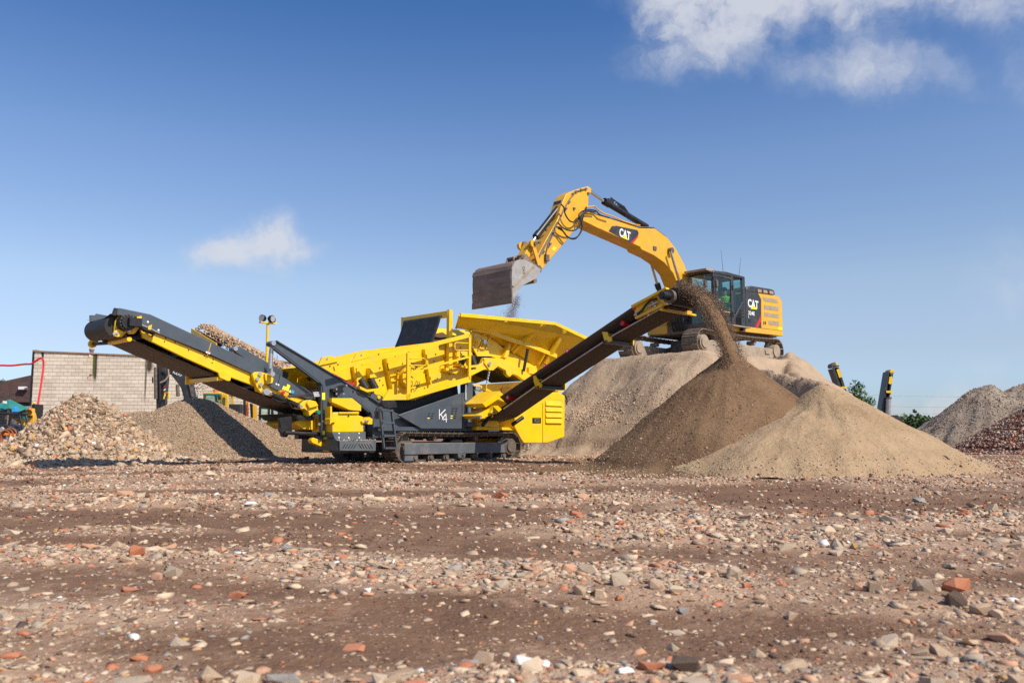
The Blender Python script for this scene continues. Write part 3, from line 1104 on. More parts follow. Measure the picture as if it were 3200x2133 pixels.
# ------------------------------------------------------------------ crawler running gear shared by the tracked machines
def crawler(parent, u0, u1, v0, v1, z0, z1, n, mat_shoe, mat_frame, mat_hub, sag=0.02, lug=0.028):
    r = (z1 - z0) / 2 - 0.02
    zc = (z0 + z1) / 2
    a, b = u0 + r, u1 - r
    L1 = b - a
    half = math.pi * r
    total = 2 * L1 + 2 * half

    def path(s):
        s %= total
        if s < L1:
            t = s / L1
            return Vector((a + s, 0, zc + r - sag * math.sin(math.pi * t))), Vector((1, 0, 0)), Vector((0, 0, 1))
        s -= L1
        if s < half:
            q = s / r
            return Vector((b + r * math.sin(q), 0, zc + r * math.cos(q))), Vector((math.cos(q), 0, -math.sin(q))), Vector((math.sin(q), 0, math.cos(q)))
        s -= half
        if s < L1:
            return Vector((b - s, 0, zc - r)), Vector((-1, 0, 0)), Vector((0, 0, -1))
        s -= L1
        q = s / r
        return Vector((a - r * math.sin(q), 0, zc - r * math.cos(q))), Vector((-math.cos(q), 0, math.sin(q))), Vector((-math.sin(q), 0, -math.cos(q)))

    # inner chain
    mb = MB()
    N = 90
    vm = (v0 + v1) / 2
    rows = []
    for i in range(N + 1):
        p, t, o = path(total * i / N)
        q0, q1 = p - o * 0.005, p - o * (0.06 + 0.012 * (i % 2))
        rows.append([(q0.x, vm - 0.1, q0.z), (q0.x, vm + 0.1, q0.z), (q1.x, vm + 0.1, q1.z), (q1.x, vm - 0.1, q1.z), (q0.x, vm - 0.1, q0.z)])
    mb.grid(rows)
    chain = mb.build('crawler_track', mat_shoe, parent)
    w = total / n
    sm = MB()
    sm.box(-w * 0.47, w * 0.47, -(v1 - v0) / 2, (v1 - v0) / 2, -0.004, 0.018)
    for gx_ in (-0.36, 0.0, 0.36):
        sm.box(gx_ * w - 0.012, gx_ * w + 0.012, -(v1 - v0) / 2 + 0.004, (v1 - v0) / 2 - 0.004, 0.016, lug + (0.012 if gx_ == 0 else 0))
    me = sm.mesh('track_shoe', 0)
    me.materials.append(mat_shoe)
    for i in range(n):
        p, t, o = path(total * (i + 0.3) / n)
        ob = bpy.data.objects.new('track_shoe', me)
        COL.objects.link(ob)
        ob.parent = chain
        m3 = Matrix((t, Vector((0, 1, 0)), o)).transposed()
        ob.matrix_local = Matrix.Translation((p.x, vm, p.z)) @ m3.to_4x4()
    return chain, a, b, r, zc


def bolts(parent, mat, places, y, r=0.018, out=0.02):
    mb = MB()
    for x, z in places:
        mb.cyl((x, y - out, z), (x, y, z), r, 7)
    return mb.build('bolts', mat, parent)


# ------------------------------------------------------------------ tracked screening machine
KF = Frame((-1.29, 20.5, -0.03), 45.0)
scr = empty('mobile_screener', KF.o, KF.deg)
tag(scr, 'yellow and slate grey tracked screening machine with three raised conveyors', 'screening machine')


def KP(k, v, *pts):
    """outline seen on the plane y = v of the machine -> (x, z)"""
    ps = Z(k, *pts)
    if len(pts) == 1:
        ps = [ps]
    return [(q.x, q.z) for q in (KF.hit(p_, 1, v) for p_ in ps)]


def KQ(k, u, *pts):
    """outline seen on the plane x = u of the machine -> (y, z)"""
    ps = Z(k, *pts)
    if len(pts) == 1:
        ps = [ps]
    return [(q.y, q.z) for q in (KF.hit(p_, 0, u) for p_ in ps)]


def plate(name, outline, v0, v1, mat, parent=scr, bevel=0.0, label=None):
    return MB().prism(outline, v0, v1).build(name, mat, parent, bevel, label=label)


Y, G, BK = M['yellow'], M['grey'], M['black']

# crawlers
for v0 in (0.0, 2.1):
    ch, a, b, r, zc = crawler(scr, -1.83, 2.13, v0, v0 + 0.5, 0.0, 0.71, 46, M['track'], G, BK)
    fr = MB().box(a - 0.08, b - 0.12, v0 + 0.03, v0 + 0.44, 0.2, 0.46)
    fr = fr.build('track_frame', M['grey_dusty'], scr, 0.012)
    MB().prism([(a - 0.05, 0.06), (a + 0.33, 0.06), (a + 0.33, 0.2), (a - 0.05, 0.2)], v0 + 0.06, v0 + 0.4).build('guard', M['grey_dusty'], fr)
    MB().prism([(a + 1.55, 0.1), (a + 1.75, 0.1), (a + 1.78, 0.2), (a + 1.52, 0.2)], v0 + 0.03, v0 + 0.4).build('guard', M['grey_dusty'], fr)
    MB().prism([(a + 1.4, 0.46), (a + 1.48, 0.53), (a + 1.66, 0.53), (a + 1.74, 0.46)], v0 + 0.05, v0 + 0.3).build('step_bracket', BK, fr)
    for i in range(7):
        x = a + 0.25 + i * (b - a - 0.45) / 6
        MB().cyl((x, v0 + 0.07, 0.13), (x, v0 + 0.43, 0.13), 0.085, 14).cyl((x, v0 + 0.03, 0.13), (x, v0 + 0.07, 0.13), 0.05, 12).build('track_roller', M['track'], scr)
    for i in range(2):
        x = a + 0.9 + i * 1.3
        MB().cyl((x, v0 + 0.12, 0.56), (x, v0 + 0.4, 0.56), 0.06, 12).build('carrier_roller', M['track'], scr)
    # drive sprocket with teeth and hub motor
    mb = MB()
    pts = []
    for i in range(44):
        an = 2 * math.pi * i / 44
        rr = r - 0.035 if i % 2 else r - 0.075
        pts.append((b + rr * math.cos(an), zc + rr * math.sin(an)))
    mb.prism(pts, v0 + 0.2, v0 + 0.3)
    sp = mb.build('drive_sprocket', M['track'], scr)
    MB().cyl((b, v0 + 0.02, zc), (b, v0 + 0.2, zc), 0.2, 20).cyl((b, v0 - 0.02, zc), (b, v0 + 0.03, zc), 0.14, 18).build('hub_motor', M['track'], sp)
    MB().cyl((a, v0 + 0.17, zc), (a, v0 + 0.33, zc), r - 0.06, 22).cyl((a, v0 + 0.05, zc), (a, v0 + 0.4, zc), 0.1, 14).build('idler_wheel', M['track'], scr)

# chassis rails and cross members between the crawlers
ch = MB()
for v in (0.55, 1.85):
    ch.box(-3.2, 3.3, v, v + 0.18, 0.55, 0.86)
for x in (-2.9, -1.4, 0.1, 1.6, 3.0):
    ch.box(x, x + 0.22, 0.73, 1.85, 0.58, 0.84)
ch.build('chassis', G, scr, 0.01)
plate('side_sill', [(-2.2, 0.74), (1.0, 0.74), (1.0, 0.83), (-2.2, 0.83)], 0.18, 0.6, G)

# side panel with the model mark and ventilation slots
for side, v0, v1 in ((0, 0.12, 0.2), (1, 2.4, 2.48)):
    pan = KP(3, 0.12, (135, 1075), (735, 868), (735, 1203), (355, 1203))
    sp = plate('side_panel', pan, v0, v1, G, bevel=0.01)
    if side:
        continue
    y = 0.115
    for x, z_ in ((428, 1060), (462, 1060), (424, 1083), (456, 1083)):
        plate('vent_slot', KP(3, y, (x - 10, z_ - 5), (x + 10, z_ - 5), (x + 8, z_ + 4), (x - 12, z_ + 4)), y, 0.13, BK, sp)
    for r_, z_ in enumerate((1014, 1037, 1060, 1083, 1104)):
        for q in range(2):
            x = 650 + q * 33 - r_ * 3.6
            m_ = M['label_yellow'] if (r_ >= 3 and q == 0) else BK
            plate('vent_slot', KP(3, y, (x - 10, z_ - 5), (x + 10, z_ - 5), (x + 9, z_ + 4), (x - 11, z_ + 4)), y, 0.13, m_, sp)
    for q in range(2):
        x = 420 + q * 33
        plate('vent_slot', KP(3, y, (x - 10, 1099), (x + 10, 1099), (x + 9, 1108), (x - 11, 1108)), y, 0.13, M['label_yellow'] if q == 0 else BK, sp)
    mb = MB()
    for (p0, p1) in (((520, 1020), (520, 1113)), ((578, 1022), (522, 1078)), ((536, 1068), (560, 1122)), ((582, 1062), (546, 1114)), ((546, 1114), (592, 1114)), ((582, 1062), (585, 1142))):
        a_ = KP(3, y, p0)[0]
        b_ = KP(3, y, p1)[0]
        mb.bar((a_[0], y - 0.003, a_[1]), (b_[0], y - 0.003, b_[1]), 0.012, 0.02)
    mb.build('model_mark', M['white'], sp)
plate('post_plate', KP(3, 0.14, (737, 870), (765, 860), (782, 1190), (737, 1203)), 0.14, 0.24, G)
# lifting post with hydraulic rod
for v0 in (0.14, 2.26):
    plate('lift_post', KP(3, 0.14, (768, 775), (843, 762), (838, 1185), (768, 1190)), v0 + (0.02 if v0 < 1 else 0), v0 + 0.2, G, bevel=0.01)
a_, b_ = KP(3, 0.1, (775, 790), (775, 930))
MB().cyl((a_[0], 0.12, a_[1]), (b_[0], 0.12, b_[1]), 0.025, 10).build('lift_rod', M['chrome'], scr)
a_, b_ = KP(3, 0.08, (812, 1000), (812, 1140))
MB().cyl((a_[0], 0.1, a_[1]), (b_[0], 0.1, b_[1]), 0.07, 14).build('lift_cylinder', M['steel'], scr)
a_, b_ = KP(3, 0.08, (812, 1130), (812, 1185))
MB().box(a_[0] - 0.12, a_[0] + 0.12, 0.02, 0.3, b_[1], b_[1] + 0.1).build('post_foot', G, scr, 0.01)

# dark chute under the screen box
plate('discharge_chute', KP(3, 0.45, (-20, 930), (300, 935), (690, 790), (700, 880), (150, 1075), (60, 1065), (-60, 1000)), 0.45, 2.15, M['rubber'])
plate('chute_skirt', KP(2, 0.4, (1190, 940), (1320, 945), (1330, 1000), (1240, 1010), (1195, 980)), 0.4, 0.46, M['rubber'])

# ---- screen box
box_outline = (KP(2, 0.5, (590, 605), (780, 566), (1370, 424)) + KP(3, 0.5, (165, 425), (600, 372), (820, 300)) +
               KP(3, 0.5, (845, 430), (830, 560), (850, 660), (815, 745), (700, 792), (420, 905), (330, 940), (60, 938)) +
               KP(2, 0.5, (1200, 935), (1060, 880), (900, 800), (700, 700)))
for v0 in (0.5, 2.1):
    sb = plate('screen_side_plate', box_outline, v0, v0 + 0.03, Y, label='yellow side wall of the screen box')
    if v0 > 1:
        continue
    for p0, p1, q in (((910, 605), (950, 850), 2), ((1210, 535), (1268, 835), 2), ((375, 455), (432, 790), 3), ((5, 535), (62, 835), 3), ((640, 392), (692, 625), 3)):
        a_, b_ = KP(q, 0.44, p0)[0], KP(q, 0.44, p1)[0]
        MB().bar((a_[0], 0.44, a_[1]), (b_[0], 0.44, b_[1]), 0.12, 0.035).build('stiffener_rib', Y, sb)
    # lifting lugs
    for pts, hole in (([(590, 608), (622, 530), (715, 515), (772, 570)], (670, 545)), ([(905, 572), (945, 500), (1050, 480), (1088, 528)], (993, 508))):
        lug = plate('lifting_lug', KP(2, 0.46, *pts), 0.46, 0.5, Y, sb)
        h_ = KP(2, 0.455, hole)[0]
        MB().cyl((h_[0], 0.452, h_[1]), (h_[0], 0.47, h_[1]), 0.03, 12).build('lug_eye', M['steel'], sb)
    # top edge strip
    e0, e1 = KP(2, 0.44, (600, 640))[0], KP(2, 0.44, (735, 640))[0]
    # round guard of the eccentric drive
    c_ = KP(3, 0.5, (222, 722))[0]
    mb = MB()
    rows = []
    for i in range(15):
        an = R(70 + 230 * i / 14)
        x, z_ = c_[0] + 0.27 * math.cos(an), c_[1] + 0.27 * math.sin(an)
        x2, z2 = c_[0] + 0.235 * math.cos(an), c_[1] + 0.235 * math.sin(an)
        rows.append([(x, 0.5, z_), (x, 0.34, z_), (x2, 0.34, z2), (x2, 0.5, z2), (x, 0.5, z_)])
    mb.grid(rows).build('drive_guard_ring', Y, sb)
    MB().cyl((c_[0], 0.46, c_[1]), (c_[0], 0.5, c_[1]), 0.2, 24).cyl((c_[0], 0.4, c_[1]), (c_[0], 0.47, c_[1]), 0.09, 16).build('drive_bearing', Y, sb)
    mb = MB()
    for k_ in range(3):
        for an0 in (40, -60):
            pts = [(c_[0] + (0.27 + 0.05 * k_) * math.cos(R(an0 + t_ * 8)), 0.492, c_[1] + (0.27 + 0.05 * k_) * math.sin(R(an0 + t_ * 8))) for t_ in range(7)]
            mb.tube(pts, 0.008, 5)
    mb.build('guard_slots', BK, sb)
    for p0, p1 in (((1265, 705), (1350, 685)), ((1270, 755), (1345, 745))):
        a_, b_ = KP(2, 0.44, p0)[0], KP(2, 0.44, p1)[0]
        MB().bar((a_[0], 0.47, a_[1]), (b_[0], 0.47, b_[1]), 0.06, 0.03).build('guard_strut', Y, sb)
    # spring brackets with paired black springs
    for q, tri, sprs, tray in ((2, [[(965, 630), (1040, 735), (965, 800)], [(1085, 630), (1155, 715), (1090, 725)]], [((1010, 750), (1040, 800)), ((1108, 755), (1135, 805))],
                               [(975, 800), (1050, 835), (1150, 822), (1150, 842), (1050, 858), (985, 830)]),
                              (3, [[(700, 450), (780, 520), (705, 560)]], [((768, 545), (745, 590)), ((850, 535), (868, 590))], [(715, 590), (770, 612), (885, 600), (885, 620), (770, 635), (715, 612)])):
        for t_ in tri:
            plate('spring_gusset', KP(q, 0.3, *t_), 0.36, 0.5, Y, sb)
        for p0, p1 in sprs:
            a_, b_ = KP(q, 0.3, p0)[0], KP(q, 0.3, p1)[0]
            d_ = Vector((b_[0] - a_[0], b_[1] - a_[1])).normalized() * 0.06
            spg = MB()
            n_ = 9
            p_a, p_b = Vector((a_[0] - d_.x, 0.38, a_[1] - d_.y)), Vector((b_[0] + d_.x, 0.38, b_[1] + d_.y))
            pts = [p_a.lerp(p_b, i / (2 * n_)) for i in range(2 * n_ + 1)]
            spg.tube(pts, [0.088 if i % 2 else 0.078 for i in range(2 * n_ + 1)], 14)
            spg.build('rubber_spring', M['rubber'], sb)
        plate('spring_tray', KP(q, 0.24, *tray), 0.24, 0.5, Y, sb)
    bl = [KP(2, 0.5, p_)[0] for p_ in ((940, 690), (1000, 590), (1165, 630), (1165, 745), (1240, 590), (1240, 690), (1335, 655), (1380, 590), (925, 760), (1195, 790), (1310, 515), (1155, 500), (770, 598), (695, 612))]
    bl += [KP(3, 0.5, p_)[0] for p_ in ((130, 655), (375, 670), (485, 500), (470, 565), (565, 540), (395, 705), (380, 820), (480, 745), (540, 720), (720, 440), (685, 510), (725, 470), (615, 690), (655, 685), (500, 730), (30, 600), (500, 950), (95, 940))]
    bolts(sb, M['track'], bl, 0.5, 0.016)
# box ends, decks and inner bulk
ends = MB()
pA = KP(2, 0.5, (590, 605), (700, 700))
ends.loops([(pA[0][0], 0.53, pA[0][1]), (pA[0][0] + 0.03, 0.53, pA[0][1]), (pA[1][0] + 0.03, 0.53, pA[1][1]), (pA[1][0], 0.53, pA[1][1])],
           [(pA[0][0], 2.1, pA[0][1]), (pA[0][0] + 0.03, 2.1, pA[0][1]), (pA[1][0] + 0.03, 2.1, pA[1][1]), (pA[1][0], 2.1, pA[1][1])])
ends.build('box_end_plate', Y, scr)
d0, d1 = KP(2, 0.5, (720, 660))[0], KP(3, 0.5, (820, 420))[0]
MB().prism([d0, d1, (d1[0], d1[1] - 0.05), (d0[0], d0[1] - 0.05)], 0.53, 2.1).build('screen_deck', M['track'], scr)
e0, e1 = KP(2, 0.5, (960, 860))[0], KP(3, 0.5, (800, 720))[0]
MB().prism([e0, e1, (e1[0], e1[1] - 0.05), (e0[0], e0[1] - 0.05)], 0.53, 2.1).build('lower_deck', M['track'], scr)

# walkway guard rail along the near side of the screen
rail = MB()
t0, t1 = KP(2, 0.08, (705, 640))[0], KP(3, 0.08, (808, 322))[0]
t00 = KP(2, 0.08, (735, 640))[0]
gr = MB().bar((t00[0], 0.08, t00[1]), (t1[0], 0.08, t1[1]), 0.05, 0.095).build('guard_rail', Y, scr)
for p0, p1, w in (((230, 478), (228, 925), 0.095), ((806, 322), (803, 745), 0.075)):
    a_, b_ = KP(3, 0.08, p0)[0], KP(3, 0.08, p1)[0]
    MB().bar((a_[0], 0.08, a_[1]), (b_[0], 0.08, b_[1]), 0.05, w).build('rail_post', Y, gr)
a_, b_ = KP(3, 0.08, (250, 672))[0], KP(3, 0.08, (797, 527))[0]
MB().bar((a_[0], 0.08, a_[1]), (b_[0], 0.08, b_[1]), 0.035, 0.045).build('mid_rail', Y, gr)
a_, b_ = KP(3, 0.06, (215, 905))[0], KP(3, 0.06, (815, 735))[0]
kb = MB().bar((a_[0], 0.07, a_[1]), (b_[0], 0.07, b_[1]), 0.03, 0.13).build('kick_board', Y, gr)
w0, w1 = KP(2, 0.08, (1195, 935))[0], KP(3, 0.08, (215, 900))[0]
plate('rail_corner_plate', KP(2, 0.07, (1195, 935), (1255, 830), (1290, 830), (1295, 880)) + KP(3, 0.07, (215, 878), (215, 930)), 0.07, 0.11, Y, gr)
MB().prism([(a_[0], a_[1] - 0.06), (b_[0], b_[1] - 0.06), (b_[0], b_[1] - 0.02), (a_[0], a_[1] - 0.02)], 0.1, 0.49).build('walkway', M['grey_dusty'], scr)
for pts in (((250, 540), (370, 540), (392, 560), (390, 600), (370, 610), (250, 605)), ((800, 398), (675, 392), (663, 405), (665, 455), (678, 466), (800, 462))):
    q = KP(3, 0.02, *pts)
    MB().tube([(x, 0.05 if i in (0, len(q) - 1) else 0.0, z_) for i, (x, z_) in enumerate(q)], 0.014, 7).build('grab_handle', Y, gr)

# portal frame with the hanging rubber curtain
pz = 3.68
pb = KP(3, 0.42, (605, 640))[0]
mb = MB()
pf = MB().box(-0.02, 0.09, 0.38, 2.22, pz - 0.16, pz).build('portal_beam', Y, scr, 0.008)
MB().box(-0.01, 0.1, 0.34, 0.44, pb[1] - 0.05, pz + 0.02).build('portal_post', Y, pf)
MB().box(-0.01, 0.1, 2.16, 2.26, 2.2, pz + 0.01).build('portal_post', Y, pf)
rows = []
for i in range(15):
    t = i / 14
    x = -0.04 - 0.4 * t ** 1.25
    z_ = pz - 0.1 - 0.95 * t
    rows.append([(x, 0.62 + 1.5 * j / 10, z_) for j in range(11)])
cu = MB().grid(rows).build('rubber_curtain', M['rubber'], scr)
cu.modifiers.new('thick', 'SOLIDIFY').thickness = 0.012
plate('portal_foot', KP(3, 0.3, (590, 630), (720, 628), (720, 650), (690, 685), (600, 660)), 0.34, 0.5, Y)

# feed end plate with bearings beside the hopper
fp = plate('feeder_end_plate', KP(3, 0.42, (818, 310), (842, 283), (908, 318), (1005, 338), (985, 480), (1005, 520), (880, 520), (835, 430)), 0.42, 0.47, Y)
c_ = KP(3, 0.42, (866, 386))[0]
for r_, o_ in ((0.11, 0.05), (0.075, 0.09), (0.04, 0.12)):
    MB().cyl((c_[0], 0.42 - o_, c_[1]), (c_[0], 0.42, c_[1]), r_, 22).build('feed_bearing', Y, fp)
bolts(fp, M['steel'], [KP(3, 0.42, p_)[0] for p_ in ((845, 325), (915, 358), (830, 405), (830, 435), (900, 370), (880, 460), (905, 440), (935, 460), (855, 320), (845, 342), (950, 440), (975, 420))], 0.42, 0.016, 0.04)
x_, z_ = KP(3, 0.4, (945, 385))[0]
MB().box(x_ - 0.06, x_ + 0.05, 0.36, 0.42, z_ - 0.05, z_ + 0.05).build('junction_box', M['steel'], fp)
for p0, p1 in (((900, 450), (925, 385)), ((915, 455), (945, 400)), ((960, 450), (975, 395)), ((930, 455), (960, 395)), ((1000, 340), (965, 400))):
    a_, b_ = KP(3, 0.38, p0)[0], KP(3, 0.38, p1)[0]
    MB().bar((a_[0], 0.39, a_[1]), (b_[0], 0.39, b_[1]), 0.06, 0.025).build('spring_clamp', Y, fp)

# support arm of the screen and feeder
arm = plate('feeder_support', KP(3, 0.3, (810, 660), (925, 585), (945, 535), (1110, 540), (1335, 660), (1410, 720), (1320, 748), (1260, 705), (1215, 688), (1185, 717), (1155, 690),
                                 (1148, 655), (1075, 616), (1030, 655), (955, 645), (925, 655), (810, 712)), 0.3, 0.42, Y, bevel=0.01)
plate('feeder_support', KP(3, 0.3, (810, 660), (925, 585), (945, 535), (1110, 540), (1335, 660), (1410, 720), (1320, 748), (1260, 705), (1215, 688), (1185, 717), (1155, 690),
                                   (1148, 655), (1075, 616), (1030, 655), (955, 645), (925, 655), (810, 712)), 2.18, 2.3, Y)
c_ = KP(3, 0.3, (978, 592))[0]
MB().cyl((c_[0], 0.22, c_[1]), (c_[0], 0.3, c_[1]), 0.05, 16).build('pivot_pin', M['steel'], arm)
ring = KP(3, 0.27, (945, 545), (975, 538), (1020, 620), (1025, 645), (995, 655), (945, 585))
MB().prism(ring, 0.265, 0.305).build('slotted_eye', Y, arm)
# chain hanging from the support
a_, b_ = KP(3, 0.25, (995, 662))[0], KP(3, 0.25, (968, 785))[0]
cb = MB()
for i in range(9):
    p_ = Vector((a_[0], 0.26, a_[1])).lerp(Vector((b_[0], 0.26, b_[1])), i / 9)
    q_ = Vector((a_[0], 0.26, a_[1])).lerp(Vector((b_[0], 0.26, b_[1])), (i + 1.15) / 9)
    w_ = Vector((0, 0.022, 0)) if i % 2 else Vector((0.022, 0, 0))
    cb.tube([p_, p_ + w_ + (q_ - p_) * 0.25, p_ + w_ + (q_ - p_) * 0.75, q_, q_ - w_ - (q_ - p_) * 0.25, q_ - w_ - (q_ - p_) * 0.75, p_], 0.008, 5)
cb.build('chain', M['steel'], scr)
a_, b_ = KP(3, 0.25, (968, 785))[0], KP(3, 0.25, (960, 930))[0]
MB().tube([(a_[0], 0.26, a_[1]), (b_[0], 0.26, b_[1])], 0.014, 6).build('hanger_rod', Y, scr)

# feeder trough below the hopper
plate('feeder_trough', KP(3, 0.5, (890, 330), (1000, 350), (1140, 460), (1300, 548), (1440, 632), (1430, 720), (1335, 700), (1110, 560), (1000, 520), (880, 500)), 0.48, 0.54, Y, label='sloping side of the feeder trough')
plate('feeder_trough', KP(3, 0.5, (890, 330), (1000, 350), (1140, 460), (1300, 548), (1440, 632), (1430, 720), (1335, 700), (1110, 560), (1000, 520), (880, 500)), 2.06, 2.12, Y)
q = KP(3, 0.5, (870, 480), (1000, 500), (1400, 720), (1380, 750), (990, 540), (870, 510))
plate('feeder_belt', q, 0.56, 2.04, M['belt'])
plate('latch_box', KP(3, 0.4, (1365, 625), (1435, 610), (1430, 690), (1365, 680)), 0.4, 0.48, Y)
plate('rib_gusset', KP(3, 0.4, (1115, 530), (1170, 392), (1182, 410), (1150, 545)), 0.34, 0.48, Y)
a_, b_, c_ = KP(3, 0.2, (1355, 460))[0], KP(3, 0.2, (1345, 560))[0], KP(3, 0.2, (1328, 660))[0]
MB().cyl((a_[0], 0.2, a_[1]), (b_[0], 0.22, b_[1]), 0.022, 10).build('hopper_rod', M['chrome'], scr)
MB().cyl((a_[0], 0.2, a_[1] + 0.02), (c_[0], 0.25, c_[1]), 0.04, 12).build('hopper_cylinder', BK, scr)

# ---- flared hopper: near and far wing, rear wall
top = KP(3, -0.2, (716, 163), (1605, 208), (1935, 362))
low = KP(3, 0.52, (680, 255), (840, 285), (990, 345), (1140, 455), (1300, 548), (1440, 632))
top = [(top[0][0], 3.50), (top[1][0], 3.60), (top[2][0], 3.27)]
low_end = (4.35, 2.35)


def wing(mirror):
    def yy(v):
        return 2.6 - v if mirror else v
    x_start = 0.95 if mirror else top[0][0]
    outer = [(x_start, yy(-0.2), top[0][1] + 0.03 * mirror), (top[1][0], yy(-0.2), top[1][1]), (top[2][0], yy(-0.2), top[2][1]), (low_end[0], yy(0.45), low_end[1])]
    outer += [(x, yy(0.52), z_) for x, z_ in reversed(low) if x >= x_start - 0.3]
    off = -0.03 if mirror else 0.03
    inner = [(x, y + off, z_ + 0.02) for x, y, z_ in outer]
    wg = MB().loops(outer, inner).build('hopper_wing', Y, scr)
    # rolled rim
    for (p_, q_) in zip(outer[:2], outer[1:3]):
        MB().bar(p_, q_, 0.06, 0.085).build('rim', Y, wg)
    MB().bar(outer[0], outer[-1], 0.05, 0.05).build('edge_bar', Y, wg)

    def on_wing(x, t):
        """point on the wing's outer side: t = 0 at the rim, 1 at the lower edge"""
        zt = np.interp(x, [p_[0] for p_ in top], [p_[1] for p_ in top])
        zl = np.interp(x, [p_[0] for p_ in low] + [low_end[0]], [p_[1] for p_ in low] + [low_end[1]])
        return Vector((x, yy(-0.2 + 0.72 * t), zt + (zl - zt) * t))
    nrm = Vector((0, 0.06 if mirror else -0.06, -0.05))
    for x0, x1 in ((1.42, 1.1), (2.78, 2.3), (3.62, 3.45)):
        MB().bar(on_wing(x0, 0.04) + nrm * 0.6, on_wing(x1, 0.96) + nrm * 0.6, 0.14, 0.07, (1, 0, 0.1)).build('wing_rib', Y, wg)
    mb = MB()
    xs = [0.75, 1.3, 2.0, 2.7, 3.3, 3.75]
    ts = [0.8, 0.72, 0.66, 0.6, 0.6, 0.62]
    for i in range(5):
        mb.bar(on_wing(xs[i], ts[i]) + nrm * 0.7, on_wing(xs[i + 1], ts[i + 1]) + nrm * 0.7, 0.05, 0.1)
    mb.build('wing_stringer', Y, wg)
    for x, t in ((1.25, 0.7), (2.25, 0.62), (3.3, 0.6)):
        MB().bar(on_wing(x, t) + nrm * 0.6, on_wing(x - 0.08, min(t + 0.3, 1)) + nrm, 0.08, 0.03).build('rib_gusset', Y, wg)
    mb = MB()
    for x in (0.55, 0.95, 1.75, 2.2, 3.05, 3.5):
        mb.bar(on_wing(x, 0.12) + nrm * 0.2, on_wing(x - 0.06, 0.3) + nrm * 0.2, 0.012, 0.02)
    mb.build('weld_marks', M['label_yellow'], wg)
    return wg


wing(False)
wing(True)
rear = MB()
rear.loops([(top[2][0], -0.2, top[2][1]), (top[2][0], 2.8, top[2][1]), (low_end[0], 2.15, low_end[1]), (low_end[0], 0.45, low_end[1])],
           [(top[2][0] - 0.03, -0.2, top[2][1]), (top[2][0] - 0.03, 2.8, top[2][1]), (low_end[0] - 0.03, 2.15, low_end[1]), (low_end[0] - 0.03, 0.45, low_end[1])])
rear.build('hopper_rear_wall', Y, scr)
# soil lying in the hopper and sliding over the feed end
rows = []
for i in range(22):
    x = -0.2 + 4.4 * i / 21
    row = []
    for j in range(13):
        v = 0.15 + 2.3 * j / 12
        h_ = 3.02 + 0.18 * math.exp(-((x - 0.35) / 0.5) ** 2) + 0.10 * random.random() - 0.25 * abs(v - 1.3) * 0.6
        if x < 0.25:
            h_ = 3.18 - 0.9 * max(0, 0.1 - x) - 0.16 * abs(v - 1.3) + 0.07 * random.random()
        v_ = min(max(v, 0.5), 2.1) if h_ < 3.1 else v
        row.append((x, v_, h_))
    rows.append(row)
MB().grid(rows).build('hopper_load', M['dark_soil'], scr, smooth=60, label='dark soil lying in the hopper')

# ---- power pack at the feed end
pp_out = KP(3, 0.0, (1240, 900), (1640, 858), (1705, 890), (1703, 1280), (1540, 1338), (1320, 1338), (1292, 1300), (1232, 1190))
pp = plate('power_pack', pp_out, 0.0, 2.6, Y, bevel=0.02, label='yellow engine housing')
y = -0.012
plate('louvre_backing', KP(3, y, (1518, 935), (1680, 930), (1680, 1158), (1518, 1158)), -0.006, 0.01, M['cat_yellow'], pp)
for i in range(4):
    z0_, z1_ = 938 + i * 54, 938 + (i + 1) * 54
    a_ = KP(3, y, (1522, z1_ - 22))[0]
    b_ = KP(3, y, (1674, z1_ - 22))[0]
    t_ = KP(3, y, (1600, z0_))[0][1]
    lo_ = KP(3, y, (1600, z1_ - 4))[0][1]
    MB().loops([(a_[0], -0.008, t_), (a_[0], -0.05, lo_), (a_[0], -0.008, lo_)], [(b_[0], -0.008, t_), (b_[0], -0.05, lo_), (b_[0], -0.008, lo_)]).build('louvre', Y, pp)
a_, b_ = KP(3, y, (1498, 960))[0], KP(3, y, (1498, 1336))[0]
MB().bar((a_[0], -0.002, a_[1]), (b_[0], -0.002, b_[1]), 0.008, 0.012).build('door_seam', BK, pp)
l_ = plate('door_latch', KP(3, y, (1400, 1100), (1480, 1100), (1480, 1150), (1400, 1150)), -0.012, 0.0, BK, pp)
MB().prism(KP(3, y, (1415, 1110), (1465, 1110), (1465, 1140), (1415, 1140)), -0.02, -0.01).build('latch_plate', M['track'], pp)
MB().prism(KP(3, y, (1432, 1118), (1460, 1118), (1460, 1126), (1432, 1126)), -0.03, -0.02).build('latch_handle', BK, pp)
hoses = MB()
q = [KF.hit(Z(3, *p_), 1, 0.6) for p_ in ((1690, 880), (1715, 900), (1724, 935), (1722, 980))]
hoses.tube(q, 0.018, 7).build('exhaust_hose', BK, scr)
plate('pack_cap', KP(3, 0.3, (1640, 845), (1672, 838), (1690, 862), (1640, 862)), 0.3, 2.2, Y)
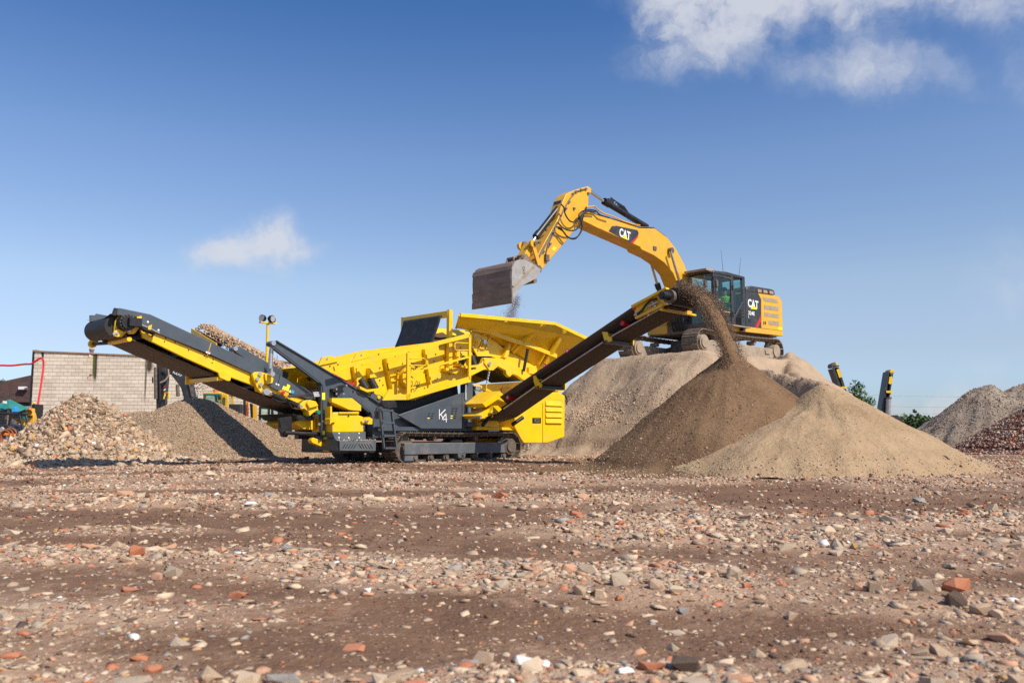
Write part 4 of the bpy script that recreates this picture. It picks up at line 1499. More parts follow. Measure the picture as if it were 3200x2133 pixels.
# engine bay seen below the feeder
plate('engine_cover', KP(3, 1.1, (845, 790), (1300, 760), (1300, 1180), (845, 1180)), 1.1, 1.16, Y)
plate('bay_panel', KP(3, 1.05, (940, 850), (1045, 850), (1045, 900), (940, 905)), 1.06, 1.1, M['track'])
plate('bay_panel', KP(3, 1.05, (1115, 822), (1205, 820), (1200, 900), (1115, 900)), 1.06, 1.1, M['cat_yellow'])
a_ = KP(3, 0.55, (878, 878))[0]
em = MB().cyl((a_[0] - 0.12, 0.6, a_[1]), (a_[0] + 0.16, 0.6, a_[1]), 0.12, 20)
em.box(a_[0] - 0.1, a_[0] + 0.08, 0.5, 0.7, a_[1] + 0.1, a_[1] + 0.2)
em.build('electric_motor', M['steel'], scr)
a_ = KP(3, 0.5, (900, 940))[0]
MB().box(a_[0] - 0.3, a_[0] + 0.28, 0.45, 0.9, a_[1] - 0.1, a_[1] - 0.02).build('motor_base', M['steel'], scr)

# ---- slewing base and hinge of the right side conveyor
hb = MB().cyl((1.12, 0.35, 0.84), (1.12, 0.35, 1.05), 0.42, 26).build('slew_base', Y, scr, 0.01)
plate('hinge_foot', KP(3, 0.02, (870, 1185), (1175, 1190), (1215, 1215), (870, 1215)), 0.02, 0.4, Y)
plate('hinge_arm', KP(3, -0.4, (880, 1080), (940, 1035), (1060, 985), (1075, 1050), (1010, 1075), (910, 1110)), -0.4, 0.2, Y)
plate('hinge_cover', KP(3, -0.5, (930, 965), (1090, 848), (1150, 905), (1130, 950), (1075, 925), (960, 1000)), -0.5, 0.2, Y, label='slanted yellow cover plate over the conveyor tail')
plate('hinge_bracket', KP(3, -0.5, (1005, 1055), (1030, 990), (1075, 985), (1110, 1020), (1060, 1065)), -0.5, -0.3, Y)
for p_ in ((905, 1090), (1025, 1050)):
    c_ = KP(3, -0.5, p_)[0]
    MB().cyl((c_[0], -0.53, c_[1]), (c_[0], -0.3, c_[1]), 0.035, 12).build('hinge_pin', M['steel'], scr)
a_, b_ = KP(3, -0.15, (930, 1170))[0], KP(3, -0.15, (1030, 1075))[0]
MB().cyl((a_[0], -0.15, a_[1]), (b_[0], -0.05, b_[1]), 0.05, 12).build('tilt_cylinder', BK, scr)
a_, b_ = KP(3, -0.5, (1235, 1165))[0], KP(3, -0.5, (1310, 1095))[0]
MB().cyl((a_[0], -0.4, a_[1]), (b_[0], -0.5, b_[1]), 0.05, 12).build('tilt_cylinder', BK, scr)

# ---- right side conveyor
ULO, UHI = 0.76, 1.5
prof = KQ(5, ULO, (690, 700), (75, 1060)) + KQ(3, ULO, (1500, 770)) + KQ(3, UHI, (1250, 1100))
prof = [(-5.55, 3.24), (-4.16, 2.74), (-2.09, 1.84), (-0.49, 1.08), (0.2, 0.93)]
rb = MB()
for (a_, b_) in zip(prof[:-1], prof[1:]):
    for k_ in range(6):
        t0_, t1_ = k_ / 6, (k_ + 1) / 6
        y0_, z0_ = a_[0] + (b_[0] - a_[0]) * t0_, a_[1] + (b_[1] - a_[1]) * t0_
        y1_, z1_ = a_[0] + (b_[0] - a_[0]) * t1_, a_[1] + (b_[1] - a_[1]) * t1_
        rb.loops([(ULO, y0_, z0_), (UHI, y0_, z0_), (UHI, y0_, z0_ + 0.014), (ULO, y0_, z0_ + 0.014)],
                 [(ULO, y1_, z1_), (UHI, y1_, z1_), (UHI, y1_, z1_ + 0.014), (ULO, y1_, z1_ + 0.014)], caps=False)
rbo = rb.build('return_belt', M['belt_side'], scr)


def top_z(y):
    return np.interp(y, [p_[0] for p_ in prof], [p_[1] for p_ in prof])


rows = []
for i in range(30):
    y = -0.72 + (-5.75 + 0.72) * i / 29
    zc = 1.41 - 0.442 * (y + 0.84)
    row = []
    for j in range(9):
        t = j / 8
        x = ULO - 0.06 + (UHI - ULO + 0.12) * t
        e = abs(t - 0.5) * 2
        row.append((x, y, zc + 0.2 * max(0, (e - 0.35) / 0.65) * (1 - 0.8 * float(sstep(-5.1, -5.7, y)))))
    rows.append(row)
cbt = MB().grid(rows).build('carrying_belt', M['belt_side'], scr, smooth=60)
cbt.modifiers.new('thick', 'SOLIDIFY').thickness = 0.015
# dark skirt board along the inside of the frame
for x in (ULO + 0.4, UHI - 0.05):
    MB().loops([(x, 0.0, 1.05), (x + 0.03, 0.0, 1.05), (x + 0.03, 0.0, 1.2), (x, 0.0, 1.2)],
               [(x, -5.3, 3.22), (x + 0.03, -5.3, 3.22), (x + 0.03, -5.3, 3.4), (x, -5.3, 3.4)]).build('conveyor_beam', BK, scr)
for x in (ULO - 0.02, UHI + 0.02):
    MB().tube([(x, -0.8, float(top_z(-0.8)) + 0.03), (x, -2.1, float(top_z(-2.1)) + 0.03), (x, -4.2, float(top_z(-4.2)) + 0.03), (x, -5.45, float(top_z(-5.45)) + 0.03)], 0.018, 7).build('side_rail', M['steel'], scr)
# red idlers
for p_ in ((1190, 910), (1535, 610), (1750, 470)):
    yy_, zz_ = KQ(3, ULO + 0.02, p_)[0]
    MB().cyl((ULO - 0.07, yy_, zz_), (ULO + 0.36, yy_, zz_ - 0.05), 0.052, 16).build('red_idler', M['red'], scr)
    MB().cyl((ULO - 0.08, yy_, zz_), (ULO - 0.068, yy_, zz_), 0.03, 12).build('idler_cap', M['steel'], scr)
for p_ in ((205, 905), (355, 720)):
    yy_, zz_ = KQ(5, ULO + 0.02, p_)[0]
    MB().cyl((ULO - 0.07, yy_, zz_), (ULO + 0.36, yy_, zz_ - 0.05), 0.052, 16).build('red_idler', M['red'], scr)
# cross supports and yellow carrier brackets
for k_, pl, ca, cb2 in ((7, [(78, 395), (100, 390), (130, 450), (155, 470), (150, 500), (105, 512), (85, 450)], (120, 505), (428, 518)),
                       (7, [(712, -10), (760, -8), (770, 25), (800, 48), (795, 75), (740, 92), (725, 40)], (745, 88), (1068, 92))):
    o_ = KQ(k_, ULO - 0.05, *pl)
    MB().prism_x(o_, ULO - 0.06, ULO - 0.03).build('idler_bracket', Y, scr)
    yc, zc = KQ(k_, ULO - 0.05, ca)[0]
    MB().box(ULO - 0.06, UHI + 0.08, yc - 0.06, yc + 0.08, zc - 0.02, zc + 0.05).build('return_support', BK, scr)
    MB().box(UHI + 0.04, UHI + 0.08, yc - 0.1, yc + 0.15, zc + 0.0, zc + 0.24).build('idler_bracket', Y, scr)
    MB().box(ULO - 0.04, ULO + 0.3, yc - 0.02, yc + 0.02, zc + 0.16, zc + 0.2).build('cross_bar', Y, scr)
# head: side plates, drum, motor
hp = KQ(5, ULO - 0.05, (320, 690), (742, 468), (752, 492), (690, 520), (780, 560), (762, 625), (770, 665), (690, 690), (365, 852), (335, 800), (335, 730))
h1 = MB().prism_x(hp, ULO - 0.07, ULO - 0.04).build('head_plate', Y, scr)
fl = KQ(5, ULO - 0.05, (318, 690), (740, 466), (752, 490), (330, 718))
MB().prism_x(fl, ULO - 0.16, ULO - 0.07).build('head_flange', Y, scr)
fl = KQ(5, ULO - 0.05, (365, 852), (700, 690), (695, 672), (360, 830))
MB().prism_x(fl, ULO - 0.14, ULO - 0.07).build('head_flange', Y, scr)
MB().prism_x(hp, UHI + 0.04, UHI + 0.07).build('head_plate', Y, scr)
dy, dz = KQ(5, ULO, (790, 580))[0]
MB().cyl((ULO - 0.02, dy, dz), (UHI + 0.02, dy, dz), 0.17, 28).build('head_drum', M['rubber'], scr)
mt = MB().cyl((ULO - 0.14, dy, dz), (ULO - 0.05, dy, dz), 0.14, 24).build('drive_flange', M['track'], scr)
MB().cyl((ULO - 0.33, dy + 0.03, dz), (ULO - 0.13, dy, dz), 0.085, 20).cyl((ULO - 0.36, dy + 0.03, dz), (ULO - 0.32, dy + 0.03, dz), 0.06, 16).build('drive_motor', BK, scr)
hs = [KF.hit(Z(5, *p_), 0, ULO - 0.14) for p_ in ((600, 600), (520, 620), (460, 680), (420, 740), (360, 790))]
MB().tube(hs, 0.024, 8).build('hydraulic_hose', BK, scr)
a_, b_ = KQ(5, ULO - 0.1, (335, 800))[0], KQ(5, ULO - 0.1, (385, 785))[0]
MB().cyl((ULO - 0.12, a_[0], a_[1]), (ULO - 0.12, b_[0], b_[1]), 0.03, 10).build('hose_fitting', M['steel'], scr)
a_ = KQ(5, ULO - 0.1, (620, 640))[0]
b_ = KQ(5, ULO - 0.1, (500, 700))[0]
MB().cyl((ULO - 0.12, a_[0], a_[1]), (ULO - 0.12, b_[0], b_[1]), 0.02, 10).build('tension_screw', M['steel'], scr)
bolts_ = MB()
for p_ in ((430, 790), (585, 690), (735, 660), (740, 640), (420, 755), (500, 790), (650, 700), (560, 650)):
    y_, z_ = KQ(5, ULO - 0.07, p_)[0]
    bolts_.cyl((ULO - 0.1, y_, z_), (ULO - 0.06, y_, z_), 0.022, 8)
bolts_.build('bolts', M['steel'], scr)
a_ = KQ(5, ULO - 0.05, (665, 735))[0]
sc_ = MB().cyl((ULO - 0.1, a_[0], a_[1]), (UHI + 0.42, a_[0], a_[1]), 0.028, 12)
sc_.build('belt_scraper_bar', Y, scr)
MB().box(ULO + 0.1, UHI + 0.25, a_[0] - 0.03, a_[0] + 0.06, a_[1] - 0.01, a_[1] + 0.07).build('belt_scraper', M['cat_yellow'], scr)

# ---- main conveyor towards the left
def strip(k, v, *pts):
    return KP(k, v, *pts)


beam = strip(1, 0.68, (600, 330), (760, 368), (1672, 756)) + strip(2, 0.68, (160, 832), (480, 935), (440, 1000), (0, 850)) + strip(1, 0.68, (1680, 865), (1340, 742), (1000, 590), (620, 405))
nb = plate('main_conveyor_beam', beam, 0.66, 0.74, Y, bevel=0.01, label='yellow side beam of the long conveyor')
plate('main_conveyor_beam', beam, 1.86, 1.94, Y)
skirt = strip(1, 0.62, (372, 128), (405, 128), (690, 188), (1300, 470), (1775, 690), (1800, 740)) + strip(2, 0.62, (170, 680), (545, 860), (560, 930), (490, 925), (165, 830)) + strip(1, 0.62, (1672, 757), (1240, 560), (760, 368), (590, 290), (585, 215), (375, 195))
gs = plate('side_skirt', skirt, 0.6, 0.66, G, bevel=0.008, label='slate grey side board of the long conveyor')
plate('side_skirt', skirt, 1.94, 2.0, G)
inn = strip(1, 0.66, (405, 133), (690, 192), (1775, 692), (1740, 760), (690, 290), (405, 200))
plate('rubber_skirt', inn, 0.665, 0.70, M['rubber'])
for p0, p1 in (((375, 130), (352, 195)),):
    a_, b_ = KP(1, 0.6, p0)[0], KP(1, 0.6, p1)[0]
    MB().bar((a_[0], 0.63, a_[1]), (b_[0], 0.63, b_[1]), 0.07, 0.06).build('skirt_end', BK, gs)
# seams and rivets on the skirt
for p0, p1, q in (((1265, 455), (1230, 572), 1), ((225, 700), (205, 790), 2)):
    a_, b_ = KP(q, 0.6, p0)[0], KP(q, 0.6, p1)[0]
    MB().bar((a_[0], 0.597, a_[1]), (b_[0], 0.597, b_[1]), 0.006, 0.012).build('skirt_seam', M['cat_yellow'] if q == 1 else BK, gs)
bolts(gs, M['white'], [KP(1, 0.6, p_)[0] for p_ in ((590, 225), (668, 258), (768, 335), (1223, 543), (1247, 552))] + [KP(2, 0.6, p_)[0] for p_ in ((190, 782), (210, 790))], 0.6, 0.02, 0.012)
bolts(nb, BK, [KP(1, 0.66, p_)[0] for p_ in ((838, 412), (826, 442), (926, 451), (1052, 525), (1202, 575), (1285, 612), (1275, 643))], 0.66, 0.014, 0.006)
# carrying belt and return belt
nearline = strip(1, 0.78, (440, 385), (600, 455), (740, 520), (1000, 628), (1200, 712), (1340, 766), (1560, 875), (1930, 1015))
nearline.append((-3.25, nearline[-1][1] - 0.28))
rows = []
for x, z_ in nearline:
    rows.append([(x, 0.76 + 1.12 * j / 6, z_ - 0.02) for j in range(7)])
rtb = MB().grid(rows).build('return_belt', M['belt'], scr)
rtb.modifiers.new('thick', 'SOLIDIFY').thickness = 0.015
rows = []
for i in range(26):
    t = i / 25
    x = -7.85 + 4.6 * t
    z_ = np.interp(x, [p_[0] for p_ in nearline], [p_[1] for p_ in nearline]) + 0.3
    rows.append([(x, 0.7 + 1.24 * j / 8, z_ + 0.12 * max(0, (abs(j / 8 - 0.5) * 2 - 0.4))) for j in range(9)])
MB().grid(rows).build('carrying_belt', M['belt'], scr, smooth=60)
for i in range(5):
    x = -7.2 + i * 0.8
    z_ = float(np.interp(x, [p_[0] for p_ in nearline], [p_[1] for p_ in nearline]))
    MB().box(x - 0.03, x + 0.03, 0.74, 1.86, z_ + 0.12, z_ + 0.2).build('cross_member', G, scr)
# head drum, its plates and motor
dc = KP(1, 0.75, (375, 300))[0]
dc = (dc[0] + 0.0, 2.64)
MB().cyl((dc[0], 0.78, dc[1]), (dc[0], 1.84, dc[1]), 0.2, 30).build('head_drum', M['rubber'], scr)
hp = strip(1, 0.7, (345, 380), (360, 250), (400, 195), (470, 188), (550, 215), (590, 208), (600, 300), (540, 370), (490, 375), (470, 350), (420, 400), (370, 395))
h1 = plate('head_plate', hp, 0.68, 0.74, Y, bevel=0.008)
plate('head_plate', hp, 1.88, 1.94, Y)
plate('plate_ear', strip(1, 0.6, (545, 215), (590, 205), (595, 260), (560, 270)), 0.5, 0.7, Y, h1)
plate('plate_ear', strip(1, 0.6, (665, 300), (700, 285), (690, 330), (660, 340)), 0.55, 0.7, Y, h1)
mc = KP(1, 0.6, (462, 268))[0]
dm = MB().cyl((mc[0], 0.5, mc[1]), (mc[0], 0.68, mc[1]), 0.15, 28).cyl((mc[0], 0.46, mc[1]), (mc[0], 0.5, mc[1]), 0.12, 24)
dm = dm.build('drive_motor', BK, scr)
bolts(dm, M['track'], [(mc[0] + 0.135 * math.cos(i * math.pi / 7), mc[1] + 0.135 * math.sin(i * math.pi / 7)) for i in range(14)], 0.5, 0.012, 0.016)
MB().box(mc[0] - 0.02, mc[0] + 0.2, 0.36, 0.48, mc[1] - 0.07, mc[1] + 0.08).build('hydraulic_block', BK, dm)
for dz_ in (0, 0.05):
    hs = [KF.hit(Z(1, *p_), 1, 0.55) for p_ in ((545, 255), (600, 290), (640, 330), (700, 345), (735, 365), (715, 385))]
    MB().tube([(v_.x, v_.y + dz_, v_.z - dz_ * 0.4) for v_ in hs], 0.022, 8).build('hydraulic_hose', BK, scr)
a_, b_ = KP(1, 0.58, (560, 260))[0], KP(1, 0.58, (785, 362))[0]
MB().cyl((a_[0], 0.6, a_[1]), (b_[0], 0.6, b_[1]), 0.014, 8).build('tension_rod', M['steel'], scr)
plate('bearing_lug', strip(1, 0.6, (350, 345), (395, 325), (440, 350), (395, 398), (355, 390)), 0.6, 0.66, Y)
a_ = KP(1, 0.6, (375, 362))[0]
bolts(scr, M['steel'], [a_, (a_[0] - 0.05, a_[1] - 0.02), KP(1, 0.6, (488, 340))[0]], 0.6, 0.025, 0.03)
# scraper tubes below the drum
s0, s1 = KP(1, 0.62, (482, 422))[0], KP(1, 0.62, (482, 422))[0]
MB().cyl((s0[0], 0.55, s0[1]), (s0[0], 1.5, s0[1]), 0.045, 14).build('belt_scraper_bar', Y, scr)
MB().box(s0[0] - 0.05, s0[0] + 0.04, 0.8, 1.5, s0[1] + 0.04, s0[1] + 0.12).build('belt_scraper', M['wood'], scr)
MB().cyl((s0[0], 1.5, s0[1]), (s0[0] - 0.1, 2.15, s0[1] + 0.02), 0.035, 10).build('scraper_arm', BK, scr)
MB().cyl((s0[0] - 0.1, 2.1, s0[1] + 0.02), (s0[0] - 0.1, 2.18, s0[1] + 0.02), 0.075, 16).build('scraper_spring', Y, scr)
plate('far_ear', strip(1, 2.0, (118, 310), (140, 310), (185, 390), (210, 405), (130, 400)), 2.0, 2.05, Y)
plate('far_skirt_end', strip(1, 1.98, (155, 232), (185, 180), (320, 205), (300, 240), (200, 215)), 1.98, 2.02, G)
# return idler support with yellow bracket
br = strip(1, 0.62, (1335, 745), (1375, 722), (1455, 755), (1440, 812), (1420, 812), (1345, 780))
plate('idler_bracket', br, 0.6, 0.66, Y)
zc = KP(1, 0.68, (1345, 785))[0]
MB().box(zc[0] - 0.06, zc[0] + 0.06, 0.66, 2.05, zc[1] - 0.05, zc[1] + 0.02).build('return_idler_bar', Y, scr)
MB().box(zc[0] - 0.1, zc[0] + 0.1, 1.97, 2.02, zc[1] - 0.08, zc[1] + 0.14).build('idler_bracket', Y, scr)
# folding hinge on the conveyor with pins
hk = plate('folding_hinge', strip(1, 0.56, (1652, 752), (1675, 730), (1725, 728), (1790, 745), (1850, 790), (1845, 825), (1800, 842), (1765, 835), (1740, 870), (1760, 930), (1735, 930), (1690, 870)), 0.54, 0.62, Y, bevel=0.008)
plate('hinge_plate', strip(1, 0.5, (1770, 745), (1800, 740), (1850, 790), (1840, 830), (1800, 842), (1775, 800)), 0.48, 0.52, Y, hk)
bolts(hk, M['steel'], [KP(1, 0.54, p_)[0] for p_ in ((1718, 750), (1695, 795), (1725, 847), (1782, 768))], 0.54, 0.04, 0.05)

# gantry arms and hanging rods
arm_o = KP(2, 0.42, (118, 395), (145, 378), (192, 375), (720, 690), (1210, 990), (1570, 1212), (1330, 1212), (1095, 1105), (1060, 1045), (880, 905), (712, 905), (690, 925), (686, 1232), (650, 1287), (618, 1270), (612, 800), (590, 768), (150, 432), (122, 420))
ga1 = plate('gantry_arm', arm_o, 0.36, 0.54, G, bevel=0.012, label='near slate grey gantry arm')
arm_f = KP(2, 0.42, (118, 395), (145, 378), (192, 375), (720, 690), (1210, 990), (1210, 1060), (880, 905), (712, 905), (690, 925), (686, 1232), (650, 1287), (618, 1270), (612, 800), (590, 768), (150, 432), (122, 420))
ga2 = plate('gantry_arm', arm_f, 1.98, 2.16, G, bevel=0.012, label='far slate grey gantry arm')
# raised flange edges
for pts in (((192, 375), (720, 690)), ((720, 690), (1210, 990)), ((150, 432), (590, 768)), ((612, 800), (618, 1260)), ((686, 940), (686, 1230)), ((712, 905), (880, 905)), ((880, 905), (1060, 1045))):
    a_, b_ = KP(2, 0.34, pts[0])[0], KP(2, 0.34, pts[1])[0]
    MB().bar((a_[0], 0.345, a_[1]), (b_[0], 0.345, b_[1]), 0.05, 0.02).build('arm_flange', G, ga1)
for v, pr_ in ((0.45, ga1), (2.07, ga2)):
    a_, b_ = KP(2, 0.45, (142, 400))[0], KP(2, 0.45, (148, 690))[0]
    MB().cyl((a_[0], v, a_[1]), (b_[0], v, b_[1]), 0.032, 12).build('hanger_rod', M['steel'], scr)
    m_ = (a_[1] + b_[1]) / 2
    MB().cyl((a_[0], v, m_ - 0.2), (a_[0] + 0.01, v, m_ + 0.2), 0.045, 14).build('turnbuckle', M['steel'], scr)
    for z_ in (a_[1], b_[1]):
        MB().cyl((a_[0], v - 0.11, z_), (a_[0], v + 0.11, z_), 0.05, 18).build('rod_pin', M['steel'], scr)
# stickers, bracket, red guard
plate('warning_sticker', KP(2, 0.355, (622, 864), (650, 864), (650, 930), (622, 930)), 0.352, 0.358, M['label_yellow'], ga1)
plate('warning_sticker', KP(2, 0.355, (618, 1222), (648, 1222), (648, 1258), (618, 1258)), 0.352, 0.358, M['label_yellow'], ga1)
plate('red_guard', KP(2, 0.38, (712, 680), (722, 678), (900, 775), (940, 760), (938, 785), (905, 800), (890, 798), (712, 692)), 0.38, 0.4, M['red'], label='red folding stay on the gantry arm')
plate('hook_bracket', KP(2, 0.24, (722, 825), (760, 822), (800, 792), (850, 790), (850, 808), (812, 820), (795, 855), (790, 890), (765, 890), (755, 860), (725, 855)), 0.24, 0.36, BK, ga1)
bolts(ga1, M['steel'], [KP(2, 0.36, p_)[0] for p_ in ((728, 832), (728, 876), (822, 798), (795, 876), (918, 802))], 0.25, 0.022, 0.02)
plate('lug_plate', KP(2, 0.3, (1075, 905), (1095, 858), (1140, 885), (1160, 880), (1198, 900), (1190, 965), (1155, 960)), 0.3, 0.34, G, ga1)
c_ = KP(2, 0.29, (1155, 905))[0]
bolts(ga1, Y, [c_], 0.3, 0.045, 0.03)
bolts(ga1, M['steel'], [KP(2, 0.36, p_)[0] for p_ in ((630, 1132), (592, 1160))], 0.36, 0.03, 0.02)

# hydraulic cylinder under the long conveyor
p0, p1, p2 = (KF.hit(Z(2, *p_), 1, 0.5) for p_ in ((90, 855), (150, 882), (430, 1000)))
MB().cyl(p1, p2, 0.055, 16).build('folding_cylinder', BK, scr)
MB().cyl(p0, p1, 0.03, 12).build('cylinder_rod', M['chrome'], scr)
MB().cyl((p0.x, 0.44, p0.z), (p0.x, 0.56, p0.z), 0.07, 18).build('cylinder_eye', M['steel'], scr)
plate('hinge_knuckle', KP(2, 0.42, (410, 985), (450, 940), (490, 930), (580, 985), (590, 1030), (545, 1050), (505, 1085), (495, 1040), (455, 1015), (420, 1020)), 0.42, 0.66, Y, bevel=0.01)
plate('hinge_knuckle', KP(2, 0.38, (475, 960), (500, 930), (560, 945), (585, 985), (540, 1000), (500, 1010)), 0.36, 0.44, Y, bevel=0.01)
c_ = KP(2, 0.36, (580, 1048))[0]
MB().cyl((c_[0], 0.3, c_[1]), (c_[0], 0.4, c_[1]), 0.045, 14).build('hinge_pin', M['teal'], scr)
c_ = KP(2, 0.36, (428, 995))[0]
MB().cyl((c_[0], 0.36, c_[1]), (c_[0], 0.46, c_[1]), 0.035, 14).build('hinge_pin', M['steel'], scr)
plate('beam_tail', KP(2, 0.6, (300, 900), (420, 930), (500, 985), (420, 1000), (300, 950)), 0.6, 0.7, Y)
for k_, y_ in ((0, 0.36), (1, 0.34), (2, 0.32)):
    hs = [KF.hit(Z(2, *p_), 1, 0.42) for p_ in ((600, 862 + k_ * 18), (520, 868 + k_ * 14), (440, 882 + k_ * 8), (340, 886 + k_ * 8), (300, 895 + k_ * 8))]
    MB().tube([(v_.x, y_ + 0.06, v_.z) for v_ in hs], 0.014, 7).build('hydraulic_hose', BK, scr)
    a_, b_ = KP(2, 0.38, (545, 866 + k_ * 16))[0], KP(2, 0.38, (605, 862 + k_ * 16))[0]
    MB().cyl((a_[0], y_ + 0.06, a_[1]), (b_[0], y_ + 0.06, b_[1]), 0.022, 8).build('hose_fitting', M['steel'], scr)
hs = [KF.hit(Z(2, *p_), 1, 0.46) for p_ in ((150, 915), (210, 945), (270, 952), (310, 935), (315, 970), (345, 1010), (380, 1020))]
MB().tube(hs, 0.012, 7).build('hydraulic_hose', BK, scr)
cbx = plate('control_box', KP(2, 0.5, (230, 852), (250, 838), (310, 868), (300, 905), (240, 880)), 0.5, 0.66, M['cat_yellow'])
c_ = KP(2, 0.47, (258, 862))[0]
MB().cyl((c_[0], 0.46, c_[1]), (c_[0], 0.5, c_[1]), 0.035, 14).build('stop_button', M['red'], cbx)
for pts in ([(245, 830), (258, 798), (285, 810), (272, 842)], [(276, 842), (295, 782), (323, 795), (303, 852)], [(303, 856), (325, 835), (330, 866)]):
    plate('warning_sticker', KP(2, 0.596, *pts), 0.592, 0.598, M['label_yellow'], gs)
c_ = KP(2, 0.59, (346, 856))[0]
MB().cyl((c_[0], 0.588, c_[1]), (c_[0], 0.598, c_[1]), 0.036, 20).build('safety_sticker', M['blue'], gs)

# ---- tail end cabinets, fenders, step box, ladder
plate('tank_cover', KP(2, 0.3, (690, 915), (880, 915), (965, 985), (965, 1035), (860, 1025), (750, 975), (690, 950)), 0.2, 0.55, Y)
cbn = plate('tail_cabinet', KP(2, 0.1, (722, 1048), (965, 1042), (965, 1075), (1008, 1090), (1015, 1232), (720, 1235)), 0.1, 0.9, Y, bevel=0.015, label='yellow square cabinet below the gantry')
plate('cabinet_lip', KP(2, 0.08, (780, 1045), (965, 1045), (965, 1060), (780, 1060)), 0.06, 0.1, Y, cbn)
bolts(cbn, BK, [KP(2, 0.1, p_)[0] for p_ in ((868, 1082), (735, 1140))], 0.1, 0.018, 0.02)
plate('hose_post', KP(2, 0.1, (700, 992), (715, 992), (718, 1110), (700, 1110)), 0.1, 0.3, Y)
vl = plate('valve_block', KP(2, 0.08, (690, 1110), (720, 1090), (745, 1125), (740, 1145), (715, 1140), (690, 1160)), 0.05, 0.25, Y)
vl2 = plate('valve_block', KP(2, 0.08, (988, 1130), (1035, 1100), (1060, 1092), (1090, 1110), (1088, 1160), (1050, 1160), (1030, 1140), (1000, 1150)), 0.05, 0.3, Y)
c_ = KP(2, 0.04, (1052, 1128))[0]
bolts(vl2, M['steel'], [c_, (c_[0] - 0.06, c_[1])], 0.06, 0.025, 0.03)
plate('lower_box', KP(2, 0.08, (718, 1236), (1034, 1232), (1034, 1305), (745, 1308)), 0.08, 0.8, M['grey_dusty'], bevel=0.01)
bolts(scr, M['white'], [KP(2, 0.08, p_)[0] for p_ in ((780, 1245), (780, 1285), (968, 1245), (970, 1285), (872, 1288))], 0.08, 0.018, 0.012)
st = plate('step_box', KP(2, 0.0, (788, 1314), (1132, 1308), (1130, 1412), (790, 1410)), 0.0, 0.75, M['grey_dusty'], bevel=0.01)
y = -0.006
for i in range(5):
    for x0, s_ in ((812 + i * 26, -1), (965 + i * 26, 1)):
        if s_ < 0:
            q = KP(2, y, (x0 + 30, 1345), (x0 + 36, 1345), (x0 + 8, 1390), (x0, 1390))
        else:
            q = KP(2, y, (x0, 1345), (x0 + 7, 1345), (x0 + 36, 1392), (x0 + 28, 1392))
        MB().prism(q, -0.004, 0.01).build('step_slot', BK, st)
plate('step_side', KP(2, 0.0, (735, 1300), (790, 1318), (790, 1410), (720, 1405)), 0.05, 0.7, BK)
# rubble lying on the step box
top_ = KP(2, 0.1, (760, 1300), (1120, 1300))
pos_ = np.array([[random.uniform(top_[0][0], top_[1][0]), random.uniform(0.0, 0.1), top_[0][1] - 0.035 + random.uniform(0, 0.02)] for _ in range(90)])
stone_cloud('spilled_stones', pos_, rng.uniform(0.008, 0.03, 90), pick(90, tan=50, pale=30, dark=20), scr)
# ladder
lad = []
for p0, p1 in (((1162, 1005), (1195, 1392)), ((1275, 1020), (1312, 1392))):
    a_, b_ = KP(2, -0.12, p0)[0], KP(2, -0.12, p1)[0]
    lad.append((a_, b_))
l0 = MB().bar((lad[0][0][0], -0.12, lad[0][0][1]), (lad[0][1][0], -0.16, lad[0][1][1]), 0.06, 0.035).build('ladder', G, scr, label='slate grey access ladder beside the crawler')
MB().bar((lad[1][0][0], -0.12, lad[1][0][1]), (lad[1][1][0], -0.16, lad[1][1][1]), 0.06, 0.035).build('ladder_rail', G, l0)
for t in (0.04, 0.35, 0.67, 0.98):
    a_ = Vector((lad[0][0][0], -0.13, lad[0][0][1])).lerp(Vector((lad[0][1][0], -0.16, lad[0][1][1])), t)
    b_ = Vector((lad[1][0][0], -0.13, lad[1][0][1])).lerp(Vector((lad[1][1][0], -0.16, lad[1][1][1])), t)
    MB().bar(a_, b_, 0.12, 0.04).build('ladder_rung', G, l0)
plate('ladder_plate', KP(2, 0.1, (1095, 1110), (1115, 1000), (1160, 998), (1170, 1115)), -0.02, 0.04, G)
plate('tail_frame', KP(2, 0.3, (1095, 1080), (1250, 1010), (1560, 1212), (1560, 1260), (1100, 1290)), 0.3, 0.5, G)
# dark tail frame, lower bar and yellow under arm
for v_ in (0.55,):
    plate('tail_frame', KP(2, 0.55, (225, 1105), (335, 1085), (340, 1240), (270, 1275), (240, 1230)), v_, v_ + 0.1, BK)
a_, b_ = KP(2, 0.5, (270, 1240))[0], KP(2, 0.5, (605, 1255))[0]
MB().cyl((a_[0], 0.5, a_[1]), (b_[0], 0.5, b_[1]), 0.04, 12).build('drawbar', BK, scr)
c_ = KP(2, 0.48, (245, 1215))[0]
MB().cyl((c_[0], 0.46, c_[1]), (c_[0], 0.56, c_[1]), 0.05, 14).build('drawbar_eye', BK, scr)
plate('belly_pan', KP(2, 0.7, (355, 1150), (420, 1110), (560, 1105), (560, 1215), (440, 1200)), 0.7, 1.9, Y)
plate('under_arm', KP(2, 0.45, (520, 1310), (540, 1285), (700, 1345), (722, 1270), (735, 1310), (722, 1365), (690, 1425), (665, 1420), (650, 1385), (530, 1335)), 0.45, 0.6, Y, bevel=0.01)
plate('under_arm', KP(2, 0.35, (655, 1290), (690, 1240), (715, 1300), (715, 1360), (685, 1400), (665, 1370)), 0.36, 0.44, Y, bevel=0.01)
plate('tail_pulley_cover', KP(2, 0.5, (345, 1060), (560, 1090), (560, 1125), (420, 1120)), 0.55, 2.0, BK)
MB().box(-2.9, -2.2, 0.3, 2.2, 0.25, 0.6).build('rear_crossmember', BK, scr)
plate('far_bin', KP(2, 1.6, (370, 740), (400, 655), (440, 655), (590, 760), (580, 850), (500, 830), (430, 790)), 1.9, 2.0, Y)
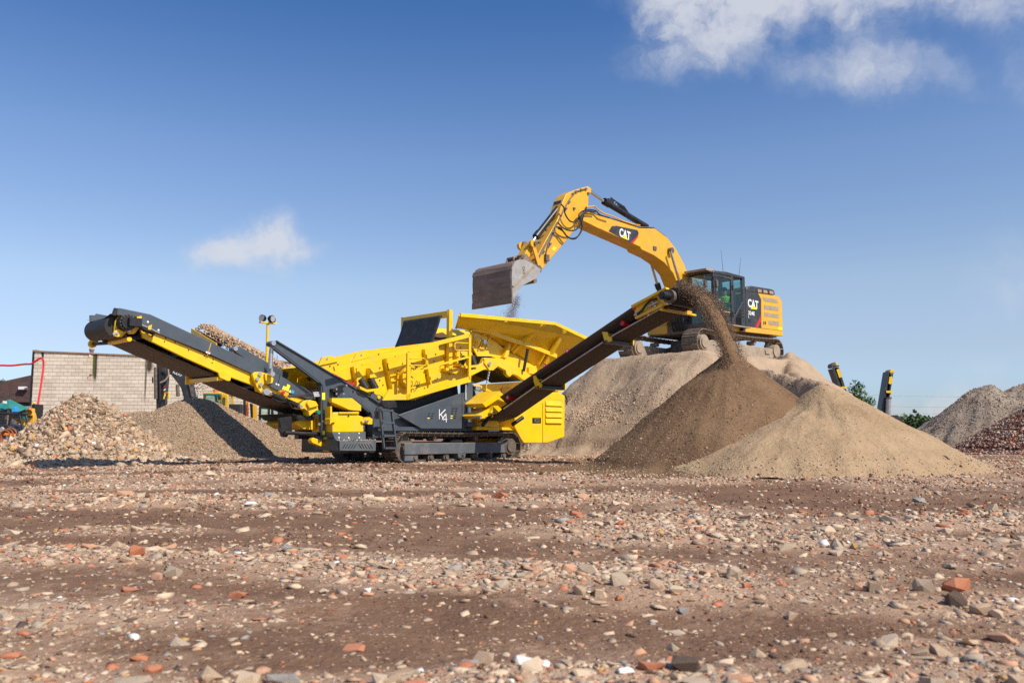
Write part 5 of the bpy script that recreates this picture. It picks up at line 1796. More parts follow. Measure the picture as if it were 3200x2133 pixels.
plate('bin_floor', KP(2, 1.2, (430, 760), (600, 790), (600, 850), (500, 830)), 0.7, 1.9, Y)

# ---- work lamp mast
lm = KF.hit(Z(2, 112, 205), 1, 2.25)
lb = KF.hit(Z(2, 104, 560), 1, 2.25)
ms = MB().cyl((lm.x, 2.25, 1.55), (lm.x, 2.25, lm.z), 0.032, 12).build('lamp_mast', Y, scr, label='slim yellow mast with work lamps')
MB().box(lm.x - 0.2, lm.x + 0.2, 2.2, 2.3, lm.z - 0.02, lm.z + 0.01).build('lamp_shelf', Y, ms)
for dx_, dy_, tx, ty in ((-0.17, 0.0, -0.9, -0.3), (0.06, -0.06, 0.3, -0.9), (0.2, 0.1, 0.9, 0.2)):
    d_ = Vector((tx, ty, -0.1)).normalized()
    c_ = Vector((lm.x + dx_ * 0.75, 2.25 + dy_, lm.z + 0.09))
    wl = MB().tube([c_ - d_ * 0.07, c_ - d_ * 0.03, c_ + d_ * 0.04, c_ + d_ * 0.05], [0.045, 0.075, 0.085, 0.078], 18).build('work_lamp', BK, ms)
    MB().cyl(c_ + d_ * 0.048, c_ + d_ * 0.056, 0.07, 18).build('lens', M['lamp_glass'], ms)
    MB().cyl((c_.x, c_.y, lm.z), (c_.x, c_.y, lm.z + 0.06), 0.02, 8).build('lamp_foot', BK, ms)

# ---- far side conveyor carrying gravel towards the gravel heap
U0, U1 = -2.15, -1.3
VE, VS = 9.7, 2.3
ZE, ZS = 3.72, 1.3


def cz(v):
    return ZS + (ZE - ZS) * (v - VS) / (VE - VS)


rows = []
for i in range(16):
    v = VS + (VE - VS) * i / 15
    rows.append([(U0 + (U1 - U0) * j / 8, v, cz(v) + 0.16 * max(0, abs(j / 8 - 0.5) * 2 - 0.35)) for j in range(9)])
fb = MB().grid(rows).build('far_carrying_belt', M['belt_side'], scr, smooth=60)
fb.modifiers.new('thick', 'SOLIDIFY').thickness = 0.02
MB().loops([(U0 + 0.05, VS, ZS - 0.36), (U1 - 0.05, VS, ZS - 0.36), (U1 - 0.05, VS, ZS - 0.34), (U0 + 0.05, VS, ZS - 0.34)],
           [(U0 + 0.05, VE, ZE - 0.36), (U1 - 0.05, VE, ZE - 0.36), (U1 - 0.05, VE, ZE - 0.34), (U0 + 0.05, VE, ZE - 0.34)]).build('far_return_belt', M['belt_side'], scr)
for x in (U0, U1):
    MB().loops([(x - 0.02, VS, ZS - 0.25), (x + 0.02, VS, ZS - 0.25), (x + 0.02, VS, ZS - 0.06), (x - 0.02, VS, ZS - 0.06)],
               [(x - 0.02, VE, ZE - 0.25), (x + 0.02, VE, ZE - 0.25), (x + 0.02, VE, ZE - 0.06), (x - 0.02, VE, ZE - 0.06)]).build('far_conveyor_beam', BK, scr)
    MB().loops([(x - 0.03, VE - 1.5, cz(VE - 1.5) - 0.2), (x + 0.02, VE - 1.5, cz(VE - 1.5) - 0.2), (x + 0.02, VE - 1.5, cz(VE - 1.5) + 0.06), (x - 0.03, VE - 1.5, cz(VE - 1.5) + 0.06)],
               [(x - 0.03, VE + 0.2, ZE - 0.15), (x + 0.02, VE + 0.2, ZE - 0.15), (x + 0.02, VE + 0.2, ZE + 0.16), (x - 0.03, VE + 0.2, ZE + 0.16)]).build('far_head_plate', Y if x < -1.7 else BK, scr)
    for v in (3.6, 5.2, 6.8):
        MB().cyl((x - 0.03, v, cz(v) - 0.03), (x + 0.06, v, cz(v) - 0.03), 0.055, 14).build('red_idler', M['red'], scr)
MB().cyl((U0 - 0.02, VE + 0.05, ZE - 0.18), (U1 + 0.02, VE + 0.05, ZE - 0.18), 0.18, 22).build('far_head_drum', M['rubber'], scr)
MB().bar(((U0 + U1) / 2, VS + 1.2, 0.9), ((U0 + U1) / 2, VS + 4.0, cz(VS + 4.0) - 0.3), 0.1, 0.12).build('far_support_strut', G, scr)
n = 2600
v = rng.uniform(VS + 2.6, VE + 0.15, n)
e = np.clip(rng.normal(-0.1, 0.36, n), -0.92, 0.8)
u = (U0 + U1) / 2 + e * (U1 - U0) / 2
pos_ = np.stack([u, v, ZS + (ZE - ZS) * (v - VS) / (VE - VS) + 0.2 * (1 - e * e) + rng.uniform(-0.04, 0.05, n) + 0.04], 1)
stone_cloud('conveyed_gravel', pos_, rng.uniform(0.025, 0.055, n), pick(n, tan=50, pale=16, grey=10, pink=14, dark=6, ochre=6), scr, tilt=0.7)

# ------------------------------------------------------------------ excavator on the soil mound
EF = Frame((EXC_C.x, EXC_C.y, EXC_C.z), EXC_DEG)
exc = empty('excavator', EF.o, EF.deg)
tag(exc, 'large yellow and black tracked excavator unloading its bucket from the soil mound', 'excavator')
CY, CB = M['cat_yellow'], M['cab']


def EP(k, v, *pts):
    ps = Z(k, *pts)
    if len(pts) == 1:
        ps = [ps]
    return [(q.x, q.z) for q in (EF.hit(p_, 1, v) for p_ in ps)]


def eplate(name, outline, v0, v1, mat, parent=exc, bevel=0.0, label=None):
    return MB().prism(outline, v0, v1).build(name, mat, parent, bevel, label=label)


# undercarriage
for v0 in (-1.6, 1.0):
    ch, a, b, r, zc = crawler(exc, -2.55, 2.65, v0, v0 + 0.6, -0.02, 0.82, 50, M['track_dusty'], M['dusty_frame'], M['dusty_frame'], 0.05, 0.03)
    fr = MB().prism([(a + 0.15, 0.12), (b - 0.2, 0.12), (b - 0.1, 0.3), (b - 0.2, 0.46), (a + 0.5, 0.5), (a + 0.15, 0.44)], v0 + 0.06, v0 + 0.54).build('track_frame', M['dusty_frame'], exc, 0.015)
    MB().box(b - 0.75, b - 0.45, v0 + 0.02, v0 + 0.08, 0.26, 0.36).build('frame_step', M['dusty_frame'], fr)
    for x in (a + 1.2, b - 1.2):
        MB().cyl((x, v0 + 0.15, 0.6), (x, v0 + 0.45, 0.6), 0.075, 14).build('carrier_roller', M['dusty_frame'], exc)
    for i in range(8):
        x = a + 0.3 + i * (b - a - 0.5) / 7
        MB().cyl((x, v0 + 0.1, 0.13), (x, v0 + 0.5, 0.13), 0.09, 14).build('track_roller', M['track_dusty'], exc)
    idl = MB().cyl((a, v0 + 0.15, zc), (a, v0 + 0.45, zc), r - 0.07, 24).build('idler_wheel', M['track_dusty'], exc)
    MB().cyl((a, v0 + 0.02, zc), (a, v0 + 0.2, zc), 0.24, 24).cyl((a, v0 - 0.02, zc), (a, v0 + 0.05, zc), 0.18, 20).build('idler_hub', M['dusty_frame'], idl)
    sp_pts = []
    for i in range(42):
        an = 2 * math.pi * i / 42
        rr = r - 0.03 if i % 2 else r - 0.08
        sp_pts.append((b + rr * math.cos(an), zc + rr * math.sin(an)))
    spk = MB().prism(sp_pts, v0 + 0.25, v0 + 0.35).build('drive_sprocket', M['track_dusty'], exc)
    MB().cyl((b, v0 + 0.02, zc), (b, v0 + 0.25, zc), 0.22, 22).build('final_drive', M['dusty_frame'], spk)
cf = MB()
cf.prism([(-0.8, 0.3), (0.8, 0.3), (0.65, 0.72), (-0.65, 0.72)], -0.8, 0.8)
for s in (-1, 1):
    cf.bar((s * 0.5, -1.05, 0.34), (s * 0.35, 0.0, 0.55), 0.3, 0.28, (1, 0, 0))
    cf.bar((s * 0.5, 1.05, 0.34), (s * 0.35, 0.0, 0.55), 0.3, 0.28, (1, 0, 0))
cf.build('car_body', M['track'], exc, 0.015)
MB().cyl((0, 0, 0.7), (0, 0, 0.86), 0.62, 36).build('slew_ring', M['track'], exc)

# upper frame
fr_o = [(-1.25, 0.86), (2.2, 0.86), (3.1, 0.98), (3.1, 1.16), (-1.25, 1.16)]
MB().prism(fr_o, -1.1, 1.3).build('upper_frame', M['track'], exc, 0.01)
sk = EP(5, -1.36, (1395, 925), (1690, 938), (1872, 962), (2142, 995), (2145, 1058), (1640, 1002), (1475, 990))
eplate('side_skirt', sk, -1.36, -1.28, CY, bevel=0.015)
zb_, zt_ = 1.14, 2.38
# engine house
eh = MB().prism([(0.75, 1.12), (3.0, 1.12), (3.0, 2.36), (1.5, 2.4), (0.75, 2.36)], -1.3, 1.34).build('engine_house', CY, exc, 0.04)
eplate('front_right_box', [(-1.25, 1.0), (0.75, 1.0), (0.75, 2.0), (0.1, 2.05), (-0.9, 1.55), (-1.25, 1.3)], 0.55, 1.34, CY, bevel=0.04)
MB().prism([(-1.2, 1.0), (0.75, 1.0), (0.75, 1.9), (0.1, 1.7), (-1.2, 1.16)], -0.32, 0.52).build('boom_well', M['track'], exc)
# dark panel behind the cab with the badge
pn = eplate('badge_panel', EP(5, -1.36, (1687, 512), (1836, 532), (1874, 612), (1872, 962), (1690, 938)), -1.36, -1.28, CB, bevel=0.008, label='black panel with the white maker lettering')
dr = eplate('engine_door', EP(5, -1.36, (1838, 534), (2092, 572), (2128, 640), (2140, 994), (1876, 962), (1876, 612)), -1.37, -1.29, CY, bevel=0.012)
for pts in ([(1897, 583), (2070, 605), (2086, 655), (1912, 632)], [(1912, 675), (2088, 700), (2091, 750), (1918, 728)], [(1916, 768), (2090, 790), (2093, 840), (1920, 815)], [(1966, 868), (2094, 880), (2097, 935), (1970, 918)]):
    eplate('grille', EP(5, -1.375, *pts), -1.378, -1.365, M['dusty_frame'], dr)
eplate('door_handle', EP(5, -1.38, (1908, 878), (1914, 878), (1914, 915), (1908, 915)), -1.39, -1.37, BK, dr)
eplate('door_handle', EP(5, -1.38, (1927, 878), (1933, 878), (1933, 915), (1927, 915)), -1.39, -1.37, BK, dr)
eplate('warning_sticker', EP(5, -1.375, (2088, 945), (2130, 950), (2130, 985), (2088, 980)), -1.376, -1.368, M['label_yellow'], dr)
eplate('red_stripe', EP(5, -1.37, (1872, 810), (1874, 870), (1838, 958), (1806, 952)), -1.368, -1.358, M['red'], pn)
eplate('panel_latch', EP(5, -1.365, (1722, 850), (1754, 855), (1756, 890), (1724, 888)), -1.367, -1.358, BK, pn)
a_, b_ = EP(5, -1.365, (1715, 700))[0], EP(5, -1.365, (1843, 735))[0]
t_ = EP(5, -1.365, (1715, 598))[0]
W_ = b_[0] - a_[0]
lettering('maker_name', 'CAT', 0.4, (a_[0], a_[1] - 0.0), -1.364, math.atan2(-0.02, W_), M['white'], pn, width=W_, height=t_[1] - a_[1], bold=0.012)
tri = EP(5, -1.372, (1748, 724), (1785, 672), (1825, 733))
eplate('maker_triangle', tri, -1.374, -1.366, M['label_yellow'], pn)
a_ = EP(5, -1.365, (1720, 795))[0]
b_ = EP(5, -1.365, (1797, 800))[0]
lettering('model_number', '324E', 0.2, (a_[0], a_[1]), -1.364, 0, M['white'], pn, width=b_[0] - a_[0], height=0.135, bold=0.004)
a_ = EP(5, -1.365, (1720, 832))[0]
lettering('model_letter', 'L', 0.1, (a_[0], a_[1]), -1.364, 0, M['white'], pn, height=0.09, bold=0.003)
# counterweight
cw = []
for v, in_ in ((-1.34, 0.12), (-1.25, 0.02), (-0.6, -0.05), (0.6, -0.05), (1.25, 0.02), (1.34, 0.12)):
    cw.append((v, in_))
rows = []
for v, in_ in cw:
    rows.append([(2.45, v, 0.98), (3.0 - in_, v, 1.0), (3.2 - in_, v, 1.12), (3.22 - in_, v, 1.9), (3.1 - in_, v, 2.28), (2.85, v, 2.42 - 0.5 * max(in_, 0)), (2.45, v, 2.42 - 0.5 * max(in_, 0))])
mb = MB().grid(rows)
mb.add(rows[0], [tuple(range(7))])
mb.add(rows[-1], [tuple(range(7))])
mb.build('counterweight', CY, exc, smooth=40)
# black hood on the roof
hd = eplate('engine_hood', EP(5, -1.1, (1690, 520), (1700, 455), (1770, 440), (2000, 478), (2040, 492), (2055, 555)), -1.1, 1.1, CB, bevel=0.05)
for pts in ([(1835, 482), (1880, 488), (1885, 525), (1840, 520)], [(1903, 492), (1950, 499), (1957, 535), (1908, 528)], [(1978, 503), (2025, 510), (2032, 545), (1984, 538)]):
    eplate('hood_grille', EP(5, -1.12, *pts), -1.12, -1.08, M['dusty_frame'], hd)

# cab: posts, roof, floor, door, glazing
cx0, cx1, cy0, cy1 = -1.22, 0.68, -1.36, -0.36
zb, zt = 1.06, 2.84
cab = MB().box(cx0 + 0.02, cx1, cy0 + 0.02, cy1, zb, zb + 0.1).build('cab_floor', CB, exc)
rf = MB().prism([(cx0 - 0.02, zt - 0.1), (cx1, zt - 0.06), (cx1, zt + 0.03), (-0.4, zt + 0.06), (cx0 + 0.1, zt + 0.01), (cx0 - 0.02, zt - 0.04)], cy0 + 0.0, cy1).build('cab_roof', CB, exc, 0.03)
MB().box(cx0 - 0.2, cx0 + 0.28, cy0 + 0.14, cy1 + 0.02, zt + 0.0, zt + 0.08).build('sun_visor', M['dusty_frame'], exc, 0.01)
MB().box(cx0 - 0.12, cx0 + 0.02, cy0 + 0.1, cy1, zt - 0.06, zt + 0.0).build('rain_visor', CB, exc, 0.01)
pw = 0.09
for x, y, w, d in ((cx0 + 0.05, cy0 + 0.06, 0.1, 0.1), (cx0 + 0.05, cy1 - 0.05, 0.1, 0.1), (cx1 - 0.08, cy0 + 0.06, 0.16, 0.1), (cx1 - 0.08, cy1 - 0.05, 0.16, 0.1), (-0.1, cy0 + 0.045, 0.12, 0.08)):
    MB().box(x - w / 2, x + w / 2, y - d / 2, y + d / 2, zb, zt - 0.05).build('cab_post', CB, exc, 0.012)
MB().box(cx0, cx1, cy1 - 0.06, cy1, zb, zb + 0.75).build('cab_inner_wall', CB, exc)
MB().box(cx1 - 0.06, cx1, cy0 + 0.05, cy1, zb, zb + 0.75).build('cab_rear_wall', CB, exc)
# front: lower panel and frame
MB().box(cx0, cx0 + 0.05, cy0 + 0.05, cy1, zb - 0.12, zb + 0.1).build('cab_front_sill', CB, exc)
MB().box(cx0 - 0.005, cx0 + 0.045, cy0 + 0.08, cy1 - 0.05, zb + 0.62, zb + 0.68).build('windscreen_bar', CB, exc)
MB().box(cx0 + 0.01, cx0 + 0.02, cy0 + 0.1, cy1 - 0.1, zb + 0.68, zt - 0.1).build('windscreen', M['glass_clear'], exc)
MB().box(cx0 + 0.01, cx0 + 0.02, cy0 + 0.1, cy1 - 0.1, zb + 0.1, zb + 0.62).build('lower_windscreen', M['glass_clear'], exc)
# door with two windows
door = MB()
dx0, dx1 = cx0 + 0.1, -0.16
fwd = 0.06
door.box(dx0, dx0 + fwd, cy0 - 0.01, cy0 + 0.05, zb + 0.02, zt - 0.1)
door.box(dx1 - fwd, dx1, cy0 - 0.01, cy0 + 0.05, zb + 0.02, zt - 0.1)
door.box(dx0 + fwd, dx1 - fwd, cy0 - 0.01, cy0 + 0.05, zb + 0.02, zb + 0.1)
door.box(dx0 + fwd, dx1 - fwd, cy0 - 0.01, cy0 + 0.05, zt - 0.18, zt - 0.1)
door.box(dx0 + fwd, dx1 - fwd, cy0 - 0.01, cy0 + 0.05, zb + 0.74, zb + 0.8)
dr = door.build('cab_door', CB, exc, 0.012)
MB().box(dx0 + fwd, dx1 - fwd, cy0 + 0.01, cy0 + 0.022, zb + 0.8, zt - 0.18).build('door_window', M['glass'], dr)
MB().box(dx0 + fwd, dx1 - fwd, cy0 + 0.01, cy0 + 0.022, zb + 0.1, zb + 0.74).build('door_window', M['glass'], dr)
MB().box(dx0 + 0.07, dx0 + 0.22, cy0 - 0.03, cy0 - 0.01, zb + 0.82, zb + 0.85).build('door_handle', M['steel'], dr)
for z_ in (zb + 0.35, zb + 1.25):
    MB().box(dx1 - 0.02, dx1 + 0.05, cy0 - 0.05, cy0 - 0.01, z_, z_ + 0.16).build('door_hinge', CB, dr)
# rear side window over the pressed panel
qx0, qx1 = -0.03, cx1 - 0.16
MB().box(qx0 - 0.01, qx1 + 0.01, cy0 + 0.02, cy0 + 0.032, zb + 0.5, zt - 0.12).build('rear_side_window', M['glass'], exc)
pp_ = eplate('pressed_panel', [(qx0, zb + 0.05), (qx1 + 0.04, zb + 0.05), (qx1 + 0.04, zb + 0.98), (qx0 + 0.06, zb + 0.42), (qx0, zb + 0.42)], cy0 + 0.01, cy0 + 0.06, CB, bevel=0.01)
for i in range(5):
    s_ = 0.07 * i
    MB().tube([(qx0 + 0.1 + s_, cy0 + 0.0, zb + 0.1), (qx0 + 0.1 + s_, cy0 - 0.01, zb + 0.28 + 0.06 * i), (qx0 + 0.14 + s_, cy0 - 0.01, zb + 0.36 + 0.08 * i), (qx1 + 0.02, cy0, zb + 0.42 + 0.11 * i)][:4 if i < 4 else 2], 0.018, 6).build('pressed_rib', M['black'], pp_)
MB().box(cx1 - 0.05, cx1 - 0.04, cy0 + 0.12, cy1 - 0.1, zb + 0.75, zt - 0.12).build('rear_window', M['glass_clear'], exc)
MB().box(cx0 + 0.1, cx1 - 0.16, cy1 - 0.035, cy1 - 0.025, zb + 0.75, zt - 0.12).build('inner_side_window', M['glass_clear'], exc)
# mirrors, antennas, step, wiper
for p_, sz in (((1195, 415), (0.17, 0.24)), ((1332, 415), (0.14, 0.26))):
    x_, z_ = EP(5, -1.5 if sz[0] < 0.16 else -1.3, p_)[0]
    y_ = -1.5 if sz[0] < 0.16 else -1.3
    MB().box(x_ - sz[0] / 2, x_ + sz[0] / 2, y_ - 0.03, y_ + 0.04, z_ - sz[1] / 2, z_ + sz[1] / 2).build('mirror', CB, exc, 0.025)
    MB().box(x_ - sz[0] / 2 + 0.03, x_ + sz[0] / 2 - 0.03, y_ - 0.036, y_ - 0.029, z_ - sz[1] / 2 + 0.03, z_ + sz[1] / 2 - 0.03).build('mirror_glass', M['track'], exc)
    MB().tube([(x_ + 0.02, y_, z_ + sz[1] / 2), (x_ + 0.05, y_ + 0.05, z_ + sz[1] / 2 + 0.1), (cx0 + 0.02, cy0 + 0.06, z_ + sz[1] / 2 + 0.12)], 0.014, 6).build('mirror_arm', CB, exc)
for p0, p1 in (((1411, 268), (1385, 0)), ((1605, 305), (1628, 95))):
    a_, b_ = EP(5, -0.9, p0)[0], EP(5, -0.9, p1)[0]
    MB().tube([(a_[0], -0.9, a_[1] - 0.03), (b_[0], -0.9, b_[1])], [0.008, 0.004], 5).build('antenna', BK, exc)
sp_ = EP(5, -1.5, (1405, 900), (1632, 925))
MB().box(-0.9, 0.62, -1.56, -1.36, zb + 0.0, zb + 0.04).build('cab_step', M['dusty_frame'], exc)
MB().box(0.25, 0.34, -1.5, -1.36, zb - 0.1, zb + 0.0).build('step_stay', BK, exc)
MB().bar((cx0 - 0.01, cy0 + 0.35, zb + 0.72), (cx0 - 0.01, cy0 + 0.62, zt - 0.3), 0.02, 0.02).build('wiper', BK, exc)
MB().tube([(-0.75, cy0 - 0.08, zb + 0.45), (-0.6, cy0 - 0.1, zb + 0.45), (-0.45, cy0 - 0.08, zb + 0.45)], 0.016, 6).build('grab_rail', Y, exc)
# seat and console inside
st_ = MB().box(-0.1, 0.45, -1.1, -0.62, zb + 0.35, zb + 0.5)
st_.box(0.38, 0.5, -1.1, -0.62, zb + 0.5, zb + 1.25)
st_.box(0.0, 0.35, -1.0, -0.72, zb + 0.1, zb + 0.35)
st_.build('operator_seat', M['seat'], exc, 0.03)
MB().box(-0.4, 0.15, -1.16, -1.1, zb + 0.45, zb + 0.6).build('console', M['seat'], exc, 0.02)
MB().cyl((-0.45, -1.13, zb + 0.65), (-0.47, -1.13, zb + 0.85), 0.022, 8).build('joystick', BK, exc)
MB().box(-1.0, -0.92, -0.55, -0.45, zb + 0.75, zb + 1.1).build('monitor', BK, exc)

# hoses at the boom foot
for i in range(5):
    v_ = -0.25 + i * 0.12
    MB().tube([(-1.05, v_, 1.75), (-1.32, v_, 1.6), (-1.42, v_, 1.25), (-1.3, v_, 0.98), (-1.0, v_, 0.92)], 0.035, 8).build('boom_hose', BK, exc)
fr_ = MB().box(-1.3, -1.2, 0.5, 1.34, 0.9, 1.2).build('front_bumper', CY, exc, 0.03)

# ---- boom
bu = [(1212, 335), (1232, 322), (1262, 330), (1380, 372), (1480, 398), (1797, 500)]
up = EP(4, -0.28, *bu)
F2 = [(1505 * 1.3605, 525 * 1.3605), (1532 * 1.3605, 545 * 1.3605), (1552 * 1.3605, 570 * 1.3605), (1572 * 1.3605, 607 * 1.3605), (1586 * 1.3605, 650 * 1.3605)]
up += [(q.x, q.z) for q in (EF.hit(p_, 1, -0.28) for p_ in F2)]
lo = EP(5, -0.28, (850, 420), (800, 290), (690, 160), (560, 70), (410, 0)) + EP(4, -0.28, (1797, 690), (1345, 490), (1215, 425))
foot = [(-0.55, 2.2), (-0.15, 1.75), (-0.35, 1.5), (-0.75, 1.6), (-1.35, 2.05)]
bm_o = up + foot + lo
boom = eplate('boom', bm_o, -0.28, 0.28, CY, bevel=0.02)
# badge on the boom
bd = eplate('boom_badge', EP(4, -0.285, (1478, 530), (1510, 478), (1560, 476), (1770, 520), (1782, 545), (1775, 590), (1725, 648), (1700, 648)), -0.29, -0.278, CB, boom)
eplate('badge_stripe', EP(4, -0.29, (1778, 568), (1776, 592), (1722, 656), (1700, 648)), -0.294, -0.286, M['red'], bd)
a_, b_ = EP(4, -0.29, (1583, 582))[0], EP(4, -0.29, (1695, 627))[0]
t_ = EP(4, -0.29, (1590, 492))[0]
an_ = math.atan2(b_[1] - a_[1], b_[0] - a_[0])
lettering('boom_name', 'CAT', 0.3, a_, -0.292, an_, M['white'], bd, width=math.hypot(b_[0] - a_[0], b_[1] - a_[1]), height=(t_[1] - a_[1]) * 0.98, bold=0.01)
eplate('boom_triangle', EP(4, -0.3, (1608, 592), (1645, 566), (1675, 622)), -0.3, -0.294, M['label_yellow'], bd)
# bosses and plates on the boom
for p_, r_ in (((795, 62), 0.1),):
    x_, z_ = EP(5, -0.3, (755, 15))[0]
    MB().cyl((x_, -0.42, z_), (x_, 0.42, z_), 0.1, 20).build('cylinder_boss', M['track'], boom)
x_, z_ = EP(5, -0.28, (575, 0))[0]
MB().box(x_ - 0.1, x_ + 0.06, -0.31, -0.28, z_ - 0.02, z_ + 0.1).build('valve_mount', M['track'], boom)
# pipes along the boom's back
for k_, v_ in ((0, -0.2), (1, -0.1), (2, 0.1)):
    MB().tube([(x, v_, z_ + 0.05 + 0.01 * k_) for x, z_ in up[2:-1]], 0.022, 7).build('boom_pipe', M['track'], boom)
pp_ = EP(4, -0.25, (1245, 285), (1330, 275), (1380, 320), (1430, 350), (1520, 378), (1620, 425), (1720, 458), (1797, 470))
MB().tube([(x, -0.25, z_) for x, z_ in pp_], 0.022, 7).build('boom_pipe', CY, boom)
# lift cylinders either side of the boom
for v_ in (-0.45, 0.45):
    p0, p1 = EF.hit(Z(5, 765, 20), 1, -0.45), EF.hit(Z(5, 872, 380), 1, -0.45)
    p2 = EF.hit(Z(5, 905, 475), 1, -0.45)
    d_ = (p2 - p1).normalized()
    e_ = p2 + d_ * 1.0
    MB().cyl((p0.x, v_, p0.z), (p1.x, v_, p1.z), 0.045, 14).build('lift_rod', M['chrome'], exc)
    MB().cyl((p1.x, v_, p1.z), (e_.x, v_, e_.z), 0.085, 16).build('lift_cylinder', BK, exc)
    MB().cyl((p1.x - d_.x * 0.02, v_, p1.z - d_.z * 0.02), (p1.x + d_.x * 0.16, v_, p1.z + d_.z * 0.16), 0.1, 16).build('cylinder_gland', BK, exc)
# stick cylinder over the boom
p0, p1, p2 = (EF.hit(Z(4, *p_), 1, 0.0) for p_ in ((1290, 128), (1430, 225), (1797, 445)))
e_ = p2 + (p2 - p1).normalized() * 0.35
MB().cyl(p0, p1, 0.05, 14).build('stick_rod', M['chrome'], exc)
MB().cyl(p1, e_, 0.095, 16).build('stick_cylinder', BK, exc)
MB().cyl(p1, p1 + (p2 - p1).normalized() * 0.25, 0.115, 16).build('cylinder_gland', BK, exc)
for i in range(4):
    q_ = p1 + (p2 - p1) * (0.12 + 0.07 * i)
    MB().tube([q_ + Vector((0, -0.06, 0.1)), q_ + Vector((0.05, -0.06, 0.2 - 0.03 * i)), q_ + Vector((0.3, -0.06, 0.12)), q_ + Vector((0.9, -0.06, -0.35))], 0.02, 6).build('cylinder_hose', BK, exc)
MB().box(p1.x + 0.15, p1.x + 0.4, -0.08, 0.08, p1.z - 0.05, p1.z + 0.12).build('valve_body', BK, exc, 0.02)

# ---- stick
st_o = EP(4, -0.2, (1110, 118), (1225, 82), (1268, 72), (1300, 92), (1303, 135), (1274, 165), (1271, 275), (1185, 430), (1062, 608), (800, 918), (768, 905), (712, 845), (870, 560), (960, 402), (985, 300), (1000, 245), (1045, 150))
stick = eplate('stick', st_o, -0.2, 0.2, CY, bevel=0.02)
for pts in (((1240, 98), (1130, 128), (1070, 220), (1025, 300), (960, 440)), ((960, 440), (870, 600), (800, 740), (740, 850)), ((930, 520), (860, 660), (835, 760), (832, 830)), ((950, 440), (820, 680), (760, 800))):
    q_ = EP(4, -0.22, *pts)
    MB().tube([(x, -0.225, z_) for x, z_ in q_], 0.02, 7).build('stick_pipe', M['track'], stick)
mb = MB()
for p_ in ((1140, 128), (1190, 110), (1107, 155), (1068, 232), (1035, 300), (1120, 300), (870, 465), (835, 520), (765, 650), (875, 660), (805, 740), (860, 680), (1240, 100), (1265, 145)):
    x_, z_ = EP(4, -0.2, p_)[0]
    mb.box(x_ - 0.035, x_ + 0.035, -0.25, -0.2, z_ - 0.025, z_ + 0.025)
mb.build('pipe_clamps', M['track'], stick)
x_, z_ = EP(4, -0.22, (840, 800))[0]
MB().box(x_ - 0.07, x_ + 0.07, -0.28, -0.2, z_ - 0.1, z_ + 0.08).build('pipe_valve', M['track'], stick)
x_, z_ = EP(4, -0.21, (918, 708))[0]
MB().prism(EP(4, -0.205, (895, 715), (915, 685), (942, 700), (920, 733)), -0.208, -0.199).build('warning_sticker', M['label_yellow'], stick)
# looping hoses at the elbow
for j, pts in enumerate((((990, 255), (1020, 290), (1035, 360), (1080, 425), (1130, 435), (1175, 400)), ((960, 445), (1010, 495), (1070, 522), (1140, 515), (1195, 450), (1225, 350), (1250, 285)),
                        ((940, 490), (985, 495), (1040, 570), (1100, 605), (1165, 580), (1205, 490), (1195, 400), (1230, 330)), ((960, 500), (1010, 530), (1060, 590), (1130, 608), (1190, 545), (1212, 470)),
                        ((1170, 400), (1180, 350), (1240, 315), (1340, 320), (1390, 365), (1480, 395)), ((1185, 430), (1190, 370), (1260, 330), (1340, 335)))):
    q_ = [EF.hit(Z(4, *p_), 1, -0.36 - 0.02 * (j % 3)) for p_ in pts]
    # smooth the run
    fine = []
    for i in range(len(q_) - 1):
        pa, pb, pc, pd = q_[max(i - 1, 0)], q_[i], q_[i + 1], q_[min(i + 2, len(q_) - 1)]
        for s_ in range(5):
            t = s_ / 5
            fine.append(0.5 * ((2 * pb) + (pc - pa) * t + (2 * pa - 5 * pb + 4 * pc - pd) * t * t + (3 * pb - pa - 3 * pc + pd) * t ** 3))
    fine.append(q_[-1])
    MB().tube(fine, 0.022, 7).build('elbow_hose', BK, exc)
# bucket cylinder on the stick's front
p0, p1, p2 = (EF.hit(Z(4, *p_), 1, 0.0) for p_ in ((985, 262), (735, 585), (700, 640)))
MB().cyl(p0, p1, 0.085, 16).build('bucket_cylinder', BK, exc)
MB().cyl(p1 + (p0 - p1).normalized() * 0.18, p1 - (p0 - p1).normalized() * 0.02, 0.105, 16).build('cylinder_gland', BK, exc)
MB().cyl(p1, p2, 0.05, 14).build('bucket_rod', M['chrome'], exc)
MB().box(p0.x - 0.14, p0.x + 0.06, -0.16, 0.16, p0.z - 0.12, p0.z + 0.1).build('cylinder_mount', M['track'], exc, 0.02)
# linkage
for v_ in (-0.26, 0.22):
    a_, b_ = EP(4, -0.25, (702, 655))[0], EP(4, -0.25, (772, 890))[0]
    MB().bar((a_[0], v_ + 0.02, a_[1]), (b_[0], v_ + 0.02, b_[1]), 0.05, 0.12).cyl((a_[0], v_ - 0.02, a_[1]), (a_[0], v_ + 0.06, a_[1]), 0.11, 18).build('idler_link', CY, exc)
a_, b_ = EP(4, -0.1, (690, 670))[0], EP(4, -0.1, (610, 830))[0]
MB().bar((a_[0], 0.0, a_[1]), (b_[0], 0.0, b_[1]), 0.3, 0.2).build('power_link', CY, exc, 0.02)
a_ = EP(4, -0.2, (705, 660))[0]
MB().cyl((a_[0], -0.32, a_[1]), (a_[0], 0.32, a_[1]), 0.06, 14).build('link_pin', M['track'], exc)
x_, z_ = EP(4, 0.2, (612, 672))[0]
MB().cyl((x_, 0.12, z_), (x_, 0.32, z_), 0.1, 16).build('link_boss', M['bucket'], exc)

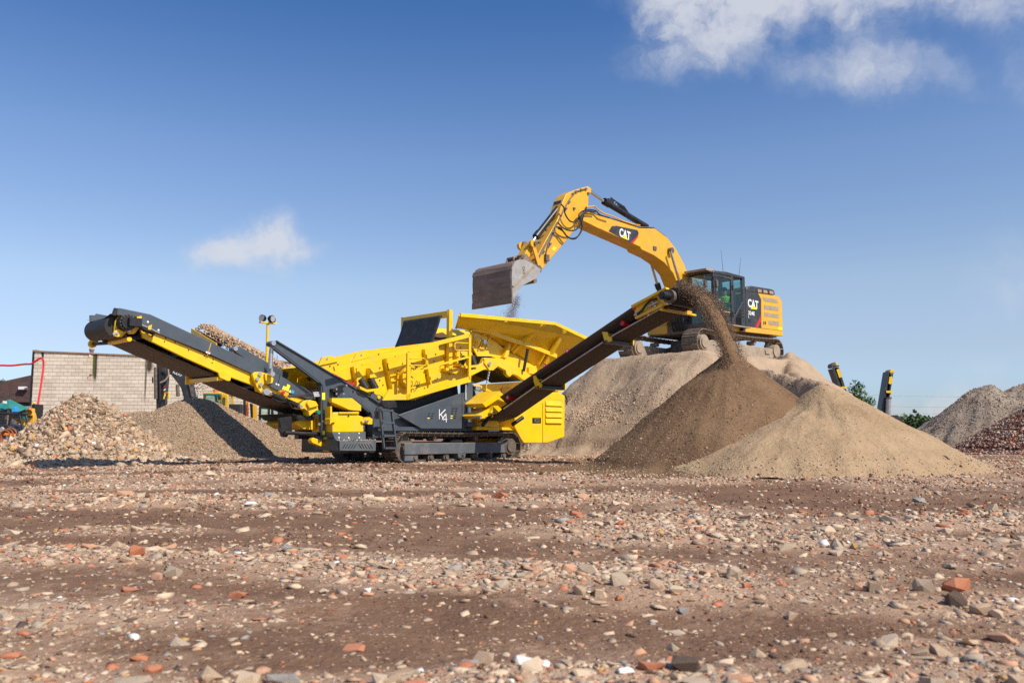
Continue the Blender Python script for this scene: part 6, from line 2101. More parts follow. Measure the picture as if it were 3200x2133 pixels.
# ---- bucket
VN, VFAR = -0.8, 0.8
sd = EP(4, VN, (520, 842), (555, 822), (612, 818), (680, 850), (782, 915), (772, 962), (735, 1012), (600, 1082), (497, 1228), (488, 1000), (492, 900))
bk = eplate('bucket_side', sd, VN, VN + 0.05, M['silver'], label='worn grey side plate of the bucket')
eplate('bucket_side', sd, VFAR - 0.05, VFAR, M['bucket'])
back = EP(4, VN, (600, 822), (555, 824), (520, 842), (500, 872), (488, 920), (484, 1000), (488, 1100), (494, 1225))
inner = [(x + 0.05, z_ - 0.01) for x, z_ in back]
mb = MB()
for i in range(len(back) - 1):
    mb.loops([(back[i][0], VN + 0.05, back[i][1]), (back[i + 1][0], VN + 0.05, back[i + 1][1]), (inner[i + 1][0], VN + 0.05, inner[i + 1][1]), (inner[i][0], VN + 0.05, inner[i][1])],
             [(back[i][0], VFAR - 0.05, back[i][1]), (back[i + 1][0], VFAR - 0.05, back[i + 1][1]), (inner[i + 1][0], VFAR - 0.05, inner[i + 1][1]), (inner[i][0], VFAR - 0.05, inner[i][1])])
shell = mb.build('bucket_shell', M['bucket'], exc, label='brown worn back of the bucket')
for i0, i1, th in ((3, 4, 0.02), (6, 7, 0.016)):
    a_, b_ = back[i0], back[i1]
    MB().loops([(a_[0] - th, VN, a_[1]), (b_[0] - th, VN, b_[1]), (b_[0], VN, b_[1]), (a_[0], VN, a_[1])],
               [(a_[0] - th, VFAR, a_[1]), (b_[0] - th, VFAR, b_[1]), (b_[0], VFAR, b_[1]), (a_[0], VFAR, a_[1])]).build('wear_strip', M['bucket'], shell)
e_ = back[-1]
MB().box(e_[0] - 0.03, e_[0] + 0.03, VN - 0.01, VFAR + 0.01, e_[1] - 0.1, e_[1] + 0.06).build('cutting_edge', M['bucket'], shell)
a_, b_ = EP(4, VN - 0.01, (500, 1095))[0], EP(4, VN - 0.01, (718, 885))[0]
MB().bar((a_[0], VN - 0.012, a_[1]), (b_[0], VN - 0.012, b_[1]), 0.03, 0.05).build('side_cutter_seam', M['dusty_frame'], bk)
cx_, cz_ = EP(4, VN, (612, 915))[0]
lt = lettering('cast_mark', 'CAT', 0.14, EP(4, VN, (598, 885))[0], VN - 0.012, -math.pi / 2 + 0.05, M['dusty_frame'], bk, width=0.22, height=0.08)
for v_ in (-0.28, 0.24):
    eplate('bucket_ear', EP(4, -0.28, (560, 830), (590, 770), (640, 760), (700, 850), (800, 905), (790, 950), (720, 960), (640, 880)), v_, v_ + 0.05, M['bucket'])
x_, z_ = EP(4, -0.3, (762, 905))[0]
MB().cyl((x_, -0.34, z_), (x_, 0.34, z_), 0.07, 16).build('bucket_pin', M['track'], exc)
x_, z_ = EP(4, -0.3, (600, 790))[0]
MB().cyl((x_, -0.3, z_), (x_, 0.3, z_), 0.06, 16).build('bucket_pin', M['track'], exc)
x_, z_ = EP(4, -0.1, (525, 820))[0]
ring_pts = [(x_ + 0.07 * math.cos(t * math.pi / 8), -0.1, z_ + 0.07 * math.sin(t * math.pi / 8)) for t in range(17)]
MB().tube(ring_pts, 0.028, 8).build('lifting_eye', M['bucket'], exc)
x_, z_ = EP(4, -0.5, (700, 1035))[0]
MB().cyl((x_, -0.6, z_), (x_, 0.5, z_), 0.08, 16).build('lip_tube', M['bucket'], exc)

# ------------------------------------------------------------------ operator in the cab
def skin_body(name, verts, edges, radii, mat, parent=None, root=0, levels=1):
    me = bpy.data.meshes.new(name)
    me.from_pydata(verts, edges, [])
    o = bpy.data.objects.new(name, me)
    COL.objects.link(o)
    o.parent = parent
    sk_ = o.modifiers.new('skin', 'SKIN')
    for i, d in enumerate(me.skin_vertices[0].data):
        d.radius = (radii[i], radii[i])
        d.use_root = i == root
    sub = o.modifiers.new('sub', 'SUBSURF')
    sub.levels = sub.render_levels = levels
    me.materials.append(mat)
    sk_.use_smooth_shade = True
    return o


seat_x, seat_z = 0.2, zb + 0.56
op = skin_body('person', [(0.02, 0, 0), (0.0, 0, 0.25), (-0.02, 0, 0.46), (-0.03, 0, 0.56), (-0.05, 0, 0.68), (-0.06, 0, 0.8),
                          (-0.01, -0.2, 0.46), (-0.1, -0.27, 0.22), (-0.36, -0.2, 0.14), (-0.45, -0.18, 0.15), (-0.01, 0.2, 0.46), (-0.1, 0.27, 0.22), (-0.36, 0.2, 0.14), (-0.45, 0.18, 0.15),
                          (-0.05, -0.1, -0.02), (-0.46, -0.13, 0.02), (-0.58, -0.13, -0.4), (-0.72, -0.13, -0.43), (-0.05, 0.1, -0.02), (-0.46, 0.13, 0.02), (-0.58, 0.13, -0.4), (-0.72, 0.13, -0.43)],
               [(0, 1), (1, 2), (2, 3), (3, 4), (4, 5), (2, 6), (6, 7), (7, 8), (8, 9), (2, 10), (10, 11), (11, 12), (12, 13), (0, 14), (14, 15), (15, 16), (16, 17), (0, 18), (18, 19), (19, 20), (20, 21)],
               [0.14, 0.15, 0.15, 0.06, 0.1, 0.085, 0.075, 0.055, 0.04, 0.045, 0.075, 0.055, 0.04, 0.045, 0.1, 0.08, 0.06, 0.05, 0.1, 0.08, 0.06, 0.05], M['skin'], None, 0, 2)
op.location = EF.world((seat_x, -0.86, seat_z))
op.rotation_euler = (0, 0, R(EF.deg))
tag(op, 'seated person in a lime safety vest at the controls inside the excavator cab', 'person')
vs_ = []
rows = []
for z_, rx, ry in ((-0.06, 0.17, 0.2), (0.1, 0.175, 0.21), (0.26, 0.17, 0.215), (0.42, 0.16, 0.24), (0.52, 0.13, 0.22), (0.56, 0.08, 0.12)):
    rows.append([(0.01 - 0.04 * (z_ / 0.5) + rx * math.cos(t * math.pi / 8), ry * math.sin(t * math.pi / 8), z_) for t in range(17)])
MB().grid(rows).build('safety_vest', M['vest'], op)
rows = [[(0.0 + 0.18 * math.cos(t * math.pi / 8), 0.218 * math.sin(t * math.pi / 8), z_) for t in range(17)] for z_ in (0.12, 0.18)]
MB().grid(rows).build('reflective_band', M['reflect'], op)
MB().ball((-0.05, 0, 0.8), 0.115, 14, 8, (1.05, 0.9, 0.75)).box(-0.22, -0.08, -0.07, 0.07, 0.77, 0.79).build('cap', M['hair'], op)
MB().ball((-0.165, -0.03, 0.74), 0.014).ball((-0.165, 0.03, 0.74), 0.014).build('eyes', M['hair'], op)
MB().ball((-0.17, 0, 0.705), 0.02, 8, 6, (1, 0.8, 1.3)).ball((-0.05, -0.1, 0.71), 0.025, 8, 6, (0.6, 0.5, 1.2)).ball((-0.05, 0.1, 0.71), 0.025, 8, 6, (0.6, 0.5, 1.2)).build('nose_and_ears', M['skin'], op)
for s in (-1, 1):
    MB().tube([(-0.06, 0.1 * s, -0.02), (-0.46, 0.13 * s, 0.02), (-0.5, 0.13 * s, -0.05), (-0.58, 0.13 * s, -0.38)], [0.11, 0.088, 0.08, 0.068], 12).build('trouser_leg', M['cloth'], op)
    MB().tube([(-0.01, 0.2 * s, 0.46), (-0.1, 0.275 * s, 0.22), (-0.36, 0.2 * s, 0.14)], [0.08, 0.062, 0.05], 10).build('sleeve', M['cloth'], op)

# ------------------------------------------------------------------ falling material
def lump_cloud(name, pts, rad, kinds, label):
    return stone_cloud(name, pts, rad, kinds, None, (0.55, 1.0), SHAPES_TINY, label, tilt=1.2)


# dark soil thrown off the right side conveyor's head onto the dark heap
n = 36000
s = rng.uniform(0, 1, n)
head = KF.world((1.13, -5.62, 3.52))
fly = (KF.m @ Vector((0, -1, 0)))
side = KF.m @ Vector((1, 0, 0))
land = Vector((4.12, 16.62, 2.1))
vx = 1.85
tt = s * 0.68
dist = vx * tt
zz_ = head.z + 0.75 * tt - 4.9 * tt ** 2
w = rng.uniform(-1, 1, n) * (0.36 + 0.06 * s) + rng.normal(0, 0.03, n)
th = rng.normal(0, 1, n) * (0.09 + 0.07 * s)
hor = np.array(land - head)
hor[2] = 0
hl = np.hypot(hor[0], hor[1])
base = np.array(head)[None] + np.array([fly.x, fly.y, 0])[None] * dist[:, None] + np.array([side.x, side.y, 0])[None] * (w + 0.02)[:, None]
base[:, 2] = zz_ + th
ok = base[:, 2] > h_dark(base[:, 0], base[:, 1]) - 0.05
base = base[ok]
lump_cloud('falling_soil', base, 0.008 * rng.uniform(0.02, 1, len(base)) ** -0.27, pick(len(base), dark=30, clod=55, tan=14, pale=1), 'thick stream of brown soil falling off the right conveyor head')
# skin of soil carried over the head
n = 6000
v = rng.uniform(-5.7, -4.6, n)
uu = np.clip(rng.normal(0, 0.17, n), -0.34, 0.34)
loc = [KF.world((1.13 + a_, b_, 3.54 - 0.38 * (b_ + 5.65) * 0 + (b_ + 5.65) * -0.4 + 0.04 * random.random())) for a_, b_ in zip(uu, v)]
lump_cloud('conveyed_soil', np.array([l[:] for l in loc]), rng.uniform(0.01, 0.02, n), pick(n, dark=30, clod=56, tan=14), 'layer of brown soil riding over the right conveyor head')
# soil dribbling from the bucket
n = 7500
s = rng.uniform(0, 1, n) ** 0.8
b0 = EF.world((EP(4, -0.55, (540, 1190))[0][0] + 0.05, -0.55, EP(4, -0.55, (540, 1190))[0][1]))
b1 = EF.world((EP(4, -0.45, (455, 1440))[0][0], -0.45, EP(4, -0.45, (455, 1440))[0][1]))
b1 = b1 + (b1 - b0) * 0.15
cen = np.array(b0)[None] * (1 - s)[:, None] + np.array(b1)[None] * s[:, None]
sp = 0.05 + 0.07 * s
cen = cen + np.stack([rng.normal(0, 1, n) * sp, rng.normal(0, 1, n) * sp, rng.normal(0, 0.05, n)], 1)
lump_cloud('spilling_soil', cen, 0.0038 * rng.uniform(0.01, 1, n) ** -0.36, pick(n, dark=35, clod=35, tan=20, pink=10), 'thin stream of soil dribbling from the bucket into the hopper')
n = 130
cen = np.array(b0)[None] * 0.4 + np.array(b1)[None] * 0.6 + np.stack([rng.normal(-0.25, 0.3, n), rng.normal(0, 0.2, n), rng.normal(0.0, 0.25, n)], 1)
lump_cloud('spilling_crumbs', cen, rng.uniform(0.006, 0.016, n), pick(n, dark=70, tan=30), 'scattered crumbs falling beside the bucket stream')
# gravel falling from the far conveyor onto the gravel heap
n = 240
h0 = KF.world(((U0 + U1) / 2, VE + 0.45, ZE - 0.2))
s = rng.uniform(0, 1, n)
cen = np.stack([h0.x + 0.1 - 0.3 * s + rng.normal(0, 0.18, n), h0.y + 0.3 * s + rng.normal(0, 0.2, n), h0.z - (h0.z - 1.75) * s], 1)
lump_cloud('falling_gravel', cen, rng.uniform(0.02, 0.045, n), pick(n, dark=50, tan=40, grey=10), 'gravel dropping onto the gravel heap')
# single stones dropping off the long conveyor
for px, py, rr, kd, lb in ((287, 1094, 0.055, 'grey', 'topmost of the stones dropping off the long conveyor'), (282, 1114, 0.042, 'pale', 'pale stone falling just below the wall top'),
                           (281, 1172, 0.03, 'dark', 'small dark stone falling in front of the block wall'), (279, 1182, 0.045, 'pale', 'flat pale stone falling lowest of the dropped stones')):
    vs, fs = SHAPES_FINE[random.randrange(14)]
    o = MB().add([tuple(v_ * rr) for v_ in vs], [tuple(int(i) for i in f) for f in fs]).build('falling_stone', STONE[kd], None, smooth=0)
    o.location = at(px, py, 15.4)
    o.rotation_euler = (random.random() * 6, random.random() * 6, 0)
    tag(o, lb, 'stone', 'stones dropping off the long conveyor')
# dense heart of the soil stream
rows = []
for i in range(24):
    t_ = 0.04 + 0.68 * i / 23
    c_ = head + Vector((fly.x, fly.y, 0)) * (vx * t_) + Vector((0, 0, 0.75 * t_ - 4.9 * t_ * t_))
    wv = 0.25 - 0.06 * i / 23
    hv = 0.06 + 0.05 * i / 23
    rows.append([c_ + Vector((side.x, side.y, 0)) * (wv * math.cos(2 * math.pi * j / 20) * random.uniform(0.85, 1.1)) + Vector((fly.x * 0.8, fly.y * 0.8, 0.6)) * (hv * math.sin(2 * math.pi * j / 20) * random.uniform(0.7, 1.3)) for j in range(20)])
    rows[-1].append(rows[-1][0])
o = MB().grid(rows).build('soil_stream_core', M['dark_soil'], None, smooth=60)
tag(o, 'dense core of the soil stream below the right conveyor head', kind='stuff')

# ------------------------------------------------------------------ concrete block wall at the back
WF = Frame((-26.35, 46.9, 0), 5.5)
wl = empty('block_wall', WF.o, WF.deg)
tag(wl, 'tall pale concrete block wall with dark stains behind the heaps', 'wall')
WLEN, Z0, Z1 = 17.2, 5.12, 4.5


def block_material(name):
    m, nt, N, L, P = nodes_of(name)
    ge = N.new('ShaderNodeNewGeometry')
    oi = N.new('ShaderNodeObjectInfo')
    n1 = N.new('ShaderNodeTexNoise')
    n1.inputs['Scale'].default_value = 0.9
    n1.inputs['Detail'].default_value = 6
    L.new(ge.outputs['Position'], n1.inputs['Vector'])
    ad = N.new('ShaderNodeMath')
    ad.operation = 'MULTIPLY_ADD'
    L.new(oi.outputs['Random'], ad.inputs[0])
    ad.inputs[1].default_value = 0.45
    L.new(n1.outputs['Fac'], ad.inputs[2])
    r = N.new('ShaderNodeValToRGB')
    r.color_ramp.elements[0].position = 0.35
    r.color_ramp.elements[1].position = 1.0
    r.color_ramp.elements[0].color = (0.54, 0.45, 0.345, 1)
    r.color_ramp.elements[1].color = (0.72, 0.625, 0.505, 1)
    L.new(ad.outputs[0], r.inputs['Fac'])
    out = r.outputs[0]
    sp = N.new('ShaderNodeSeparateXYZ')
    L.new(ge.outputs['Position'], sp.inputs[0])
    n2 = N.new('ShaderNodeTexNoise')
    n2.inputs['Scale'].default_value = 2.2
    n2.inputs['Detail'].default_value = 8
    n2.inputs['Roughness'].default_value = 0.7
    L.new(ge.outputs['Position'], n2.inputs['Vector'])
    for xc, wd, zlow, ztop, col in ((-23.1, 0.16, 2.9, 5.0, (0.05, 0.042, 0.03)), (-20.25, 0.33, 3.7, 4.9, (0.06, 0.045, 0.032)), (-23.2, 0.12, 3.3, 4.9, (0.1, 0.1, 0.02)),
                                    (-20.4, 0.1, 1.8, 4.6, (0.16, 0.13, 0.1))):
        dx = N.new('ShaderNodeMath')
        dx.operation = 'SUBTRACT'
        L.new(sp.outputs['X'], dx.inputs[0])
        dx.inputs[1].default_value = xc
        ab = N.new('ShaderNodeMath')
        ab.operation = 'ABSOLUTE'
        L.new(dx.outputs[0], ab.inputs[0])
        m1 = N.new('ShaderNodeMapRange')
        m1.inputs['From Min'].default_value = wd
        m1.inputs['From Max'].default_value = 0.0
        L.new(ab.outputs[0], m1.inputs['Value'])
        m2 = N.new('ShaderNodeMapRange')
        m2.inputs['From Min'].default_value = zlow
        m2.inputs['From Max'].default_value = (zlow + ztop) / 2
        L.new(sp.outputs['Z'], m2.inputs['Value'])
        a = N.new('ShaderNodeMath')
        a.operation = 'MULTIPLY'
        L.new(m1.outputs[0], a.inputs[0])
        L.new(m2.outputs[0], a.inputs[1])
        b = N.new('ShaderNodeMath')
        b.operation = 'MULTIPLY_ADD'
        L.new(a.outputs[0], b.inputs[0])
        b.inputs[1].default_value = 2.4
        sb = N.new('ShaderNodeMath')
        sb.operation = 'MULTIPLY_ADD'
        L.new(n2.outputs['Fac'], sb.inputs[0])
        sb.inputs[1].default_value = 3.2
        sb.inputs[2].default_value = -1.75
        L.new(sb.outputs[0], b.inputs[2])
        c = N.new('ShaderNodeMath')
        c.operation = 'MULTIPLY'
        c.use_clamp = True
        L.new(b.outputs[0], c.inputs[0])
        L.new(a.outputs[0], c.inputs[1])
        mx = N.new('ShaderNodeMix')
        mx.data_type = 'RGBA'
        L.new(c.outputs[0], mx.inputs[0])
        L.new(out, mx.inputs[6])
        mx.inputs[7].default_value = (*col, 1)
        out = mx.outputs[2]
    L.new(out, P.inputs['Base Color'])
    P.inputs['Roughness'].default_value = 0.95
    n3 = N.new('ShaderNodeTexNoise')
    n3.inputs['Scale'].default_value = 40
    L.new(ge.outputs['Position'], n3.inputs['Vector'])
    bp = N.new('ShaderNodeBump')
    bp.inputs['Strength'].default_value = 0.4
    bp.inputs['Distance'].default_value = 0.02
    L.new(n3.outputs['Fac'], bp.inputs['Height'])
    L.new(bp.outputs[0], P.inputs['Normal'])
    return m


M['block'] = block_material('concrete_block')
M['mortar'] = material('grey_mortar', (0.17, 0.14, 0.11), 0.95, 0, 0.15, 3)


def coping_z(s):
    return Z0 + (Z1 - Z0) * s / WLEN


MB().prism([(0, -0.2), (WLEN, -0.2), (WLEN, Z1 - 0.02), (0, Z0 - 0.02)], 0.014, 0.24).build('mortar_core', M['mortar'], wl)
bmesh_box = MB().box(-0.193, 0.193, 0.0, 0.02, -0.092, 0.092).mesh('block', 0)
bmesh_box.materials.append(M['block'])
rest = MB()
count = 0
row = 0
z = 0.1
while z < Z0 + 0.1:
    s = 0.2 if row % 2 else 0.0
    while s < WLEN + 0.1:
        a0, a1 = max(s - 0.193, 0.0), min(s + 0.193, WLEN)
        ztop = min(z + 0.092, coping_z(s) - 0.0)
        if a1 - a0 > 0.05 and ztop > z - 0.07:
            whole = a1 - a0 > 0.38 and ztop > z + 0.09
            if s < 6.3 and z > 1.5 and count < 300:
                if whole:
                    o = bpy.data.objects.new('block', bmesh_box)
                    COL.objects.link(o)
                    o.parent = wl
                    o.location = (s, random.uniform(-0.003, 0.003), z)
                else:
                    MB().box(a0, a1, 0.0, 0.02, z - 0.092, ztop).build('block', M['block'], wl, smooth=0)
                count += 1
            else:
                rest.box(a0, a1, 0.0, 0.02, z - 0.092, ztop)
        s += 0.4
    z += 0.2
    row += 1
o = rest.build('block_courses', M['block'], wl, smooth=0)
o['kind'] = 'stuff'
MB().prism([(-0.1, Z0 + 0.0), (WLEN + 0.1, Z1 + 0.0), (WLEN + 0.1, Z1 + 0.07), (0.3, Z0 + 0.06), (0.15, Z0 + 0.1), (-0.1, Z0 + 0.1)], -0.06, 0.3).build('coping_board', M['wood'], wl)
MB().box(-0.1, -0.005, -0.04, 0.26, 0, Z0 + 0.02).build('edge_trim', BK, wl)
MB().prism([(0.35, Z0 - 0.03), (0.5, Z0 - 0.04), (0.49, Z0 - 0.34), (0.44, Z0 - 0.3)], -0.03, 0.0).build('broken_gap', BK, wl)

# ------------------------------------------------------------------ dark brick building at the far left
def brick_material(name, soldier=False):
    m, nt, N, L, P = nodes_of(name)
    tcn = N.new('ShaderNodeTexCoord')
    mp = N.new('ShaderNodeMapping')
    mp.inputs['Rotation'].default_value = (math.pi / 2, 0, math.pi / 2 if soldier else 0)
    L.new(tcn.outputs['Object'], mp.inputs['Vector'])
    sp = N.new('ShaderNodeSeparateXYZ')
    L.new(tcn.outputs['Object'], sp.inputs[0])
    cb = N.new('ShaderNodeCombineXYZ')
    L.new(sp.outputs['Z' if soldier else 'X'], cb.inputs[0])
    L.new(sp.outputs['X' if soldier else 'Z'], cb.inputs[1])
    bt = N.new('ShaderNodeTexBrick')
    bt.inputs['Scale'].default_value = 1.0
    bt.inputs['Brick Width'].default_value = 0.22
    bt.inputs['Row Height'].default_value = 0.066
    bt.inputs['Mortar Size'].default_value = 0.006
    bt.inputs['Color1'].default_value = (0.12, 0.055, 0.045, 1)
    bt.inputs['Color2'].default_value = (0.045, 0.03, 0.035, 1)
    bt.inputs['Mortar'].default_value = (0.16, 0.12, 0.1, 1)
    L.new(cb.outputs[0], bt.inputs['Vector'])
    L.new(bt.outputs['Color'], P.inputs['Base Color'])
    P.inputs['Roughness'].default_value = 0.9
    bp = N.new('ShaderNodeBump')
    bp.inputs['Strength'].default_value = 0.5
    bp.inputs['Distance'].default_value = 0.01
    bp.invert = True
    L.new(bt.outputs['Fac'], bp.inputs['Height'])
    L.new(bp.outputs[0], P.inputs['Normal'])
    return m


M['dark_brick'] = brick_material('mottled_dark_brick')
M['soldier'] = brick_material('soldier_course_brick', True)
M['roller'] = material('dark_roller_door', (0.022, 0.026, 0.034), 0.5, 0, 0.15, 5)
bb = empty('brick_building', (-34, 51, 0))
tag(bb, 'low dark brick gable building at the left edge', 'building')


def world_x(px, d):
    return (px - 1600) / F * d


def BP(d, *pts):
    return [(p_.x + 34, p_.z) for p_ in (at(x, y, d) for x, y in pts)]


q = BP(51, (118, 1167), (118, 1247), (-230, 1247), (-230, 1235), (0, 1193))
MB().prism(q, 0, 8).build('gable_wall', M['dark_brick'], bb)
q2 = BP(51, (118, 1247), (118, 1256), (-230, 1256), (-230, 1247))
MB().prism(q2, -0.012, 7.9).build('soldier_course', M['soldier'], bb)
q3 = BP(51.3, (118, 1256), (-230, 1256))
MB().box(q3[1][0], q3[0][0], 0.35, 7.5, -0.1, q3[0][1]).build('roller_door', M['roller'], bb)
for i in range(12):
    z_ = 0.1 + i * (q3[0][1] - 0.2) / 12
    MB().box(q3[1][0], q3[0][0], 0.33, 0.36, z_, z_ + 0.02).build('door_slat', M['black'], bb)
lp = at(72, 1213, 50.9)
fl = MB().box(lp.x + 34 - 0.22, lp.x + 34 + 0.2, -0.25, 0.0, lp.z - 0.08, lp.z + 0.1).build('wall_lamp', M['white'], bb, 0.02)
MB().box(lp.x + 34 + 0.2, lp.x + 34 + 0.3, -0.3, -0.1, lp.z - 0.03, lp.z + 0.06).build('lamp_bracket', M['steel'], bb)

# ------------------------------------------------------------------ red hose
pts = [at(x, y, d) for (x, y), d in zip([Z(6, *p_) for p_ in ((-140, 330), (0, 318), (90, 320), (170, 318), (300, 303), (380, 300), (430, 270), (480, 236), (508, 230), (530, 255), (531, 350), (512, 500), (490, 640), (455, 850), (430, 1000))],
                                          (40, 40, 40, 40, 40, 40, 40, 40, 40, 40, 40, 39.8, 39.6, 39.3, 39))]
e_ = pts[-1].copy()
pts += [Vector((e_.x - 0.1, e_.y - 0.1, 0.4)), Vector((e_.x - 0.3, e_.y - 0.2, 0.03))]
far = pts[0] + Vector((-3.2, 0, -0.2))
pts = [Vector((far.x - 1.5, far.y, 0.0)), Vector((far.x - 1.4, far.y, 2.0)), far] + pts
fine = []
for i in range(len(pts) - 1):
    pa, pb, pc, pd = pts[max(i - 1, 0)], pts[i], pts[i + 1], pts[min(i + 2, len(pts) - 1)]
    for s_ in range(4):
        t = s_ / 4
        fine.append(0.5 * ((2 * pb) + (pc - pa) * t + (2 * pa - 5 * pb + 4 * pc - pd) * t * t + (3 * pb - pa - 3 * pc + pd) * t ** 3))
fine.append(pts[-1])
o = MB().tube(fine, 0.045, 10).build('red_hose', M['hose_red'], None)
tag(o, 'thick red hose arching over and hanging down at the wall corner', 'hose')


# ------------------------------------------------------------------ machines parked behind the heaps
class Flat:
    """outlines seen at one depth, extruded backwards into solid parts"""

    def __init__(self, name, d, label, cat, group=None):
        self.d = d
        self.root = empty(name, (0, d, 0))
        tag(self.root, label, cat, group)

    def pts(self, k, *p, d=None):
        ps = Z(k, *p) if k else list(p)
        if k and len(p) == 1:
            ps = [ps]
        return [(q.x, q.z) for q in (at(x, y, d or self.d) for x, y in ps)]

    def part(self, name, k, pts, y0, y1, mat, parent=None, bevel=0.0):
        return MB().prism(self.pts(k, *pts), y0, y1).build(name, mat, parent or self.root, bevel)

    def bar(self, name, k, a, b, w, y, mat, parent=None, n=10):
        p_, q_ = self.pts(k, a)[0], self.pts(k, b)[0]
        return MB().cyl((p_[0], y, p_[1]), (q_[0], y, q_[1]), w, n).build(name, mat, parent or self.root)


def lower(pts, z):
    return [(x, min(zz, z)) for x, zz in pts]


# grey-armed excavator behind the gravel heap
v = Flat('parked_excavator', 34.0, 'yellow excavator with dark grey arm and teal visor behind the gravel heap', 'excavator')
stk = v.part('stick', 1, ((760, 640), (850, 660), (855, 800), (838, 985), (835, 1150), (760, 1150), (752, 820)), -0.1, 0.2, M['cab'], bevel=0.02)
v.bar('stick_cylinder', 1, (762, 690), (765, 985), 0.07, -0.2, M['track'])
v.bar('stick_cylinder', 1, (800, 680), (806, 985), 0.05, -0.22, M['black'])
v.bar('hose', 1, (735, 780), (735, 835), 0.03, -0.2, M['black'])
for i in range(4):
    z_ = 868 + i * 28
    v.part('warning_stripe', 1, ((830, z_), (847, z_ - 12), (847, z_ + 2), (830, z_ + 14)), -0.108, -0.1, M['red'] if i % 2 == 0 else M['white'], stk)
bo = v.part('boom', 1, ((850, 690), (890, 690), (1000, 710), (1050, 760), (1085, 860), (1110, 985), (1110, 1180), (1010, 1180), (1010, 975), (985, 880), (950, 830), (895, 760), (855, 740)), -0.05, 0.3, M['cab'], bevel=0.02)
a_, b_ = v.pts(1, (903, 712))[0], v.pts(1, (990, 745))[0]
an_ = math.atan2(b_[1] - a_[1], b_[0] - a_[0])
lettering('maker_name', 'VOLVO', 0.2, (a_[0], a_[1] - 0.12), -0.055, an_, M['white'], bo, width=math.hypot(b_[0] - a_[0], b_[1] - a_[1]), height=0.15, bold=0.004)
hq = [(x, -0.25, z_) for x, z_ in v.pts(1, (850, 680), (885, 700), (890, 770), (855, 815), (810, 835))]
MB().tube(hq, 0.035, 8).build('hose', M['dusty_frame'], v.root)
v.bar('boom_cylinder', 1, (962, 850), (968, 960), 0.07, -0.15, M['track'])
MB().tube([(x, -0.3, z_) for x, z_ in v.pts(1, (848, 985), (862, 930), (895, 925), (898, 985))], 0.03, 8).build('grab_rail', Y, v.root)
for i in range(3):
    MB().tube([(x, -0.12, z_) for x, z_ in v.pts(1, (1060 + i * 16, 760), (1072 + i * 14, 850), (1095 + i * 5, 960))], 0.02, 6).build('boom_pipe', M['track'], v.root)
# cab
cabf = M['cat_yellow']
cq = v.pts(9, (150, 300), (530, 640))
x0, x1, zt_, zl = cq[0][0], cq[1][0], cq[0][1], 0.75
rr_ = v.pts(9, (675, 320))[0][0]
cbx = MB().box(x0, x1, 0.45, 1.9, zt_ - 0.07, zt_ + 0.02).build('cab_roof', M['cat_yellow'], v.root, 0.02)
MB().box(x0 + 0.03, x1 - 0.05, 0.3, 0.47, zt_ - 0.1, zt_ - 0.02).build('teal_visor', M['teal'], v.root, 0.02)
for x in (x0, x1 - 0.08):
    MB().box(x, x + 0.08, 0.45, 0.53, zl, zt_ - 0.06).build('cab_post', cabf, v.root)
    MB().box(x, x + 0.08, 1.8, 1.88, zl, zt_ - 0.06).build('cab_post', cabf, v.root)
MB().box(x0 + 0.08, x1 - 0.08, 0.47, 0.49, zl + 0.2, zt_ - 0.06).build('windscreen', M['glass'], v.root)
MB().box(x0 + 0.08, x1 - 0.08, 1.82, 1.84, zl + 0.2, zt_ - 0.06).build('rear_window', M['glass_clear'], v.root)
MB().box(x0 + 0.5, x0 + 1.3, 1.2, 1.5, zl, zl + 1.1).build('seat', M['seat'], v.root, 0.05)
dq = v.pts(9, (530, 330), (560, 315), (665, 335), (675, 640), (655, 1000), (515, 1000), (510, 640))
dfr = MB().prism(lower(dq, 99), 0.4, 0.5).build('door_frame', cabf, v.root, 0.02)
v.part('door_window', 9, ((560, 385), (615, 390), (610, 610), (535, 610)), 0.37, 0.4, M['glass'], dfr)
v.part('mirror', 9, ((485, 360), (540, 350), (535, 440), (495, 455)), 0.2, 0.28, BK, bevel=0.02)
bq = v.pts(9, (348, 275))[0]
MB().cyl((bq[0], 0.8, zt_), (bq[0], 0.8, bq[1] + 0.12), 0.11, 14).build('beacon', M['orange'], v.root)
MB().bar((v.pts(9, (370, 340))[0][0], 0.42, v.pts(9, (370, 340))[0][1]), (v.pts(9, (510, 580))[0][0], 0.42, v.pts(9, (510, 580))[0][1]), 0.02, 0.02).build('wiper', BK, v.root)
MB().box(x0 - 0.6, rr_ + 0.3, 0.3, 2.6, 0.5, 1.0).build('upper_body', cabf, v.root, 0.05)
for y in (0.2, 2.2):
    MB().prism([(x0 - 0.9, 0.0), (rr_ + 0.6, 0.0), (rr_ + 0.8, 0.25), (rr_ + 0.6, 0.5), (x0 - 0.9, 0.5), (x0 - 1.1, 0.25)], y, y + 0.4).build('crawler_track', M['track'], v.root)

